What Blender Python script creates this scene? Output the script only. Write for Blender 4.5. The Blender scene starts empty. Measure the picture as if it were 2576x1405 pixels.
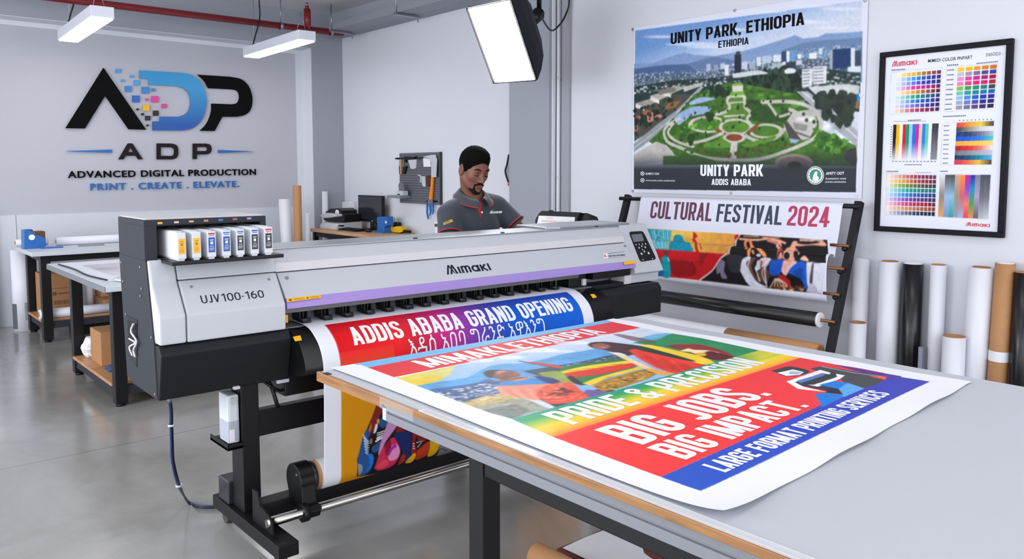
import bpy, bmesh, math, random
import numpy as np
from mathutils import Vector, Matrix
random.seed(7); rng = np.random.default_rng(7)
S = bpy.context.scene
COL = S.collection
pi = math.pi

# ------------------------------------------------------------------ camera (a 28 mm lens at eye height)
FPX, CX, CY = 2035., 1300., 594.
PITCH = math.atan(164 / 2035.); YAW = math.radians(41.0); CAMZ = 1.45
cd = bpy.data.cameras.new('camera'); cam = bpy.data.objects.new('camera', cd); COL.objects.link(cam)
cam.location = (0, 0, CAMZ); cam.rotation_euler = (pi / 2 - PITCH, 0, -YAW)
cd.sensor_width = 36; cd.lens = 36 * FPX / 2576
cd.shift_x = -(CX - 1288) / 2576; cd.shift_y = -(702.5 - CY) / 2576
cd.clip_start = .05
S.camera = cam
S.view_settings.view_transform = 'Standard'; S.view_settings.look = 'None'
S.view_settings.gamma = 1; S.view_settings.use_curve_mapping = False
FW = np.array([math.sin(YAW) * math.cos(PITCH), math.cos(YAW) * math.cos(PITCH), -math.sin(PITCH)])
RT = np.array([math.cos(YAW), -math.sin(YAW), 0]); UP = np.cross(RT, FW)
CAMP = np.array([0, 0, CAMZ])
def ray(x, y): return FW + (x - CX) / FPX * RT - (y - CY) / FPX * UP
def px(x, y, X=None, Y=None, Z=None):
    """where a sight line of the survey photograph meets a wall, a table top ..."""
    d = ray(x, y)
    t = (X - CAMP[0]) / d[0] if X is not None else (Y - CAMP[1]) / d[1] if Y is not None else (Z - CAMP[2]) / d[2]
    return CAMP + t * d
def crop(ox, oy, s): return lambda x, y: (ox + x * s, oy + y * s)

# ------------------------------------------------------------------ materials
def lin(c):
    c = np.asarray(c, float)
    return np.where(c <= .04045, c / 12.92, ((c + .055) / 1.055) ** 2.4)
def hexc(h):
    h = h.lstrip('#'); return np.array([int(h[i:i + 2], 16) / 255 for i in (0, 2, 4)])
MATS = {}
def mat(name, col, rough=.5, metal=0., spec=.5, noise=0., nscale=40., bump=0., emit=0., alpha=1., trans=0., sheen=0., coat=0.):
    if name in MATS: return MATS[name]
    m = bpy.data.materials.new(name); m.use_nodes = True
    nt = m.node_tree; b = nt.nodes['Principled BSDF']
    c = lin(hexc(col)) if isinstance(col, str) else np.array(col, float)
    b.inputs['Base Color'].default_value = (*c, 1)
    b.inputs['Roughness'].default_value = rough; b.inputs['Metallic'].default_value = metal
    b.inputs['Specular IOR Level'].default_value = spec
    if sheen: b.inputs['Sheen Weight'].default_value = sheen
    if coat: b.inputs['Coat Weight'].default_value = coat; b.inputs['Coat Roughness'].default_value = .1
    if trans: b.inputs['Transmission Weight'].default_value = trans
    if alpha < 1: b.inputs['Alpha'].default_value = alpha
    if emit:
        b.inputs['Emission Color'].default_value = (*c, 1); b.inputs['Emission Strength'].default_value = emit
    n = nt.nodes.new('ShaderNodeTexNoise'); n.inputs['Scale'].default_value = nscale; n.inputs['Detail'].default_value = 4
    tc = nt.nodes.new('ShaderNodeTexCoord'); nt.links.new(tc.outputs['Object'], n.inputs['Vector'])
    if noise:
        mx = nt.nodes.new('ShaderNodeMix'); mx.data_type = 'RGBA'
        mx.inputs[6].default_value = (*(c * (1 - noise)), 1); mx.inputs[7].default_value = (*np.minimum(c * (1 + noise), 1), 1)
        nt.links.new(n.outputs['Fac'], mx.inputs[0]); nt.links.new(mx.outputs[2], b.inputs['Base Color'])
    else:
        mr = nt.nodes.new('ShaderNodeMapRange'); mr.inputs[3].default_value = max(rough - .04, 0); mr.inputs[4].default_value = min(rough + .04, 1)
        nt.links.new(n.outputs['Fac'], mr.inputs[0]); nt.links.new(mr.outputs[0], b.inputs['Roughness'])
    if bump:
        bp = nt.nodes.new('ShaderNodeBump'); bp.inputs['Strength'].default_value = bump; bp.inputs['Distance'].default_value = .002
        nt.links.new(n.outputs['Fac'], bp.inputs['Height']); nt.links.new(bp.outputs['Normal'], b.inputs['Normal'])
    MATS[name] = m; return m
def wood_mat(name, c1, c2, scale=(1, 12, 12), rough=.45):
    m = bpy.data.materials.new(name); m.use_nodes = True; nt = m.node_tree; b = nt.nodes['Principled BSDF']
    tc = nt.nodes.new('ShaderNodeTexCoord'); mp = nt.nodes.new('ShaderNodeMapping'); mp.inputs['Scale'].default_value = scale
    n = nt.nodes.new('ShaderNodeTexNoise'); n.inputs['Scale'].default_value = 4; n.inputs['Detail'].default_value = 6; n.inputs['Distortion'].default_value = .6
    r = nt.nodes.new('ShaderNodeValToRGB'); r.color_ramp.elements[0].position = .35; r.color_ramp.elements[1].position = .68
    r.color_ramp.elements[0].color = (*lin(hexc(c1)), 1); r.color_ramp.elements[1].color = (*lin(hexc(c2)), 1)
    nt.links.new(tc.outputs['Object'], mp.inputs['Vector']); nt.links.new(mp.outputs[0], n.inputs['Vector'])
    nt.links.new(n.outputs['Fac'], r.inputs['Fac']); nt.links.new(r.outputs['Color'], b.inputs['Base Color'])
    b.inputs['Roughness'].default_value = rough
    return m
def print_mat(name, rough=.5, spec=.16):
    m = bpy.data.materials.new(name); m.use_nodes = True; nt = m.node_tree; b = nt.nodes['Principled BSDF']
    a = nt.nodes.new('ShaderNodeAttribute'); a.attribute_name = 'ink'
    nt.links.new(a.outputs['Color'], b.inputs['Base Color'])
    b.inputs['Roughness'].default_value = rough; b.inputs['Specular IOR Level'].default_value = spec
    return m
M_PRINT = print_mat('printed vinyl'); M_PRINTM = print_mat('printed matte paper', .6, .15)
white_p = mat('pale grey plastic', '#bdbfc7', .42, noise=.015, nscale=8)
white_p2 = mat('pale warm plastic', '#cbc8cd', .35, noise=.01, nscale=8)
silver = mat('brushed aluminium sheet', '#a4a7ae', .34, .75, noise=.05, nscale=30)
alu = mat('anodised aluminium', '#7e8087', .55, .3, noise=.04, nscale=25)
chrome = mat('chrome', '#a39f9b', .22, 1.)
dark_p = mat('charcoal plastic', '#17181d', .5, spec=.3, noise=.06, nscale=60, bump=.05)
dark_p2 = mat('slate side panel', '#292b32', .55, spec=.25, noise=.05, nscale=60)
black_p = mat('black plastic', '#0a0a0d', .4, spec=.35, noise=.08, nscale=50)
black_m = mat('black powder coat', '#0e0d12', .45, spec=.3, noise=.1, nscale=70, bump=.04)
grey_p = mat('grey plastic', '#7e828a', .5, noise=.03)
lilac = mat('lilac trim', '#9d84c9', .35, noise=.02, nscale=10)
yellow_l = mat('yellow label', '#f2b400', .45, noise=.03)
white_pap = mat('white paper', '#e4e4ea', .6, noise=.01, nscale=12)
white_vin = mat('white vinyl roll', '#dcdce6', .42, noise=.01, nscale=12)
kraft = mat('kraft tube', '#b08055', .65, noise=.1, nscale=30)
card = mat('corrugated cardboard', '#a87850', .75, noise=.08, nscale=20)
card_d = mat('dark cardboard', '#6d4c36', .75, noise=.08, nscale=20)
black_vin = mat('black vinyl roll', '#0d0d12', .3, noise=.1, nscale=20)
blue_p = mat('blue plastic', '#1c62ae', .35, noise=.04)
yellow_p = mat('yellow plastic', '#e0b010', .38, noise=.03)
red_p = mat('red plastic', '#c4121e', .4, noise=.04)
orange_p = mat('orange handle', '#f08418', .4, noise=.25, nscale=60)
steel = mat('steel', '#9a9ca2', .3, .9, noise=.05)
ink_d = mat('dark navy lettering', '#1d2231', .6, spec=.15)
ink_w = mat('white lettering', '#eeeef4', .42)
ink_bk = mat('black lettering', '#050507', .75, spec=.12)
ink_bl = mat('blue lettering', '#1b62ad', .45)
wood_desk = wood_mat('beech desk top', '#b58a63', '#cda47a', (10, 1, 10))
wood_edge = wood_mat('oak edge strip', '#855a33', '#a97b4e', (14, 1, 14))
wood_shelf = wood_mat('plywood shelf', '#a8774f', '#c08f66', (1, 8, 8))

# ------------------------------------------------------------------ mesh builder
class MB:
    def __init__(s): s.v = []; s.f = []; s.smooth = []
    def add(s, v, f, smooth=False):
        o = len(s.v); s.v += [tuple(map(float, p)) for p in v]
        for q in f: s.f.append([i + o for i in q]); s.smooth.append(smooth)
        return s
    def box(s, x0, x1, y0, y1, z0, z1, bev=0.):
        if x0 > x1: x0, x1 = x1, x0
        if y0 > y1: y0, y1 = y1, y0
        if z0 > z1: z0, z1 = z1, z0
        V = [(x, y, z) for z in (z0, z1) for y in (y0, y1) for x in (x0, x1)]
        F = [(0, 2, 3, 1), (4, 5, 7, 6), (0, 1, 5, 4), (2, 6, 7, 3), (0, 4, 6, 2), (1, 3, 7, 5)]
        if bev: V, F = bevel(V, F, bev)
        return s.add(V, F)
    def obox(s, c, half, ax, bev=0.):
        """box with axes ax (3 unit vectors)"""
        m = MB().box(-half[0], half[0], -half[1], half[1], -half[2], half[2], bev)
        A = np.array(ax); V = np.array(m.v) @ A + np.array(c)
        return s.add(V, m.f)
    def prism(s, poly, axis, a, b, bev=0.):
        """poly of 2-D points extruded along axis from a to b; the other two axes in xyz order"""
        def P(p, t):
            q = list(p); q.insert('xyz'.index(axis), t); return q
        n = len(poly)
        V = [P(p, a) for p in poly] + [P(p, b) for p in poly]
        F = [list(range(n))[::-1], list(range(n, 2 * n))] + [[i, (i + 1) % n, n + (i + 1) % n, n + i] for i in range(n)]
        V, F = bevel(V, F, bev)
        return s.add(V, F)
    def cyl(s, p0, p1, r, n=24, r1=None, caps=True, smooth=True):
        p0 = np.array(p0, float); p1 = np.array(p1, float); d = p1 - p0; L = np.linalg.norm(d); d = d / L
        a = np.cross(d, [0, 0, 1.]) if abs(d[2]) < .9 else np.cross(d, [1., 0, 0]); a /= np.linalg.norm(a); b = np.cross(d, a)
        r1 = r if r1 is None else r1
        th = np.arange(n) * 2 * pi / n
        ring = np.outer(np.cos(th), a) + np.outer(np.sin(th), b)
        V = np.vstack([p0 + r * ring, p1 + r1 * ring])
        s.add(V, [[i, (i + 1) % n, n + (i + 1) % n, n + i] for i in range(n)], smooth)
        if caps:
            s.add(V, [list(range(n))[::-1], list(range(n, 2 * n))])
        return s
    def tube(s, p0, p1, r, ri, n=28):
        p0 = np.array(p0, float); p1 = np.array(p1, float); d = p1 - p0; d = d / np.linalg.norm(d)
        a = np.cross(d, [0, 0, 1.]) if abs(d[2]) < .9 else np.cross(d, [1., 0, 0]); a /= np.linalg.norm(a); b = np.cross(d, a)
        th = np.arange(n) * 2 * pi / n; ring = np.outer(np.cos(th), a) + np.outer(np.sin(th), b)
        V = np.vstack([p0 + r * ring, p1 + r * ring, p1 + ri * ring, p0 + ri * ring])
        q = lambda A, B: [[A * n + i, A * n + (i + 1) % n, B * n + (i + 1) % n, B * n + i] for i in range(n)]
        s.add(V, q(0, 1) + q(2, 3), True); s.add(V, q(1, 2) + q(3, 0))
        return s
    def lathe(s, c, prof, n=24, axis=(0, 0, 1)):
        d = np.array(axis, float); d /= np.linalg.norm(d)
        a = np.cross(d, [0, 0, 1.]) if abs(d[2]) < .9 else np.cross(d, [1., 0, 0]); a /= np.linalg.norm(a); b = np.cross(d, a)
        th = np.arange(n) * 2 * pi / n; ring = np.outer(np.cos(th), a) + np.outer(np.sin(th), b)
        V = np.vstack([np.array(c) + h * d + r * ring for r, h in prof]); k = len(prof)
        F = [[j * n + i, j * n + (i + 1) % n, (j + 1) * n + (i + 1) % n, (j + 1) * n + i] for j in range(k - 1) for i in range(n)]
        s.add(V, F, True); s.add(V, [list(range(n))[::-1], list(range((k - 1) * n, k * n))]); return s
    def sweep(s, pts, r, n=10, smooth_path=True, caps=True):
        P = np.array(pts, float)
        if smooth_path and len(P) > 2: P = spline(P, 8)
        k = len(P); T = np.gradient(P, axis=0); T /= np.linalg.norm(T, axis=1)[:, None]
        a = np.cross(T[0], [0, 0, 1.]);
        if np.linalg.norm(a) < .1: a = np.cross(T[0], [1., 0, 0])
        V = []; rr = np.broadcast_to(np.asarray(r, float), (k,)) if np.ndim(r) == 0 else np.interp(np.linspace(0, 1, k), np.linspace(0, 1, len(r)), r)
        th = np.arange(n) * 2 * pi / n
        for i in range(k):
            a = a - T[i] * (a @ T[i]); a /= np.linalg.norm(a); b = np.cross(T[i], a)
            V.append(P[i] + rr[i] * (np.outer(np.cos(th), a) + np.outer(np.sin(th), b)))
        V = np.vstack(V)
        s.add(V, [[j * n + i, j * n + (i + 1) % n, (j + 1) * n + (i + 1) % n, (j + 1) * n + i] for j in range(k - 1) for i in range(n)], True)
        if caps: s.add(V, [list(range(n))[::-1], list(range((k - 1) * n, k * n))])
        return s
    def ball(s, c, r, n=16, m=10):
        r = np.broadcast_to(np.asarray(r, float), (3,))
        V = [np.array(c) + r * [math.sin(pi * j / m) * math.cos(2 * pi * i / n), math.sin(pi * j / m) * math.sin(2 * pi * i / n), math.cos(pi * j / m)] for j in range(m + 1) for i in range(n)]
        return s.add(V, [[j * n + i, (j + 1) * n + i, (j + 1) * n + (i + 1) % n, j * n + (i + 1) % n] for j in range(m) for i in range(n)], True)
    def build(s, name, material, parent=None, loc=None, clean=True):
        me = bpy.data.meshes.new(name)
        o = bpy.data.objects.new(name, me)
        org = np.array(parent['_o']) if parent is not None else np.array(loc if loc is not None else s.base())
        V = np.array(s.v) - org
        me.from_pydata([tuple(p) for p in V], [], s.f)
        me.polygons.foreach_set('use_smooth', s.smooth)
        if clean:
            bm = bmesh.new(); bm.from_mesh(me); bmesh.ops.remove_doubles(bm, verts=bm.verts, dist=1e-6)
            bmesh.ops.recalc_face_normals(bm, faces=bm.faces); bm.to_mesh(me); bm.free()
        me.materials.append(material); me.update()
        COL.objects.link(o)
        if parent is not None: o.parent = parent
        else: o.location = org
        o['_o'] = [float(t) for t in org]
        return o
    def base(s):
        V = np.array(s.v); lo = V.min(0); hi = V.max(0); return np.array([(lo[0] + hi[0]) / 2, (lo[1] + hi[1]) / 2, lo[2]])
def bevel(V, F, w):
    if not w: return V, F
    bm = bmesh.new(); vs = [bm.verts.new(p) for p in V]
    for f in F: bm.faces.new([vs[i] for i in f])
    bmesh.ops.recalc_face_normals(bm, faces=bm.faces)
    es = [e for e in bm.edges if len(e.link_faces) == 2 and e.calc_face_angle() > .15]
    bmesh.ops.bevel(bm, geom=es, offset=w, segments=2, profile=.6, affect='EDGES', clamp_overlap=True)
    bm.verts.index_update()
    V2 = [tuple(v.co) for v in bm.verts]; F2 = [[v.index for v in f.verts] for f in bm.faces]; bm.free()
    return V2, F2
def spline(P, k):
    P = np.array(P, float); Q = np.vstack([2 * P[0] - P[1], P, 2 * P[-1] - P[-2]]); out = []
    for i in range(1, len(Q) - 2):
        p0, p1, p2, p3 = Q[i - 1:i + 3]
        for t in np.arange(k) / k:
            out.append(.5 * ((2 * p1) + (-p0 + p2) * t + (2 * p0 - 5 * p1 + 4 * p2 - p3) * t * t + (-p0 + 3 * p1 - 3 * p2 + p3) * t ** 3))
    out.append(P[-1]); return np.array(out)
def thing(name, label, cat, loc, group=None):
    o = bpy.data.objects.new(name, None); COL.objects.link(o); o.location = loc; o.empty_display_size = .1
    o['label'] = label; o['category'] = cat; o['_o'] = [float(t) for t in loc]
    if group: o['group'] = group
    return o
def tag(o, label, cat, group=None):
    o['label'] = label; o['category'] = cat
    if group: o['group'] = group
    return o
def struct(mb, name, m):
    o = mb.build(name, m, loc=(0, 0, 0)); o['kind'] = 'structure'; return o
def plabel(o, t): o['label'] = t; return o
def dup(root, dloc, label):
    r = root.copy(); COL.objects.link(r); r.location = Vector(root.location) + Vector(dloc); r['label'] = label
    r['_o'] = [float(t) for t in r.location]
    for ch in list(root.children):
        c = ch.copy(); COL.objects.link(c); c.parent = r
        for g in list(ch.children):
            d = g.copy(); COL.objects.link(d); d.parent = c
    return r

# ------------------------------------------------------------------ surfaces that carry print
class Plane:
    """u to the right, v down (metres) from O"""
    def __init__(s, O, U, V):
        s.O = np.array(O, float); s.U = np.array(U, float); s.V = np.array(V, float)
        s.N = np.cross(s.U, s.V); s.N = s.N / np.linalg.norm(s.N)
        if s.N @ (CAMP - s.O) < 0: s.N = -s.N
    def P(s, uv, h=0.):
        uv = np.asarray(uv, float); return s.O + uv[..., :1] * s.U + uv[..., 1:2] * s.V + h * s.N
    def uv(s, x, y):
        d = ray(x, y); t = ((s.O - CAMP) @ s.N) / (d @ s.N); q = CAMP + t * d - s.O
        return np.array([q @ s.U, q @ s.V])
class Web:
    """sheet swept along axis A (unit), profile of points in 3-D given at A=0; u along A, v arc length"""
    def __init__(s, O, A, prof, side):
        s.O = np.array(O, float); s.A = np.array(A, float); s.prof = np.array(prof, float)
        seg = np.linalg.norm(np.diff(s.prof, axis=0), axis=1); s.s = np.concatenate([[0], np.cumsum(seg)])
        T = np.gradient(s.prof, axis=0); T /= np.linalg.norm(T, axis=1)[:, None]
        s.n = np.cross(s.A, T) * side
    def P(s, uv, h=0.):
        uv = np.asarray(uv, float); v = uv[..., 1]
        p = np.stack([np.interp(v, s.s, s.prof[:, k]) for k in range(3)], -1); n = np.stack([np.interp(v, s.s, s.n[:, k]) for k in range(3)], -1)
        return s.O + uv[..., :1] * s.A + p + h * n
    def uv(s, x, y):
        d = ray(x, y); best = None; far = None
        for i in range(len(s.prof) - 1):
            a, b = s.prof[i] + s.O, s.prof[i + 1] + s.O; n = np.cross(s.A, b - a); den = d @ n
            if abs(den) < 1e-9: continue
            t = ((a - CAMP) @ n) / den; q = CAMP + t * d - a; e = (b - a) / np.linalg.norm(b - a); w = (q - (q @ s.A) * s.A) @ e
            if -1e-4 <= w <= s.s[i + 1] - s.s[i] + 1e-4 and t > 0 and (best is None or t < best[0]): best = (t, q @ s.A, s.s[i] + w)
            off = max(-w, w - s.s[i + 1] + s.s[i])
            if far is None or off < far[0]: far = (off, q @ s.A, s.s[i] + w)
        best = best or far
        return np.array(best[1:])

class Canvas:
    """ink laid on a surface, u0..u1 x v0..v1, painted with polygons"""
    def __init__(s, u0, u1, v0, v1, w, bg='#e8e8ee', surf=None):
        s.u0, s.u1, s.v0, s.v1 = u0, u1, v0, v1; s.w = w; s.h = max(2, int(round(w * (v1 - v0) / (u1 - u0))))
        s.a = np.tile(hexc(bg), (s.h, s.w, 1)).astype(float); s.surf = surf; s.cv = None
        s.gx, s.gy = np.meshgrid(np.arange(s.w) + .5, np.arange(s.h) + .5)
    def crop(s, c): s.cv = c; return s
    def pt(s, p):
        if s.cv: p = s.surf.uv(*s.cv(*p))
        return ((p[0] - s.u0) / (s.u1 - s.u0) * s.w, (p[1] - s.v0) / (s.v1 - s.v0) * s.h)
    def pts(s, P): return np.array([s.pt(p) for p in P])
    def put(s, sl, m, col, al):
        c = hexc(col) if isinstance(col, str) else col
        m = (m * al)[..., None]; s.a[sl] = s.a[sl] * (1 - m) + c * m
    def mask(s, Q):
        x0, y0 = np.floor(Q.min(0)).astype(int) - 1; x1, y1 = np.ceil(Q.max(0)).astype(int) + 1
        x0, y0 = max(x0, 0), max(y0, 0); x1, y1 = min(x1, s.w), min(y1, s.h)
        if x1 <= x0 or y1 <= y0: return None, None
        sl = (slice(y0, y1), slice(x0, x1)); acc = np.zeros((y1 - y0, x1 - x0))
        for dx in (-.25, .25):
            for dy in (-.25, .25):
                X = s.gx[sl] + dx; Y = s.gy[sl] + dy; ins = np.zeros(X.shape, bool)
                for i in range(len(Q)):
                    xa, ya = Q[i]; xb, yb = Q[(i + 1) % len(Q)]
                    if ya == yb: continue
                    c = (Y < ya) != (Y < yb); ins ^= c & (X < (xb - xa) * (Y - ya) / (yb - ya) + xa)
                acc += ins
        return sl, acc / 4
    def poly(s, P, col, al=1., smooth=0):
        Q = s.pts(P)
        if smooth: Q = spline(np.vstack([Q, Q[:1]]), smooth)[:-1]
        sl, m = s.mask(Q)
        if sl: s.put(sl, m, col, al)
        return s
    def grad(s, P, c0, c1, a, b, al=1., smooth=0):
        """polygon filled with a gradient from point a (c0) to point b (c1)"""
        Q = s.pts(P)
        if smooth: Q = spline(np.vstack([Q, Q[:1]]), smooth)[:-1]
        sl, m = s.mask(Q)
        if not sl: return s
        a = np.array(s.pt(a)); b = np.array(s.pt(b)); d = b - a
        cs = [hexc(c) for c in ([c0, c1] if isinstance(c0, str) else c0)]
        t = np.clip(((s.gx[sl] - a[0]) * d[0] + (s.gy[sl] - a[1]) * d[1]) / (d @ d), 0, 1) * (len(cs) - 1)
        i = np.minimum(t.astype(int), len(cs) - 2); f = (t - i)[..., None]; cs = np.array(cs)
        c = cs[i] * (1 - f) + cs[i + 1] * f
        mm = (m * al)[..., None]; s.a[sl] = s.a[sl] * (1 - mm) + c * mm
        return s
    def line(s, P, col, w=.006, al=1., smooth=0, taper=False):
        """w in metres on the surface"""
        Q = s.pts(P)
        if smooth: Q = spline(Q, smooth)
        k = w / (s.u1 - s.u0) * s.w / 2; T = np.gradient(Q, axis=0); T /= np.linalg.norm(T, axis=1)[:, None] + 1e-9
        n = np.stack([-T[:, 1], T[:, 0]], 1); ww = k * (np.linspace(1, .15, len(Q))[:, None] if taper else 1)
        for i in range(len(Q) - 1):
            wa = ww[i] if taper else ww; wb = ww[i + 1] if taper else ww
            q = np.array([Q[i] + n[i] * wa, Q[i + 1] + n[i + 1] * wb, Q[i + 1] - n[i + 1] * wb, Q[i] - n[i] * wa])
            sl, m = s.mask(q)
            if sl: s.put(sl, m, col, al)
        return s
    def ell(s, c, rx, ry, col, al=1., n=28):
        return s.poly([(c[0] + rx * math.cos(t), c[1] + ry * math.sin(t)) for t in np.arange(n) * 2 * pi / n], col, al)
    def speck(s, P, cols, n, r0, r1, asp=1., al=1., block=False):
        """scatter n little marks inside polygon P, sizes in metres"""
        Q = s.pts(P); sl, m = s.mask(Q)
        if sl is None: return s
        ys, xs = np.nonzero(m > .5)
        if not len(xs): return s
        k = s.w / (s.u1 - s.u0)
        cv, s.cv = s.cv, None
        for _ in range(n):
            i = rng.integers(len(xs)); x = xs[i] + sl[1].start; y = ys[i] + sl[0].start; r = rng.uniform(r0, r1) * k; c = cols[rng.integers(len(cols))]
            if block: q = np.array([(x - r, y - r * asp), (x + r, y - r * asp), (x + r, y + r * asp), (x - r, y + r * asp)])
            else: q = np.array([(x + r * math.cos(t) * rng.uniform(.8, 1.2), y + r * asp * math.sin(t) * rng.uniform(.8, 1.2)) for t in np.arange(9) * .698])
            a, mm = s.mask(q)
            if a: s.put(a, mm, c, al)
        s.cv = cv; return s
    def blur(s, P, r):
        Q = s.pts(P); sl, m = s.mask(Q)
        if sl is None: return s
        b = s.a.copy()
        for _ in range(2):
            for ax in (0, 1): b = sum(np.roll(b, k, ax) for k in range(-r, r + 1)) / (2 * r + 1)
        mm = m[..., None]; s.a[sl] = s.a[sl] * (1 - mm) + b[sl] * mm; return s
    def grain(s, P, amt, scale):
        Q = s.pts(P); sl, m = s.mask(Q)
        if sl is None: return s
        g = 0
        for o in (1, 2, 4):
            k = max(1, int(scale / o)); hh, ww = m.shape
            r = rng.normal(size=(hh // k + 3, ww // k + 3))
            yy = np.arange(hh) / k; xx = np.arange(ww) / k; y0 = yy.astype(int); x0 = xx.astype(int); fy = (yy - y0)[:, None]; fx = (xx - x0)[None]
            fy = fy * fy * (3 - 2 * fy); fx = fx * fx * (3 - 2 * fx)
            g = g + ((r[y0][:, x0] * (1 - fx) + r[y0][:, x0 + 1] * fx) * (1 - fy) + (r[y0 + 1][:, x0] * (1 - fx) + r[y0 + 1][:, x0 + 1] * fx) * fy) / o
        s.a[sl] = np.clip(s.a[sl] * (1 + amt * (g * m)[..., None]), 0, 1); return s
    def sample(s, uv):
        x = np.clip((uv[..., 0] - s.u0) / (s.u1 - s.u0) * s.w - .5, 0, s.w - 1.001); y = np.clip((uv[..., 1] - s.v0) / (s.v1 - s.v0) * s.h - .5, 0, s.h - 1.001)
        x0 = x.astype(int); y0 = y.astype(int); fx = (x - x0)[..., None]; fy = (y - y0)[..., None]
        return (s.a[y0, x0] * (1 - fx) + s.a[y0, x0 + 1] * fx) * (1 - fy) + (s.a[y0 + 1, x0] * (1 - fx) + s.a[y0 + 1, x0 + 1] * fx) * fy
def sheet(name, UV, pos, cv, material, parent=None, thick=0., N=None):
    """grid of surface points UV (h,w,2) at pos (h,w,3), inked from a canvas"""
    h, w = UV.shape[:2]; c = lin(cv.sample(UV)).reshape(-1, 3); V = pos.reshape(-1, 3)
    i = np.arange(h * w).reshape(h, w); F = np.stack([i[:-1, :-1], i[1:, :-1], i[1:, 1:], i[:-1, 1:]], -1).reshape(-1, 4)
    if N is not None:
        q = np.cross(V[F[0][1]] - V[F[0][0]], V[F[0][3]] - V[F[0][0]])
        if q @ np.array(N) < 0: F = F[:, ::-1]
    lo, hi = V.min(0), V.max(0)
    org = np.array(parent['_o']) if parent is not None else np.array([(lo[0] + hi[0]) / 2, (lo[1] + hi[1]) / 2, lo[2]])
    me = bpy.data.meshes.new(name); me.vertices.add(len(V)); me.vertices.foreach_set('co', (V - org).ravel())
    me.loops.add(F.size); me.loops.foreach_set('vertex_index', F.ravel().astype(np.int32))
    me.polygons.add(len(F)); me.polygons.foreach_set('loop_start', np.arange(0, F.size, 4, dtype=np.int32)); me.polygons.foreach_set('loop_total', np.full(len(F), 4, np.int32))
    me.polygons.foreach_set('use_smooth', np.ones(len(F), bool)); me.update(calc_edges=True)
    at = me.attributes.new('ink', 'FLOAT_COLOR', 'POINT'); at.data.foreach_set('color', np.hstack([c, np.ones((len(c), 1))]).ravel().astype(np.float32))
    me.materials.append(material); o = bpy.data.objects.new(name, me); COL.objects.link(o)
    if parent is not None: o.parent = parent
    else: o.location = org
    o['_o'] = [float(t) for t in org]
    return o
def grid(u0, u1, v0, v1, nu, nv):
    return np.stack(np.meshgrid(np.linspace(u0, u1, nu), np.linspace(v0, v1, nv)), -1)
# ------------------------------------------------------------------ condensed block lettering, drawn stroke by stroke
def arc(cx, cy, rx, ry, a0, a1, n=8):
    return [(cx + rx * math.cos(math.radians(a)), cy + ry * math.sin(math.radians(a))) for a in np.linspace(a0, a1, n + 1)]
def thick(P, t, closed=False):
    P = np.array(P, float)
    keep = [0] + [i for i in range(1, len(P)) if np.linalg.norm(P[i] - P[i - 1]) > 1e-6]; P = P[keep]
    if closed and np.linalg.norm(P[0] - P[-1]) < 1e-6: P = P[:-1]
    n = len(P); out = []
    def d(i, j): v = P[j] - P[i]; return v / np.linalg.norm(v)
    L = []; R = []
    for i in range(n):
        a = d(i - 1, i) if (closed or i > 0) else None; b = d(i, (i + 1) % n) if (closed or i < n - 1) else None
        if a is None: a = b
        if b is None: b = a
        na = np.array([-a[1], a[0]]); nb = np.array([-b[1], b[0]]); m = na + nb; m /= max(np.linalg.norm(m), 1e-6); k = t / 2 / max(m @ na, .35)
        L.append(P[i] + m * k); R.append(P[i] - m * k)
    for i in range(n if closed else n - 1):
        j = (i + 1) % n; ln = np.linalg.norm(P[j] - P[i]); k = max(1, int(ln / .12))
        for q in range(k):
            f0, f1 = q / k, (q + 1) / k
            out.append(np.array([L[i] + (L[j] - L[i]) * f0, L[i] + (L[j] - L[i]) * f1, R[i] + (R[j] - R[i]) * f1, R[i] + (R[j] - R[i]) * f0]))
    return out
def bar(a, b, c, d, k=6):
    """quad a-b (bottom edge), d-c (top edge) cut in k slices"""
    a, b, c, d = map(np.array, (a, b, c, d)); f = np.linspace(0, 1, k + 1)
    return [np.array([a + (d - a) * f[i], b + (c - b) * f[i], b + (c - b) * f[i + 1], a + (d - a) * f[i + 1]]) for i in range(k)]
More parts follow.
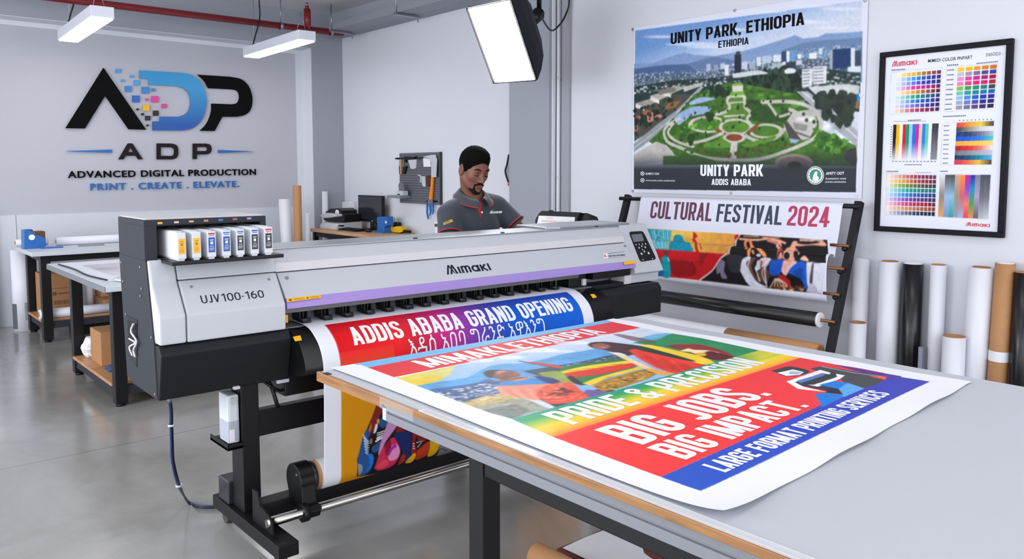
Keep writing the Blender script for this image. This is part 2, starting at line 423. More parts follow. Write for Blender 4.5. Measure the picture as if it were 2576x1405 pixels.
def glyph(ch, t=.15, w=.42):
    h = t / 2; r = min(w / 2 - h, .5 - h); L, R, B, T = h, w - h, h, 1 - h; q = thick
    if ch == ' ': return [], .2
    if ch == 'A':
        w += .02; s = t * .95
        return bar((0, 0), (s, 0), (w / 2 + s / 2, 1), (w / 2 - s / 2, 1)) + bar((w - s, 0), (w, 0), (w / 2 + s / 2, 1), (w / 2 - s / 2, 1)) + q([(.1, .25), (w - .1, .25)], t * .85), w
    if ch == 'B':
        b = lambda y0, y1: q([(h, y0), (R - r * .7, y0)] + arc(R - r * .7, y0 + r * .7, r * .7, r * .7, -90, 0, 4) + arc(R - r * .7, y1 - r * .7, r * .7, r * .7, 0, 90, 4) + [(h, y1)], t)
        return q([(L, 0), (L, 1)], t) + b(B, .52) + b(.52, T), w
    if ch == 'C': return q([(R, .66), (R, T - r)] + arc(w / 2, T - r, r, r, 0, 180) + arc(w / 2, B + r, r, r, 180, 360) + [(R, .34)], t), w
    if ch == 'D': return q([(L, 0), (L, 1)], t) + q([(h, B), (R - r, B)] + arc(R - r, B + r, r, r, -90, 0) + arc(R - r, T - r, r, r, 0, 90) + [(h, T)], t), w
    if ch in 'EFL':
        o = q([(L, 0), (L, 1)], t); e = w * .88
        if ch != 'F': o += q([(h, B), (e, B)], t)
        if ch != 'L': o += q([(h, T), (e, T)], t) + q([(h, .52), (e * .92, .52)], t)
        return o, e
    if ch == 'G': return q([(R, .68), (R, T - r)] + arc(w / 2, T - r, r, r, 0, 180) + arc(w / 2, B + r, r, r, 180, 360) + [(R, .47), (w * .5, .47)], t), w
    if ch == 'H': return q([(L, 0), (L, 1)], t) + q([(R, 0), (R, 1)], t) + q([(L, .52), (R, .52)], t), w
    if ch == 'I': return q([(L, 0), (L, 1)], t), t
    if ch == 'J':
        w = .36; R = w - h; r = w / 2 - h
        return q([(R, 1), (R, B + r)] + arc(w / 2, B + r, r, r, 0, -180), t), w
    if ch == 'K': return q([(L, 0), (L, 1)], t) + bar((.1, .36), (.1 + t * 1.1, .42), (w + .02, 1), (w - t * 1.05, 1)) + bar((w - t + .03, 0), (w + .04, 0), (t * 1.6, .62), (t * .9, .47)), w + .03
    if ch == 'M':
        w = .56; s = t * .9
        return q([(L, 0), (L, 1)], t) + q([(w - h, 0), (w - h, 1)], t) + bar((w / 2 - s / 2, .08), (w / 2 + s / 2, .08), (t, 1), (0, 1)) + bar((w / 2 - s / 2, .08), (w / 2 + s / 2, .08), (w, 1), (w - t, 1)), w
    if ch == 'N': return q([(L, 0), (L, 1)], t * .95) + q([(R, 0), (R, 1)], t * .95) + bar((w - t * 1.0, 0), (w, 0), (t, 1), (0, 1)), w
    if ch in 'O0': return q(arc(w / 2, T - r, r, r, 0, 180) + arc(w / 2, B + r, r, r, 180, 360), t, True), w
    if ch in 'PR':
        o = q([(L, 0), (L, 1)], t); y0 = .42; rr = r * .85
        o += q([(h, y0), (R - rr, y0)] + arc(R - rr, y0 + rr, rr, rr, -90, 0, 5) + arc(R - rr, T - rr, rr, rr, 0, 90, 5) + [(h, T)], t)
        if ch == 'R': o += bar((w - t, 0), (w + .01, 0), (w * .62 + .03, .46), (w * .62 - t * .9 + .03, .46))
        return o, w
    if ch == 'S': return q([(R, .7), (R, T - r)] + arc(w / 2, T - r, r, r, 0, 180) + [(L, .70), (L + .03, .62), (R - .03, .40), (R, .32)] + [(R, B + r)] + arc(w / 2, B + r, r, r, 0, -180) + [(L, .3)], t), w
    if ch == 'T': w = .40; return q([(w / 2, 0), (w / 2, 1)], t) + q([(0, T), (w, T)], t), w
    if ch == 'U': return q([(L, 1), (L, B + r)] + arc(w / 2, B + r, r, r, 180, 360) + [(R, 1)], t), w
    if ch == 'V':
        s = t * .98
        return bar((w / 2 - s / 2, 0), (w / 2 + s / 2, 0), (s, 1), (0, 1)) + bar((w / 2 - s / 2, 0), (w / 2 + s / 2, 0), (w, 1), (w - s, 1)), w
    if ch == 'Y':
        s = t
        return q([(w / 2, 0), (w / 2, .45)], t) + bar((w / 2 - s / 2, .38), (w / 2 + s / 2, .38), (s, 1), (0, 1)) + bar((w / 2 - s / 2, .38), (w / 2 + s / 2, .38), (w, 1), (w - s, 1)), w
    if ch == '1': return q([(w * .6, 0), (w * .6, 1)], t) + q([(w * .14, .78), (w * .6 - h * .2, .93)], t), w * .6 + h + .06
    if ch == '6':
        e = w / 2 - h; return q(arc(w / 2, B + .26, e, .26, 0, 360, 20), t, True) + q([(L, B + .26), (L, .55)] + arc(R, .5, 2 * e, T - .5, 180, 105, 8), t), w
    if ch == '2': return q([(L, .68), (L, T - r)] + arc(w / 2, T - r, r, r, 180, 0) + [(R, .64), (R - .03, .54), (L + .02, .22), (L, B + .03)], t) + q([(0, B), (w, B)], t), w
    if ch == '4': return q([(w * .68, 0), (w * .68, 1)], t) + bar((0, .2), (t, .28), (w * .68 + h, 1), (w * .68 - t * .6, 1)) + q([(0, .26), (w + .03, .26)], t * .9), w + .03
    if ch == '&':
        w = .5; rr = .125
        return q(arc(.22, T - rr, rr, rr, 0, 360, 14), t * .85, True) + q(arc(.2, B + .15, .135, .15, 20, 330, 14), t * .85) + bar((w - t, 0), (w + .02, 0), (.2, .72), (.08, .62)) + q([(.3, .12), (.45, .36), (.45, .46)], t * .8), w + .02
    if ch == '.': return q([(0, h), (t, h)], t), t
    if ch == ',': return q([(0, h), (t, h)], t) + bar((-.02, -.14), (.04, -.14), (t, .02), (t * .45, .02), 2), t
    if ch == '-': return q([(0, .42), (.2, .42)], t * .9), .2
    return [], .2
def block_quads(txt, t=.15, gap=.065, w=.42):
    out = []; x = 0
    for ch in txt:
        g, a = glyph(ch, t, w); out += [np.asarray(p) + [x, 0] for p in g]; x += a + gap
    return out, x - gap
def lay(surf, BL, BR, TL):
    """text frame on a surface: origin, unit along the baseline, up, width, height"""
    b, r, t = map(lambda p: np.asarray(p, float), (BL, BR, TL)); w = r - b; W = np.linalg.norm(w); w /= W
    up = np.array([w[1], -w[0]]); return b, w, up, W, abs((t - b) @ up)
def block_text(name, txt, surf, BL, BR, TL, m, parent, t=.15, gap=.065, h=.0006, w=.42):
    """one part per word"""
    words = txt.split(' '); x = 0; out = []
    for wd in words:
        q, L = block_quads(wd, t, gap, w); out.append((q, x)); x += L + gap * 2 + .2
    L = x - gap * 2 - .2; o, ax, up, W, H = lay(surf, BL, BR, TL); obs = []
    for q, x in out:
        mb = MB()
        for k, p in enumerate(q):
            uv = o + ((p[:, :1] + x) / L * W) * ax + p[:, 1:] * H * up
            mb.add(surf.P(uv, h + (k % 60) * 6e-6), [(0, 1, 2, 3)])
        obs.append(mb.build(name, m, parent, clean=False))
    return obs
# ------------------------------------------------------------------ rounder lettering from Blender's own built-in face
def font_mesh(txt, off=0., sx=1., sp=1., shear=0.):
    cu = bpy.data.curves.new('txt', 'FONT'); cu.body = txt; cu.size = 1; cu.space_character = sp; cu.offset = off; cu.shear = shear; cu.resolution_u = 3
    cu.fill_mode = 'FRONT'
    ob = bpy.data.objects.new('txt', cu); COL.objects.link(ob)
    dg = bpy.context.evaluated_depsgraph_get(); me = ob.evaluated_get(dg).to_mesh()
    V = np.array([v.co[:2] for v in me.vertices]).reshape(-1, 2); F = [list(p.vertices) for p in me.polygons]
    ob.evaluated_get(dg).to_mesh_clear(); bpy.data.objects.remove(ob); bpy.data.curves.remove(cu)
    V = V * [sx, 1]; return V, F
def fit_text(name, txt, surf, BL, BR, TL, m, parent, off=0., sp=1., shear=0., h=.0006, depth=0., cuts=0, desc=False, split=True):
    """lettering stretched between BL and BR, capitals as high as TL; one part per word"""
    o, ax, up, W, H = lay(surf, BL, BR, TL)
    V, F = font_mesh(txt, off, 1, sp, shear)
    if not len(V): return None
    x0, x1 = V[:, 0].min(), V[:, 0].max(); y0 = V[:, 1].min() if desc else 0.; y1 = V[:, 1].max()
    groups = [(V, F)]
    if split and ' ' in txt:
        c = np.array([V[f, 0].mean() for f in F]); sp_ = np.argsort(V[:, 0]); xs = np.sort(V[:, 0])
        ext = sorted([(V[f, 0].min(), V[f, 0].max()) for f in F]); merged = []
        for a, b in ext:
            if merged and a <= merged[-1][1] + 1e-4: merged[-1][1] = max(merged[-1][1], b)
            else: merged.append([a, b])
        gaps = sorted([(merged[i + 1][0] - merged[i][1], (merged[i + 1][0] + merged[i][1]) / 2) for i in range(len(merged) - 1)])[::-1][:txt.count(' ')]
        cut_ = sorted(g[1] for g in gaps); lab = np.searchsorted(cut_, c); groups = []
        for k in range(len(cut_) + 1):
            fs = [F[i] for i in np.nonzero(lab == k)[0]]
            if not fs: continue
            ids = sorted({i for f in fs for i in f}); mp = {i: n for n, i in enumerate(ids)}; groups.append((V[ids], [[mp[i] for i in f] for f in fs]))
    obs = []
    for V, F in groups:
        if cuts:
            bm = bmesh.new(); vs = [bm.verts.new((*p, 0)) for p in V]
            for f in F:
                try: bm.faces.new([vs[i] for i in f])
                except ValueError: pass
            bmesh.ops.triangulate(bm, faces=bm.faces[:]); bmesh.ops.subdivide_edges(bm, edges=bm.edges[:], cuts=cuts); bmesh.ops.triangulate(bm, faces=bm.faces[:]); bm.verts.index_update()
            V = np.array([v.co[:2] for v in bm.verts]); F = [[v.index for v in f.verts] for f in bm.faces]; bm.free()
        uv = o + ((V[:, :1] - x0) / (x1 - x0) * W) * ax + ((V[:, 1:] - y0) / (y1 - y0) * H) * up
        mb = MB().add(surf.P(uv, h), F); ob = mb.build(name, m, parent, clean=False)
        if depth: extrude(ob, surf.N * depth)
        obs.append(ob)
    return obs
def extrude(ob, d):
    me = ob.data; bm = bmesh.new(); bm.from_mesh(me); bmesh.ops.remove_doubles(bm, verts=bm.verts, dist=1e-5)
    r = bmesh.ops.extrude_face_region(bm, geom=bm.faces[:]); vs = [v for v in r['geom'] if isinstance(v, bmesh.types.BMVert)]
    bmesh.ops.translate(bm, verts=vs, vec=Vector(d)); bmesh.ops.recalc_face_normals(bm, faces=bm.faces); bm.to_mesh(me); bm.free()
def poly_part(name, polys, surf, m, parent, h=.0006, depth=0.):
    """flat cut-out shapes (lists of uv) on a surface, optionally with depth"""
    mb = MB()
    for P in polys:
        uv = np.array(P, float); n = len(uv)
        if depth:
            mb.add(np.vstack([surf.P(uv, h), surf.P(uv, h + depth)]), [list(range(n))[::-1], list(range(n, 2 * n))] + [[i, (i + 1) % n, n + (i + 1) % n, n + i] for i in range(n)])
        else: mb.add(surf.P(uv, h), [list(range(n))])
    return mb.build(name, m, parent, clean=bool(depth))
def hole_part(name, loops, surf, m, parent, h, depth):
    """cut-out letter with counters: outer and inner outlines (uv), filled between, with depth"""
    bm = bmesh.new(); es = []
    org = Vector(parent['_o'])
    for L in loops:
        vs = [bm.verts.new(Vector(p) - org) for p in surf.P(np.array(L, float), h)]; es += [bm.edges.new((vs[i], vs[(i + 1) % len(vs)])) for i in range(len(vs))]
    bmesh.ops.triangle_fill(bm, use_beauty=True, use_dissolve=False, edges=es)
    r = bmesh.ops.extrude_face_region(bm, geom=bm.faces[:]); bmesh.ops.translate(bm, verts=[v for v in r['geom'] if isinstance(v, bmesh.types.BMVert)], vec=Vector(surf.N * depth)); bmesh.ops.recalc_face_normals(bm, faces=bm.faces)
    me = bpy.data.meshes.new(name); bm.to_mesh(me); bm.free(); me.materials.append(m); o = bpy.data.objects.new(name, me); COL.objects.link(o); o.parent = parent; o['_o'] = list(parent['_o']); return o
def maker_logo(name, surf, BL, BR, TL, m, parent, h=.0006, slash=0):
    """the maker's slanted word mark: slanted capital, then low rounded letters"""
    t = .17; q = []
    q += bar((0, 0), (.16, 0), (.50, 1), (.36, 1)) if not slash else bar((0, 0), (.07, 0), (.40, 1), (.33, 1)) + bar((.16, 0), (.24, 0), (.56, 1), (.48, 1))
    q += bar((.30, .0), (.46, .0), (.80, 1.), (.66, 1.))
    q += bar((.62, .12), (.74, .0), (.50, 1), (.42, .8)) + bar((.80, 0), (.98, 0), (.80, 1), (.66, 1))
    x = 1.08; X = .74
    def put(pts, closed=False):
        q.extend(np.asarray(p) + [x, 0] for p in thick(pts, t, closed))
    put([(t / 2, 0), (t / 2, X)]); x += t + .1
    put([(t / 2, 0), (t / 2, X)]); r = .16
    put([(t / 2, X - r)] + arc(t / 2 + r, X - r - .03, r, r, 180, 0, 8) + [(t / 2 + 2 * r, 0)]); put([(t / 2 + 2 * r, X - r)] + arc(t / 2 + 3 * r, X - r - .03, r, r, 180, 0, 8) + [(t / 2 + 4 * r, 0)]); x += t + 4 * r + .1
    put(arc(.32, X / 2, .25, X / 2 - t / 2, 0, 360, 18), True); put([(.6, 0), (.6, X)]); x += .6 + t / 2 + .1
    put([(t / 2, 0), (t / 2, X)]); put([(.12, X * .42), (.5, X)]); put([(.2, X * .5), (.54, 0)]); x += .68
    put([(t / 2, 0), (t / 2, X + .06)]); x += t
    o, ax, up, W, H = lay(surf, BL, BR, TL); mb = MB()
    for k, p in enumerate(q): mb.add(surf.P(o + (p[:, :1] / x * W) * ax + p[:, 1:] * H * up, h + (k % 60) * 4e-6), [(0, 1, 2, 3)])
    return mb.build(name, m, parent, clean=False)

# ------------------------------------------------------------------ soft bodies: blended distance fields meshed by surface nets
def seg_d(P, a, b, ra, rb):
    a = np.array(a, np.float32); b = np.array(b, np.float32); d = b - a; L = float(d @ d) + 1e-9
    t = np.clip(((P - a) @ d) / L, 0, 1); return np.linalg.norm(P - (a + t[..., None] * d), axis=-1) - (ra + (rb - ra) * t)
def ell_d(P, c, r, rot=None):
    q = P - np.array(c, np.float32)
    if rot is not None: q = q @ np.array(rot, np.float32)
    r = np.array(r, np.float32); k0 = np.linalg.norm(q / r, axis=-1); k1 = np.linalg.norm(q / (r * r), axis=-1); return k0 * (k0 - 1) / (k1 + 1e-6)
def smin(a, b, k):
    h = np.clip(.5 + .5 * (b - a) / k, 0, 1); return b + (a - b) * h - k * h * (1 - h)
def smax(a, b, k): return -smin(-a, -b, k)
class Field:
    def __init__(s, xs, ys, zs):
        s.xs, s.ys, s.zs = [np.asarray(t, np.float32) for t in (xs, ys, zs)]; s.F = np.full((len(xs), len(ys), len(zs)), .5, np.float32)
    def win(s, lo, hi):
        sl = tuple(slice(max(0, np.searchsorted(a, l)), np.searchsorted(a, h_)) for a, l, h_ in zip((s.xs, s.ys, s.zs), lo, hi))
        g = np.stack(np.meshgrid(s.xs[sl[0]], s.ys[sl[1]], s.zs[sl[2]], indexing='ij'), -1); return sl, g
    def blend(s, d, lo, hi, k=.01, sub=False):
        sl, g = s.win(lo, hi)
        if 0 in g.shape: return
        v = d(g); s.F[sl] = smax(s.F[sl], -v, k) if sub else smin(s.F[sl], v, k)
    def seg(s, a, b, ra, rb, k=.02):
        m = max(ra, rb) + .06; lo = np.minimum(a, b) - m; hi = np.maximum(a, b) + m; s.blend(lambda g: seg_d(g, a, b, ra, rb), lo, hi, k); return s
    def ell(s, c, r, k=.02, rot=None, sub=False):
        m = max(r) + .05; s.blend(lambda g: ell_d(g, c, r, rot), np.array(c) - m, np.array(c) + m, k, sub); return s
    def mesh(s):
        F = s.F; n = np.array(F.shape); I = F < 0
        c = [I[dx:n[0] - 1 + dx, dy:n[1] - 1 + dy, dz:n[2] - 1 + dz] for dx in (0, 1) for dy in (0, 1) for dz in (0, 1)]
        st = np.stack(c); act = st.any(0) & ~st.all(0); idx = np.argwhere(act); ids = -np.ones(act.shape, int); ids[tuple(idx.T)] = np.arange(len(idx))
        offs = np.array([(dx, dy, dz) for dx in (0, 1) for dy in (0, 1) for dz in (0, 1)]); cr = np.stack([F[tuple((idx + o).T)] for o in offs], 1)
        pos = np.zeros((len(idx), 3)); cnt = np.zeros(len(idx))
        for i in range(8):
            for j in range(i + 1, 8):
                if np.abs(offs[i] - offs[j]).sum() != 1: continue
                a, b = cr[:, i], cr[:, j]; mk = (a < 0) != (b < 0); t = np.where(mk, a / np.where(mk, a - b, 1), 0)
                pos[mk] += (offs[i] + t[:, None] * (offs[j] - offs[i]))[mk]; cnt[mk] += 1
        f = pos / cnt[:, None]; W = np.empty_like(f)
        for k, a in enumerate((s.xs, s.ys, s.zs)): W[:, k] = a[idx[:, k]] + f[:, k] * (a[idx[:, k] + 1] - a[idx[:, k]])
        Q = []
        for ax in range(3):
            u, v = [(1, 2), (2, 0), (0, 1)][ax]; A = [slice(1, -1)] * 3; B = list(A); A[ax] = slice(0, -1); B[ax] = slice(1, None)
            d = I[tuple(A)] != I[tuple(B)]; e = np.argwhere(d); off = np.ones(3, int); off[ax] = 0; e = e + off
            du = np.eye(3, dtype=int)[u]; dv = np.eye(3, dtype=int)[v]
            q = np.stack([ids[tuple((e - du - dv).T)], ids[tuple((e - dv).T)], ids[tuple(e.T)], ids[tuple((e - du).T)]], 1)
            flip = ~I[tuple(e.T)]; q[flip] = q[flip][:, ::-1]; Q.append(q)
        Q = np.vstack(Q); Q = Q[(Q >= 0).all(1)]; return W, Q
    def build(s, name, m, parent=None, loc=None, smooth=2):
        W, Q = s.mesh()
        for _ in range(smooth):
            acc = np.zeros_like(W); cn = np.zeros(len(W))
            for i in range(4):
                a, b = Q[:, i], Q[:, (i + 1) % 4]; np.add.at(acc, a, W[b]); np.add.at(acc, b, W[a]); np.add.at(cn, a, 1); np.add.at(cn, b, 1)
            W = W * .5 + .5 * acc / np.maximum(cn, 1)[:, None]
        mb = MB(); mb.v = [tuple(p) for p in W]; mb.f = [list(map(int, q)) for q in Q]; mb.smooth = [True] * len(Q)
        return mb.build(name, m, parent, loc, clean=False)
# ================================================================== THE ROOM
XW, YB, ZC = 4.74, 8.80, 3.235
def floor_mat():
    m = bpy.data.materials.new('polished concrete'); m.use_nodes = True; nt = m.node_tree; b = nt.nodes['Principled BSDF']; N = nt.nodes.new; Lk = nt.links.new
    tc = N('ShaderNodeTexCoord'); n1 = N('ShaderNodeTexNoise'); n1.inputs['Scale'].default_value = 1.1; n1.inputs['Detail'].default_value = 8; n1.inputs['Roughness'].default_value = .62; n1.inputs['Distortion'].default_value = .8
    Lk(tc.outputs['Object'], n1.inputs['Vector'])
    r = N('ShaderNodeValToRGB'); r.color_ramp.elements[0].position = .32; r.color_ramp.elements[1].position = .68
    r.color_ramp.elements[0].color = (*lin(hexc('#7f7d79')), 1); r.color_ramp.elements[1].color = (*lin(hexc('#9b9a98')), 1); Lk(n1.outputs['Fac'], r.inputs['Fac'])
    n2 = N('ShaderNodeTexNoise'); n2.inputs['Scale'].default_value = 5; n2.inputs['Detail'].default_value = 6; n2.inputs['Distortion'].default_value = 1.5; Lk(tc.outputs['Object'], n2.inputs['Vector'])
    mr = N('ShaderNodeMapRange'); mr.inputs[1].default_value = .3; mr.inputs[2].default_value = .7; mr.inputs[3].default_value = .13; mr.inputs[4].default_value = .27; Lk(n2.outputs['Fac'], mr.inputs[0]); Lk(mr.outputs[0], b.inputs['Roughness'])
    sx = N('ShaderNodeSeparateXYZ'); Lk(tc.outputs['Object'], sx.inputs[0])
    a = N('ShaderNodeMath'); a.operation = 'SUBTRACT'; a.inputs[1].default_value = 4.55; Lk(sx.outputs[1], a.inputs[0])
    ab = N('ShaderNodeMath'); ab.operation = 'ABSOLUTE'; Lk(a.outputs[0], ab.inputs[0])
    lt = N('ShaderNodeMath'); lt.operation = 'LESS_THAN'; lt.inputs[1].default_value = .003; Lk(ab.outputs[0], lt.inputs[0])
    mx = N('ShaderNodeMix'); mx.data_type = 'RGBA'; mx.inputs[7].default_value = (*lin(hexc('#55534f')), 1); Lk(lt.outputs[0], mx.inputs[0]); Lk(r.outputs['Color'], mx.inputs[6]); Lk(mx.outputs[2], b.inputs['Base Color'])
    bp = N('ShaderNodeBump'); bp.inputs['Strength'].default_value = .03; bp.inputs['Distance'].default_value = .004; Lk(n2.outputs['Fac'], bp.inputs['Height']); Lk(bp.outputs['Normal'], b.inputs['Normal'])
    b.inputs['Specular IOR Level'].default_value = 1.; b.inputs['Coat Weight'].default_value = .4; b.inputs['Coat Roughness'].default_value = .14
    return m
wall_m = mat('white wall paint', '#d3d4dd', .8, spec=.25, noise=.012, nscale=3)
wall_b = mat('back wall paint', '#b6b6c0', .8, spec=.25, noise=.02, nscale=2)
grey_w = mat('grey wall paint', '#9a9da8', .75, spec=.25, noise=.03, nscale=3)
reveal = mat('lit reveal and pipe white', '#d4d6de', .8, spec=.25, noise=.01, nscale=3)  # paler than the beam grey so beam underside and column side look lit
panel_m = mat('pale wall sheet', '#cdd0da', .6, noise=.02, nscale=2)
struct(MB().box(-4, XW + .1, -3, YB + .1, -.1, 0), 'floor', floor_mat())
struct(MB().box(-4, XW + .1, -3, YB + .1, ZC, ZC + .1), 'ceiling', mat('ceiling paint', '#c9c8cc', .85, noise=.01, nscale=2))
struct(MB().box(-4, XW + .1, YB, YB + .1, 0, ZC), 'wall_back', wall_b)
struct(MB().box(XW, XW + .1, -3, YB, 0, ZC), 'wall_right', wall_m)
struct(MB().box(-4, 4.35, 8.55, YB, 2.84, ZC), 'trim_1', grey_w)                        # beam along the back wall
struct(MB().box(4.35, XW, 8.55, YB, 0, ZC), 'trim_2', grey_w)                           # corner column
struct(MB().box(4.58, XW, -3, 8.55, 2.985, ZC), 'trim_3', grey_w)                       # beam along the right wall
struct(MB().box(4.64, XW, 4.93, 5.44, 0, 2.985), 'trim_4', grey_w)                      # column on the right wall
o = MB().box(-4, 4.35, 8.783, YB, 2.79, 2.84).box(4.27, 4.345, 8.783, YB, 0, 2.79).box(-4, 4.35, 8.56, 8.79, 2.834, 2.84).box(4.344, 4.35, 8.56, 8.79, 0, 2.834); struct(o, 'trim_5', reveal)
struct(MB().box(-4, 1.42, 8.775, 8.80, 0, 1.04).box(1.424, 4.27, 8.775, 8.80, 0, 1.04), 'trim_6', panel_m)
struct(MB().box(4.67, 4.70, 4.915, 4.93, 0, 2.985), 'trim_7', reveal)
# --- pipes on the column
t = thing('conduit_pipe', 'thin white conduit pipe running up the right wall column beside the softbox', 'pipe', (4.715, 4.895, 0))
MB().cyl((4.715, 4.895, 0), (4.715, 4.895, 2.985), .016).build('pipe', reveal, t)
for z in (1.38, 2.2): MB().box(4.70, 4.74, 4.885, 4.905, z, z + .03, .003).build('clamp', steel, t)
t = thing('cable_duct', 'grey flat cable duct climbing the white wall right of the conduit pipe', 'duct', (4.73, 4.81, 0))
MB().box(4.71, 4.74, 4.77, 4.85, 0, 2.985, .004).build('duct_body', mat('duct grey', '#9a9aa4', .6), t)

# ================================================================== CEILING SERVICES
glow = mat('light diffuser', [1., .98, .95], .4, emit=8.)
lamp_w = mat('white lamp housing', '#d6d8e2', .4, noise=.01)
def pendant(near, far, zb, label, wire_top):
    a = np.array([*near, zb]); b = np.array([*far, zb]); d = b - a; L = np.linalg.norm(d); d = d / L; s = np.array([d[1], -d[0], 0]); c = (a + b) / 2
    t = thing('pendant_light', label, 'lamp', tuple(c), 'linear pendant lights under the ceiling')
    w, h = .083, .085
    MB().obox(c + [0, 0, h / 2 + .004], (w, L / 2, h / 2), (s, d, (0, 0, 1)), .004).build('housing', lamp_w, t)
    MB().obox(c + [0, 0, .0], (w - .008, L / 2 - .01, .006), (s, d, (0, 0, 1))).build('diffuser', glow, t)
    e = a - d * .001; m = MB().obox(e + [0, 0, h / 2 + .004], (w - .002, .003, h / 2 - .002), (s, d, (0, 0, 1)), .002); m.obox(e - d * .004 + [0, 0, h * .55], (.01, .003, .004), (s, d, (0, 0, 1))); m.build('end_cap', lamp_w, t)
    m = MB(); top = a + d * .12 + [0, 0, .28]
    for q in (-.045, .045): m.cyl(a + d * .12 + s * q + [0, 0, h], top, .0022, 6)
    m.cyl(top, top * [1, 1, 0] + [0, 0, ZC], .0022, 6); m.build('suspension_wire', steel, t); q = b - d * .1
    MB().cyl(q + [0, 0, h], q * [1, 1, 0] + [0, 0, ZC], .0022, 6).build('suspension_wire', steel, t)
    q = b - d * .12 - s * .03; MB().sweep([q + [0, 0, h], q + s * .0 + [0.03, -.02, h + .12], q + [.075, -.03, h + .3], q + [.07, -.03, ZC - zb]], .007, 8).build('power_cord', black_p, t)
pendant((1.748, 6.85), (1.815, 8.27), 2.62, 'white linear pendant light nearer the left edge, its diffuser lit', 0)
pendant((3.43, 6.82), (3.485, 8.19), 2.62, 'white linear pendant light nearer the corner column, its diffuser lit', 0)
t = thing('sprinkler_pipe', 'dark red fire sprinkler pipe running under the ceiling along the back beam', 'pipe', (3, 8.1, 2.95))
red_m = mat('red pipe paint', '#7d1a20', .4, noise=.06)
MB().cyl((-2, 8.1, 2.955), (4.5, 8.1, 2.96), .033).build('main_pipe', red_m, t)
MB().cyl((4.08, 8.1, 2.96), (4.08, 8.1, 3.17), .036).cyl((4.08, 8.1, 3.17), (4.08, 8.1, 3.2), .02, 16).build('riser', red_m, t)
MB().cyl((4.08, 8.1, 3.2), (4.08, 8.1, ZC), .012, 12).build('sprinkler_head', steel, t)
for x in (.6, 3.78, 4.36):
    MB().cyl((x, 8.1, 2.99), (x, 8.1, ZC), .005, 8).tube((x - .015, 8.1, 2.957), (x + .015, 8.1, 2.957), .04, .034, 20).build('hanger', steel, t)
# perforated cable tray
def perf_mat(name, c, scale, thr, dark, ax=(0, 1)):
    m = mat(name, c, .45, .35); nt = m.node_tree; b = nt.nodes['Principled BSDF']; N = nt.nodes.new
    tc = N('ShaderNodeTexCoord'); v = N('ShaderNodeTexVoronoi'); v.inputs['Randomness'].default_value = 0; v.inputs['Scale'].default_value = scale
    lt = N('ShaderNodeMath'); lt.operation = 'LESS_THAN'; lt.inputs[1].default_value = thr; mx = N('ShaderNodeMix'); mx.data_type = 'RGBA'
    mx.inputs[6].default_value = (*lin(hexc(c)), 1); mx.inputs[7].default_value = (*lin(hexc(dark)), 1)
    sx_ = N('ShaderNodeSeparateXYZ'); cx_ = N('ShaderNodeCombineXYZ'); nt.links.new(tc.outputs['Object'], sx_.inputs[0]); nt.links.new(sx_.outputs[ax[0]], cx_.inputs[0]); nt.links.new(sx_.outputs[ax[1]], cx_.inputs[1]); v.voronoi_dimensions = '2D'; nt.links.new(cx_.outputs[0], v.inputs['Vector']); nt.links.new(v.outputs['Distance'], lt.inputs[0]); nt.links.new(lt.outputs[0], mx.inputs[0]); nt.links.new(mx.outputs[2], b.inputs['Base Color'])
    return m
t = thing('cable_tray', 'grey perforated cable tray on brackets under the right wall beam', 'cable tray', (4.45, 5, 2.97))
pm = perf_mat('perforated steel', '#9799a3', 26, .3, '#5d5f68')
MB().box(4.32, 4.53, 1.5, 8.35, 2.965, 2.97).build('tray_floor', pm, t)
MB().box(4.317, 4.32, 1.5, 8.35, 2.965, 3.03).build('tray_side', pm, t); MB().box(4.53, 4.533, 1.5, 8.35, 2.965, 3.03).build('tray_side', pm, t)
for y in (8.0, 6.72, 5.4, 4.1):
    MB().box(4.29, 4.58, y - .02, y + .02, 2.94, 2.962, .003).cyl((4.56, y, 2.9), (4.56, y, 3.1), .006, 8).cyl((4.31, y, 2.95), (4.31, y, ZC), .005, 8).build('bracket', steel, t)

# ------------------------------------------------------------------ softbox
P = [np.array(p) for p in ((3.57, 4.65, 2.598), (3.515, 4.113, 2.57), (3.91, 4.293, 2.09), (3.965, 4.83, 2.118))]
c0 = sum(P) / 4; e1 = P[1] - P[0]; e2 = P[3] - P[0]; nb = np.cross(e1, e2); nb /= np.linalg.norm(nb)
if nb @ (c0 - CAMP) < 0: nb = -nb                                 # towards the back of the box
t = thing('softbox', 'lit rectangular softbox lamp with a black shell, hung by the right wall column', 'studio light', tuple(c0))
MB().add([p + nb * .012 for p in P] , [(0, 1, 2, 3)]).build('front_diffuser', mat('softbox diffuser', [1., 1., 1.], .5, emit=14.), t)
shell = mat('black softbox cloth', '#0f1118', .6, spec=.25, noise=.15, nscale=20, bump=.1)
m = MB(); rings = []
for k, (sc, dp) in enumerate(((1.012, 0), (1.01, .02), (.9, .1), (.72, .19), (.45, .27), (.22, .31))):
    rings.append([c0 + (p - c0) * sc + nb * dp for p in P])
R = []
for r in rings:
    for i in range(4):
        for f in np.linspace(0, 1, 6)[:-1]:
            q = r[i] * (1 - f) + r[(i + 1) % 4] * f; R.append(q)
k = 20; m.add(R, [[j * k + i, j * k + (i + 1) % k, (j + 1) * k + (i + 1) % k, (j + 1) * k + i] for j in range(5) for i in range(k)] + [list(range(5 * k, 6 * k))])
m.build('shell', shell, t)
m = MB()
for i in range(4): m.cyl(P[i] - nb * .002, P[(i + 1) % 4] - nb * .002, .0035, 8)
m.build('rim_piping', shell, t)
hub = c0 + nb * .31; MB().cyl(hub, hub + nb * .1, .05, 20).ball(hub + nb * .1, .04).build('lamp_head', black_p, t)
arm_end = np.array([4.62, 5.0, 2.66]); j = hub + nb * .1 + np.array([.0, .0, .03])
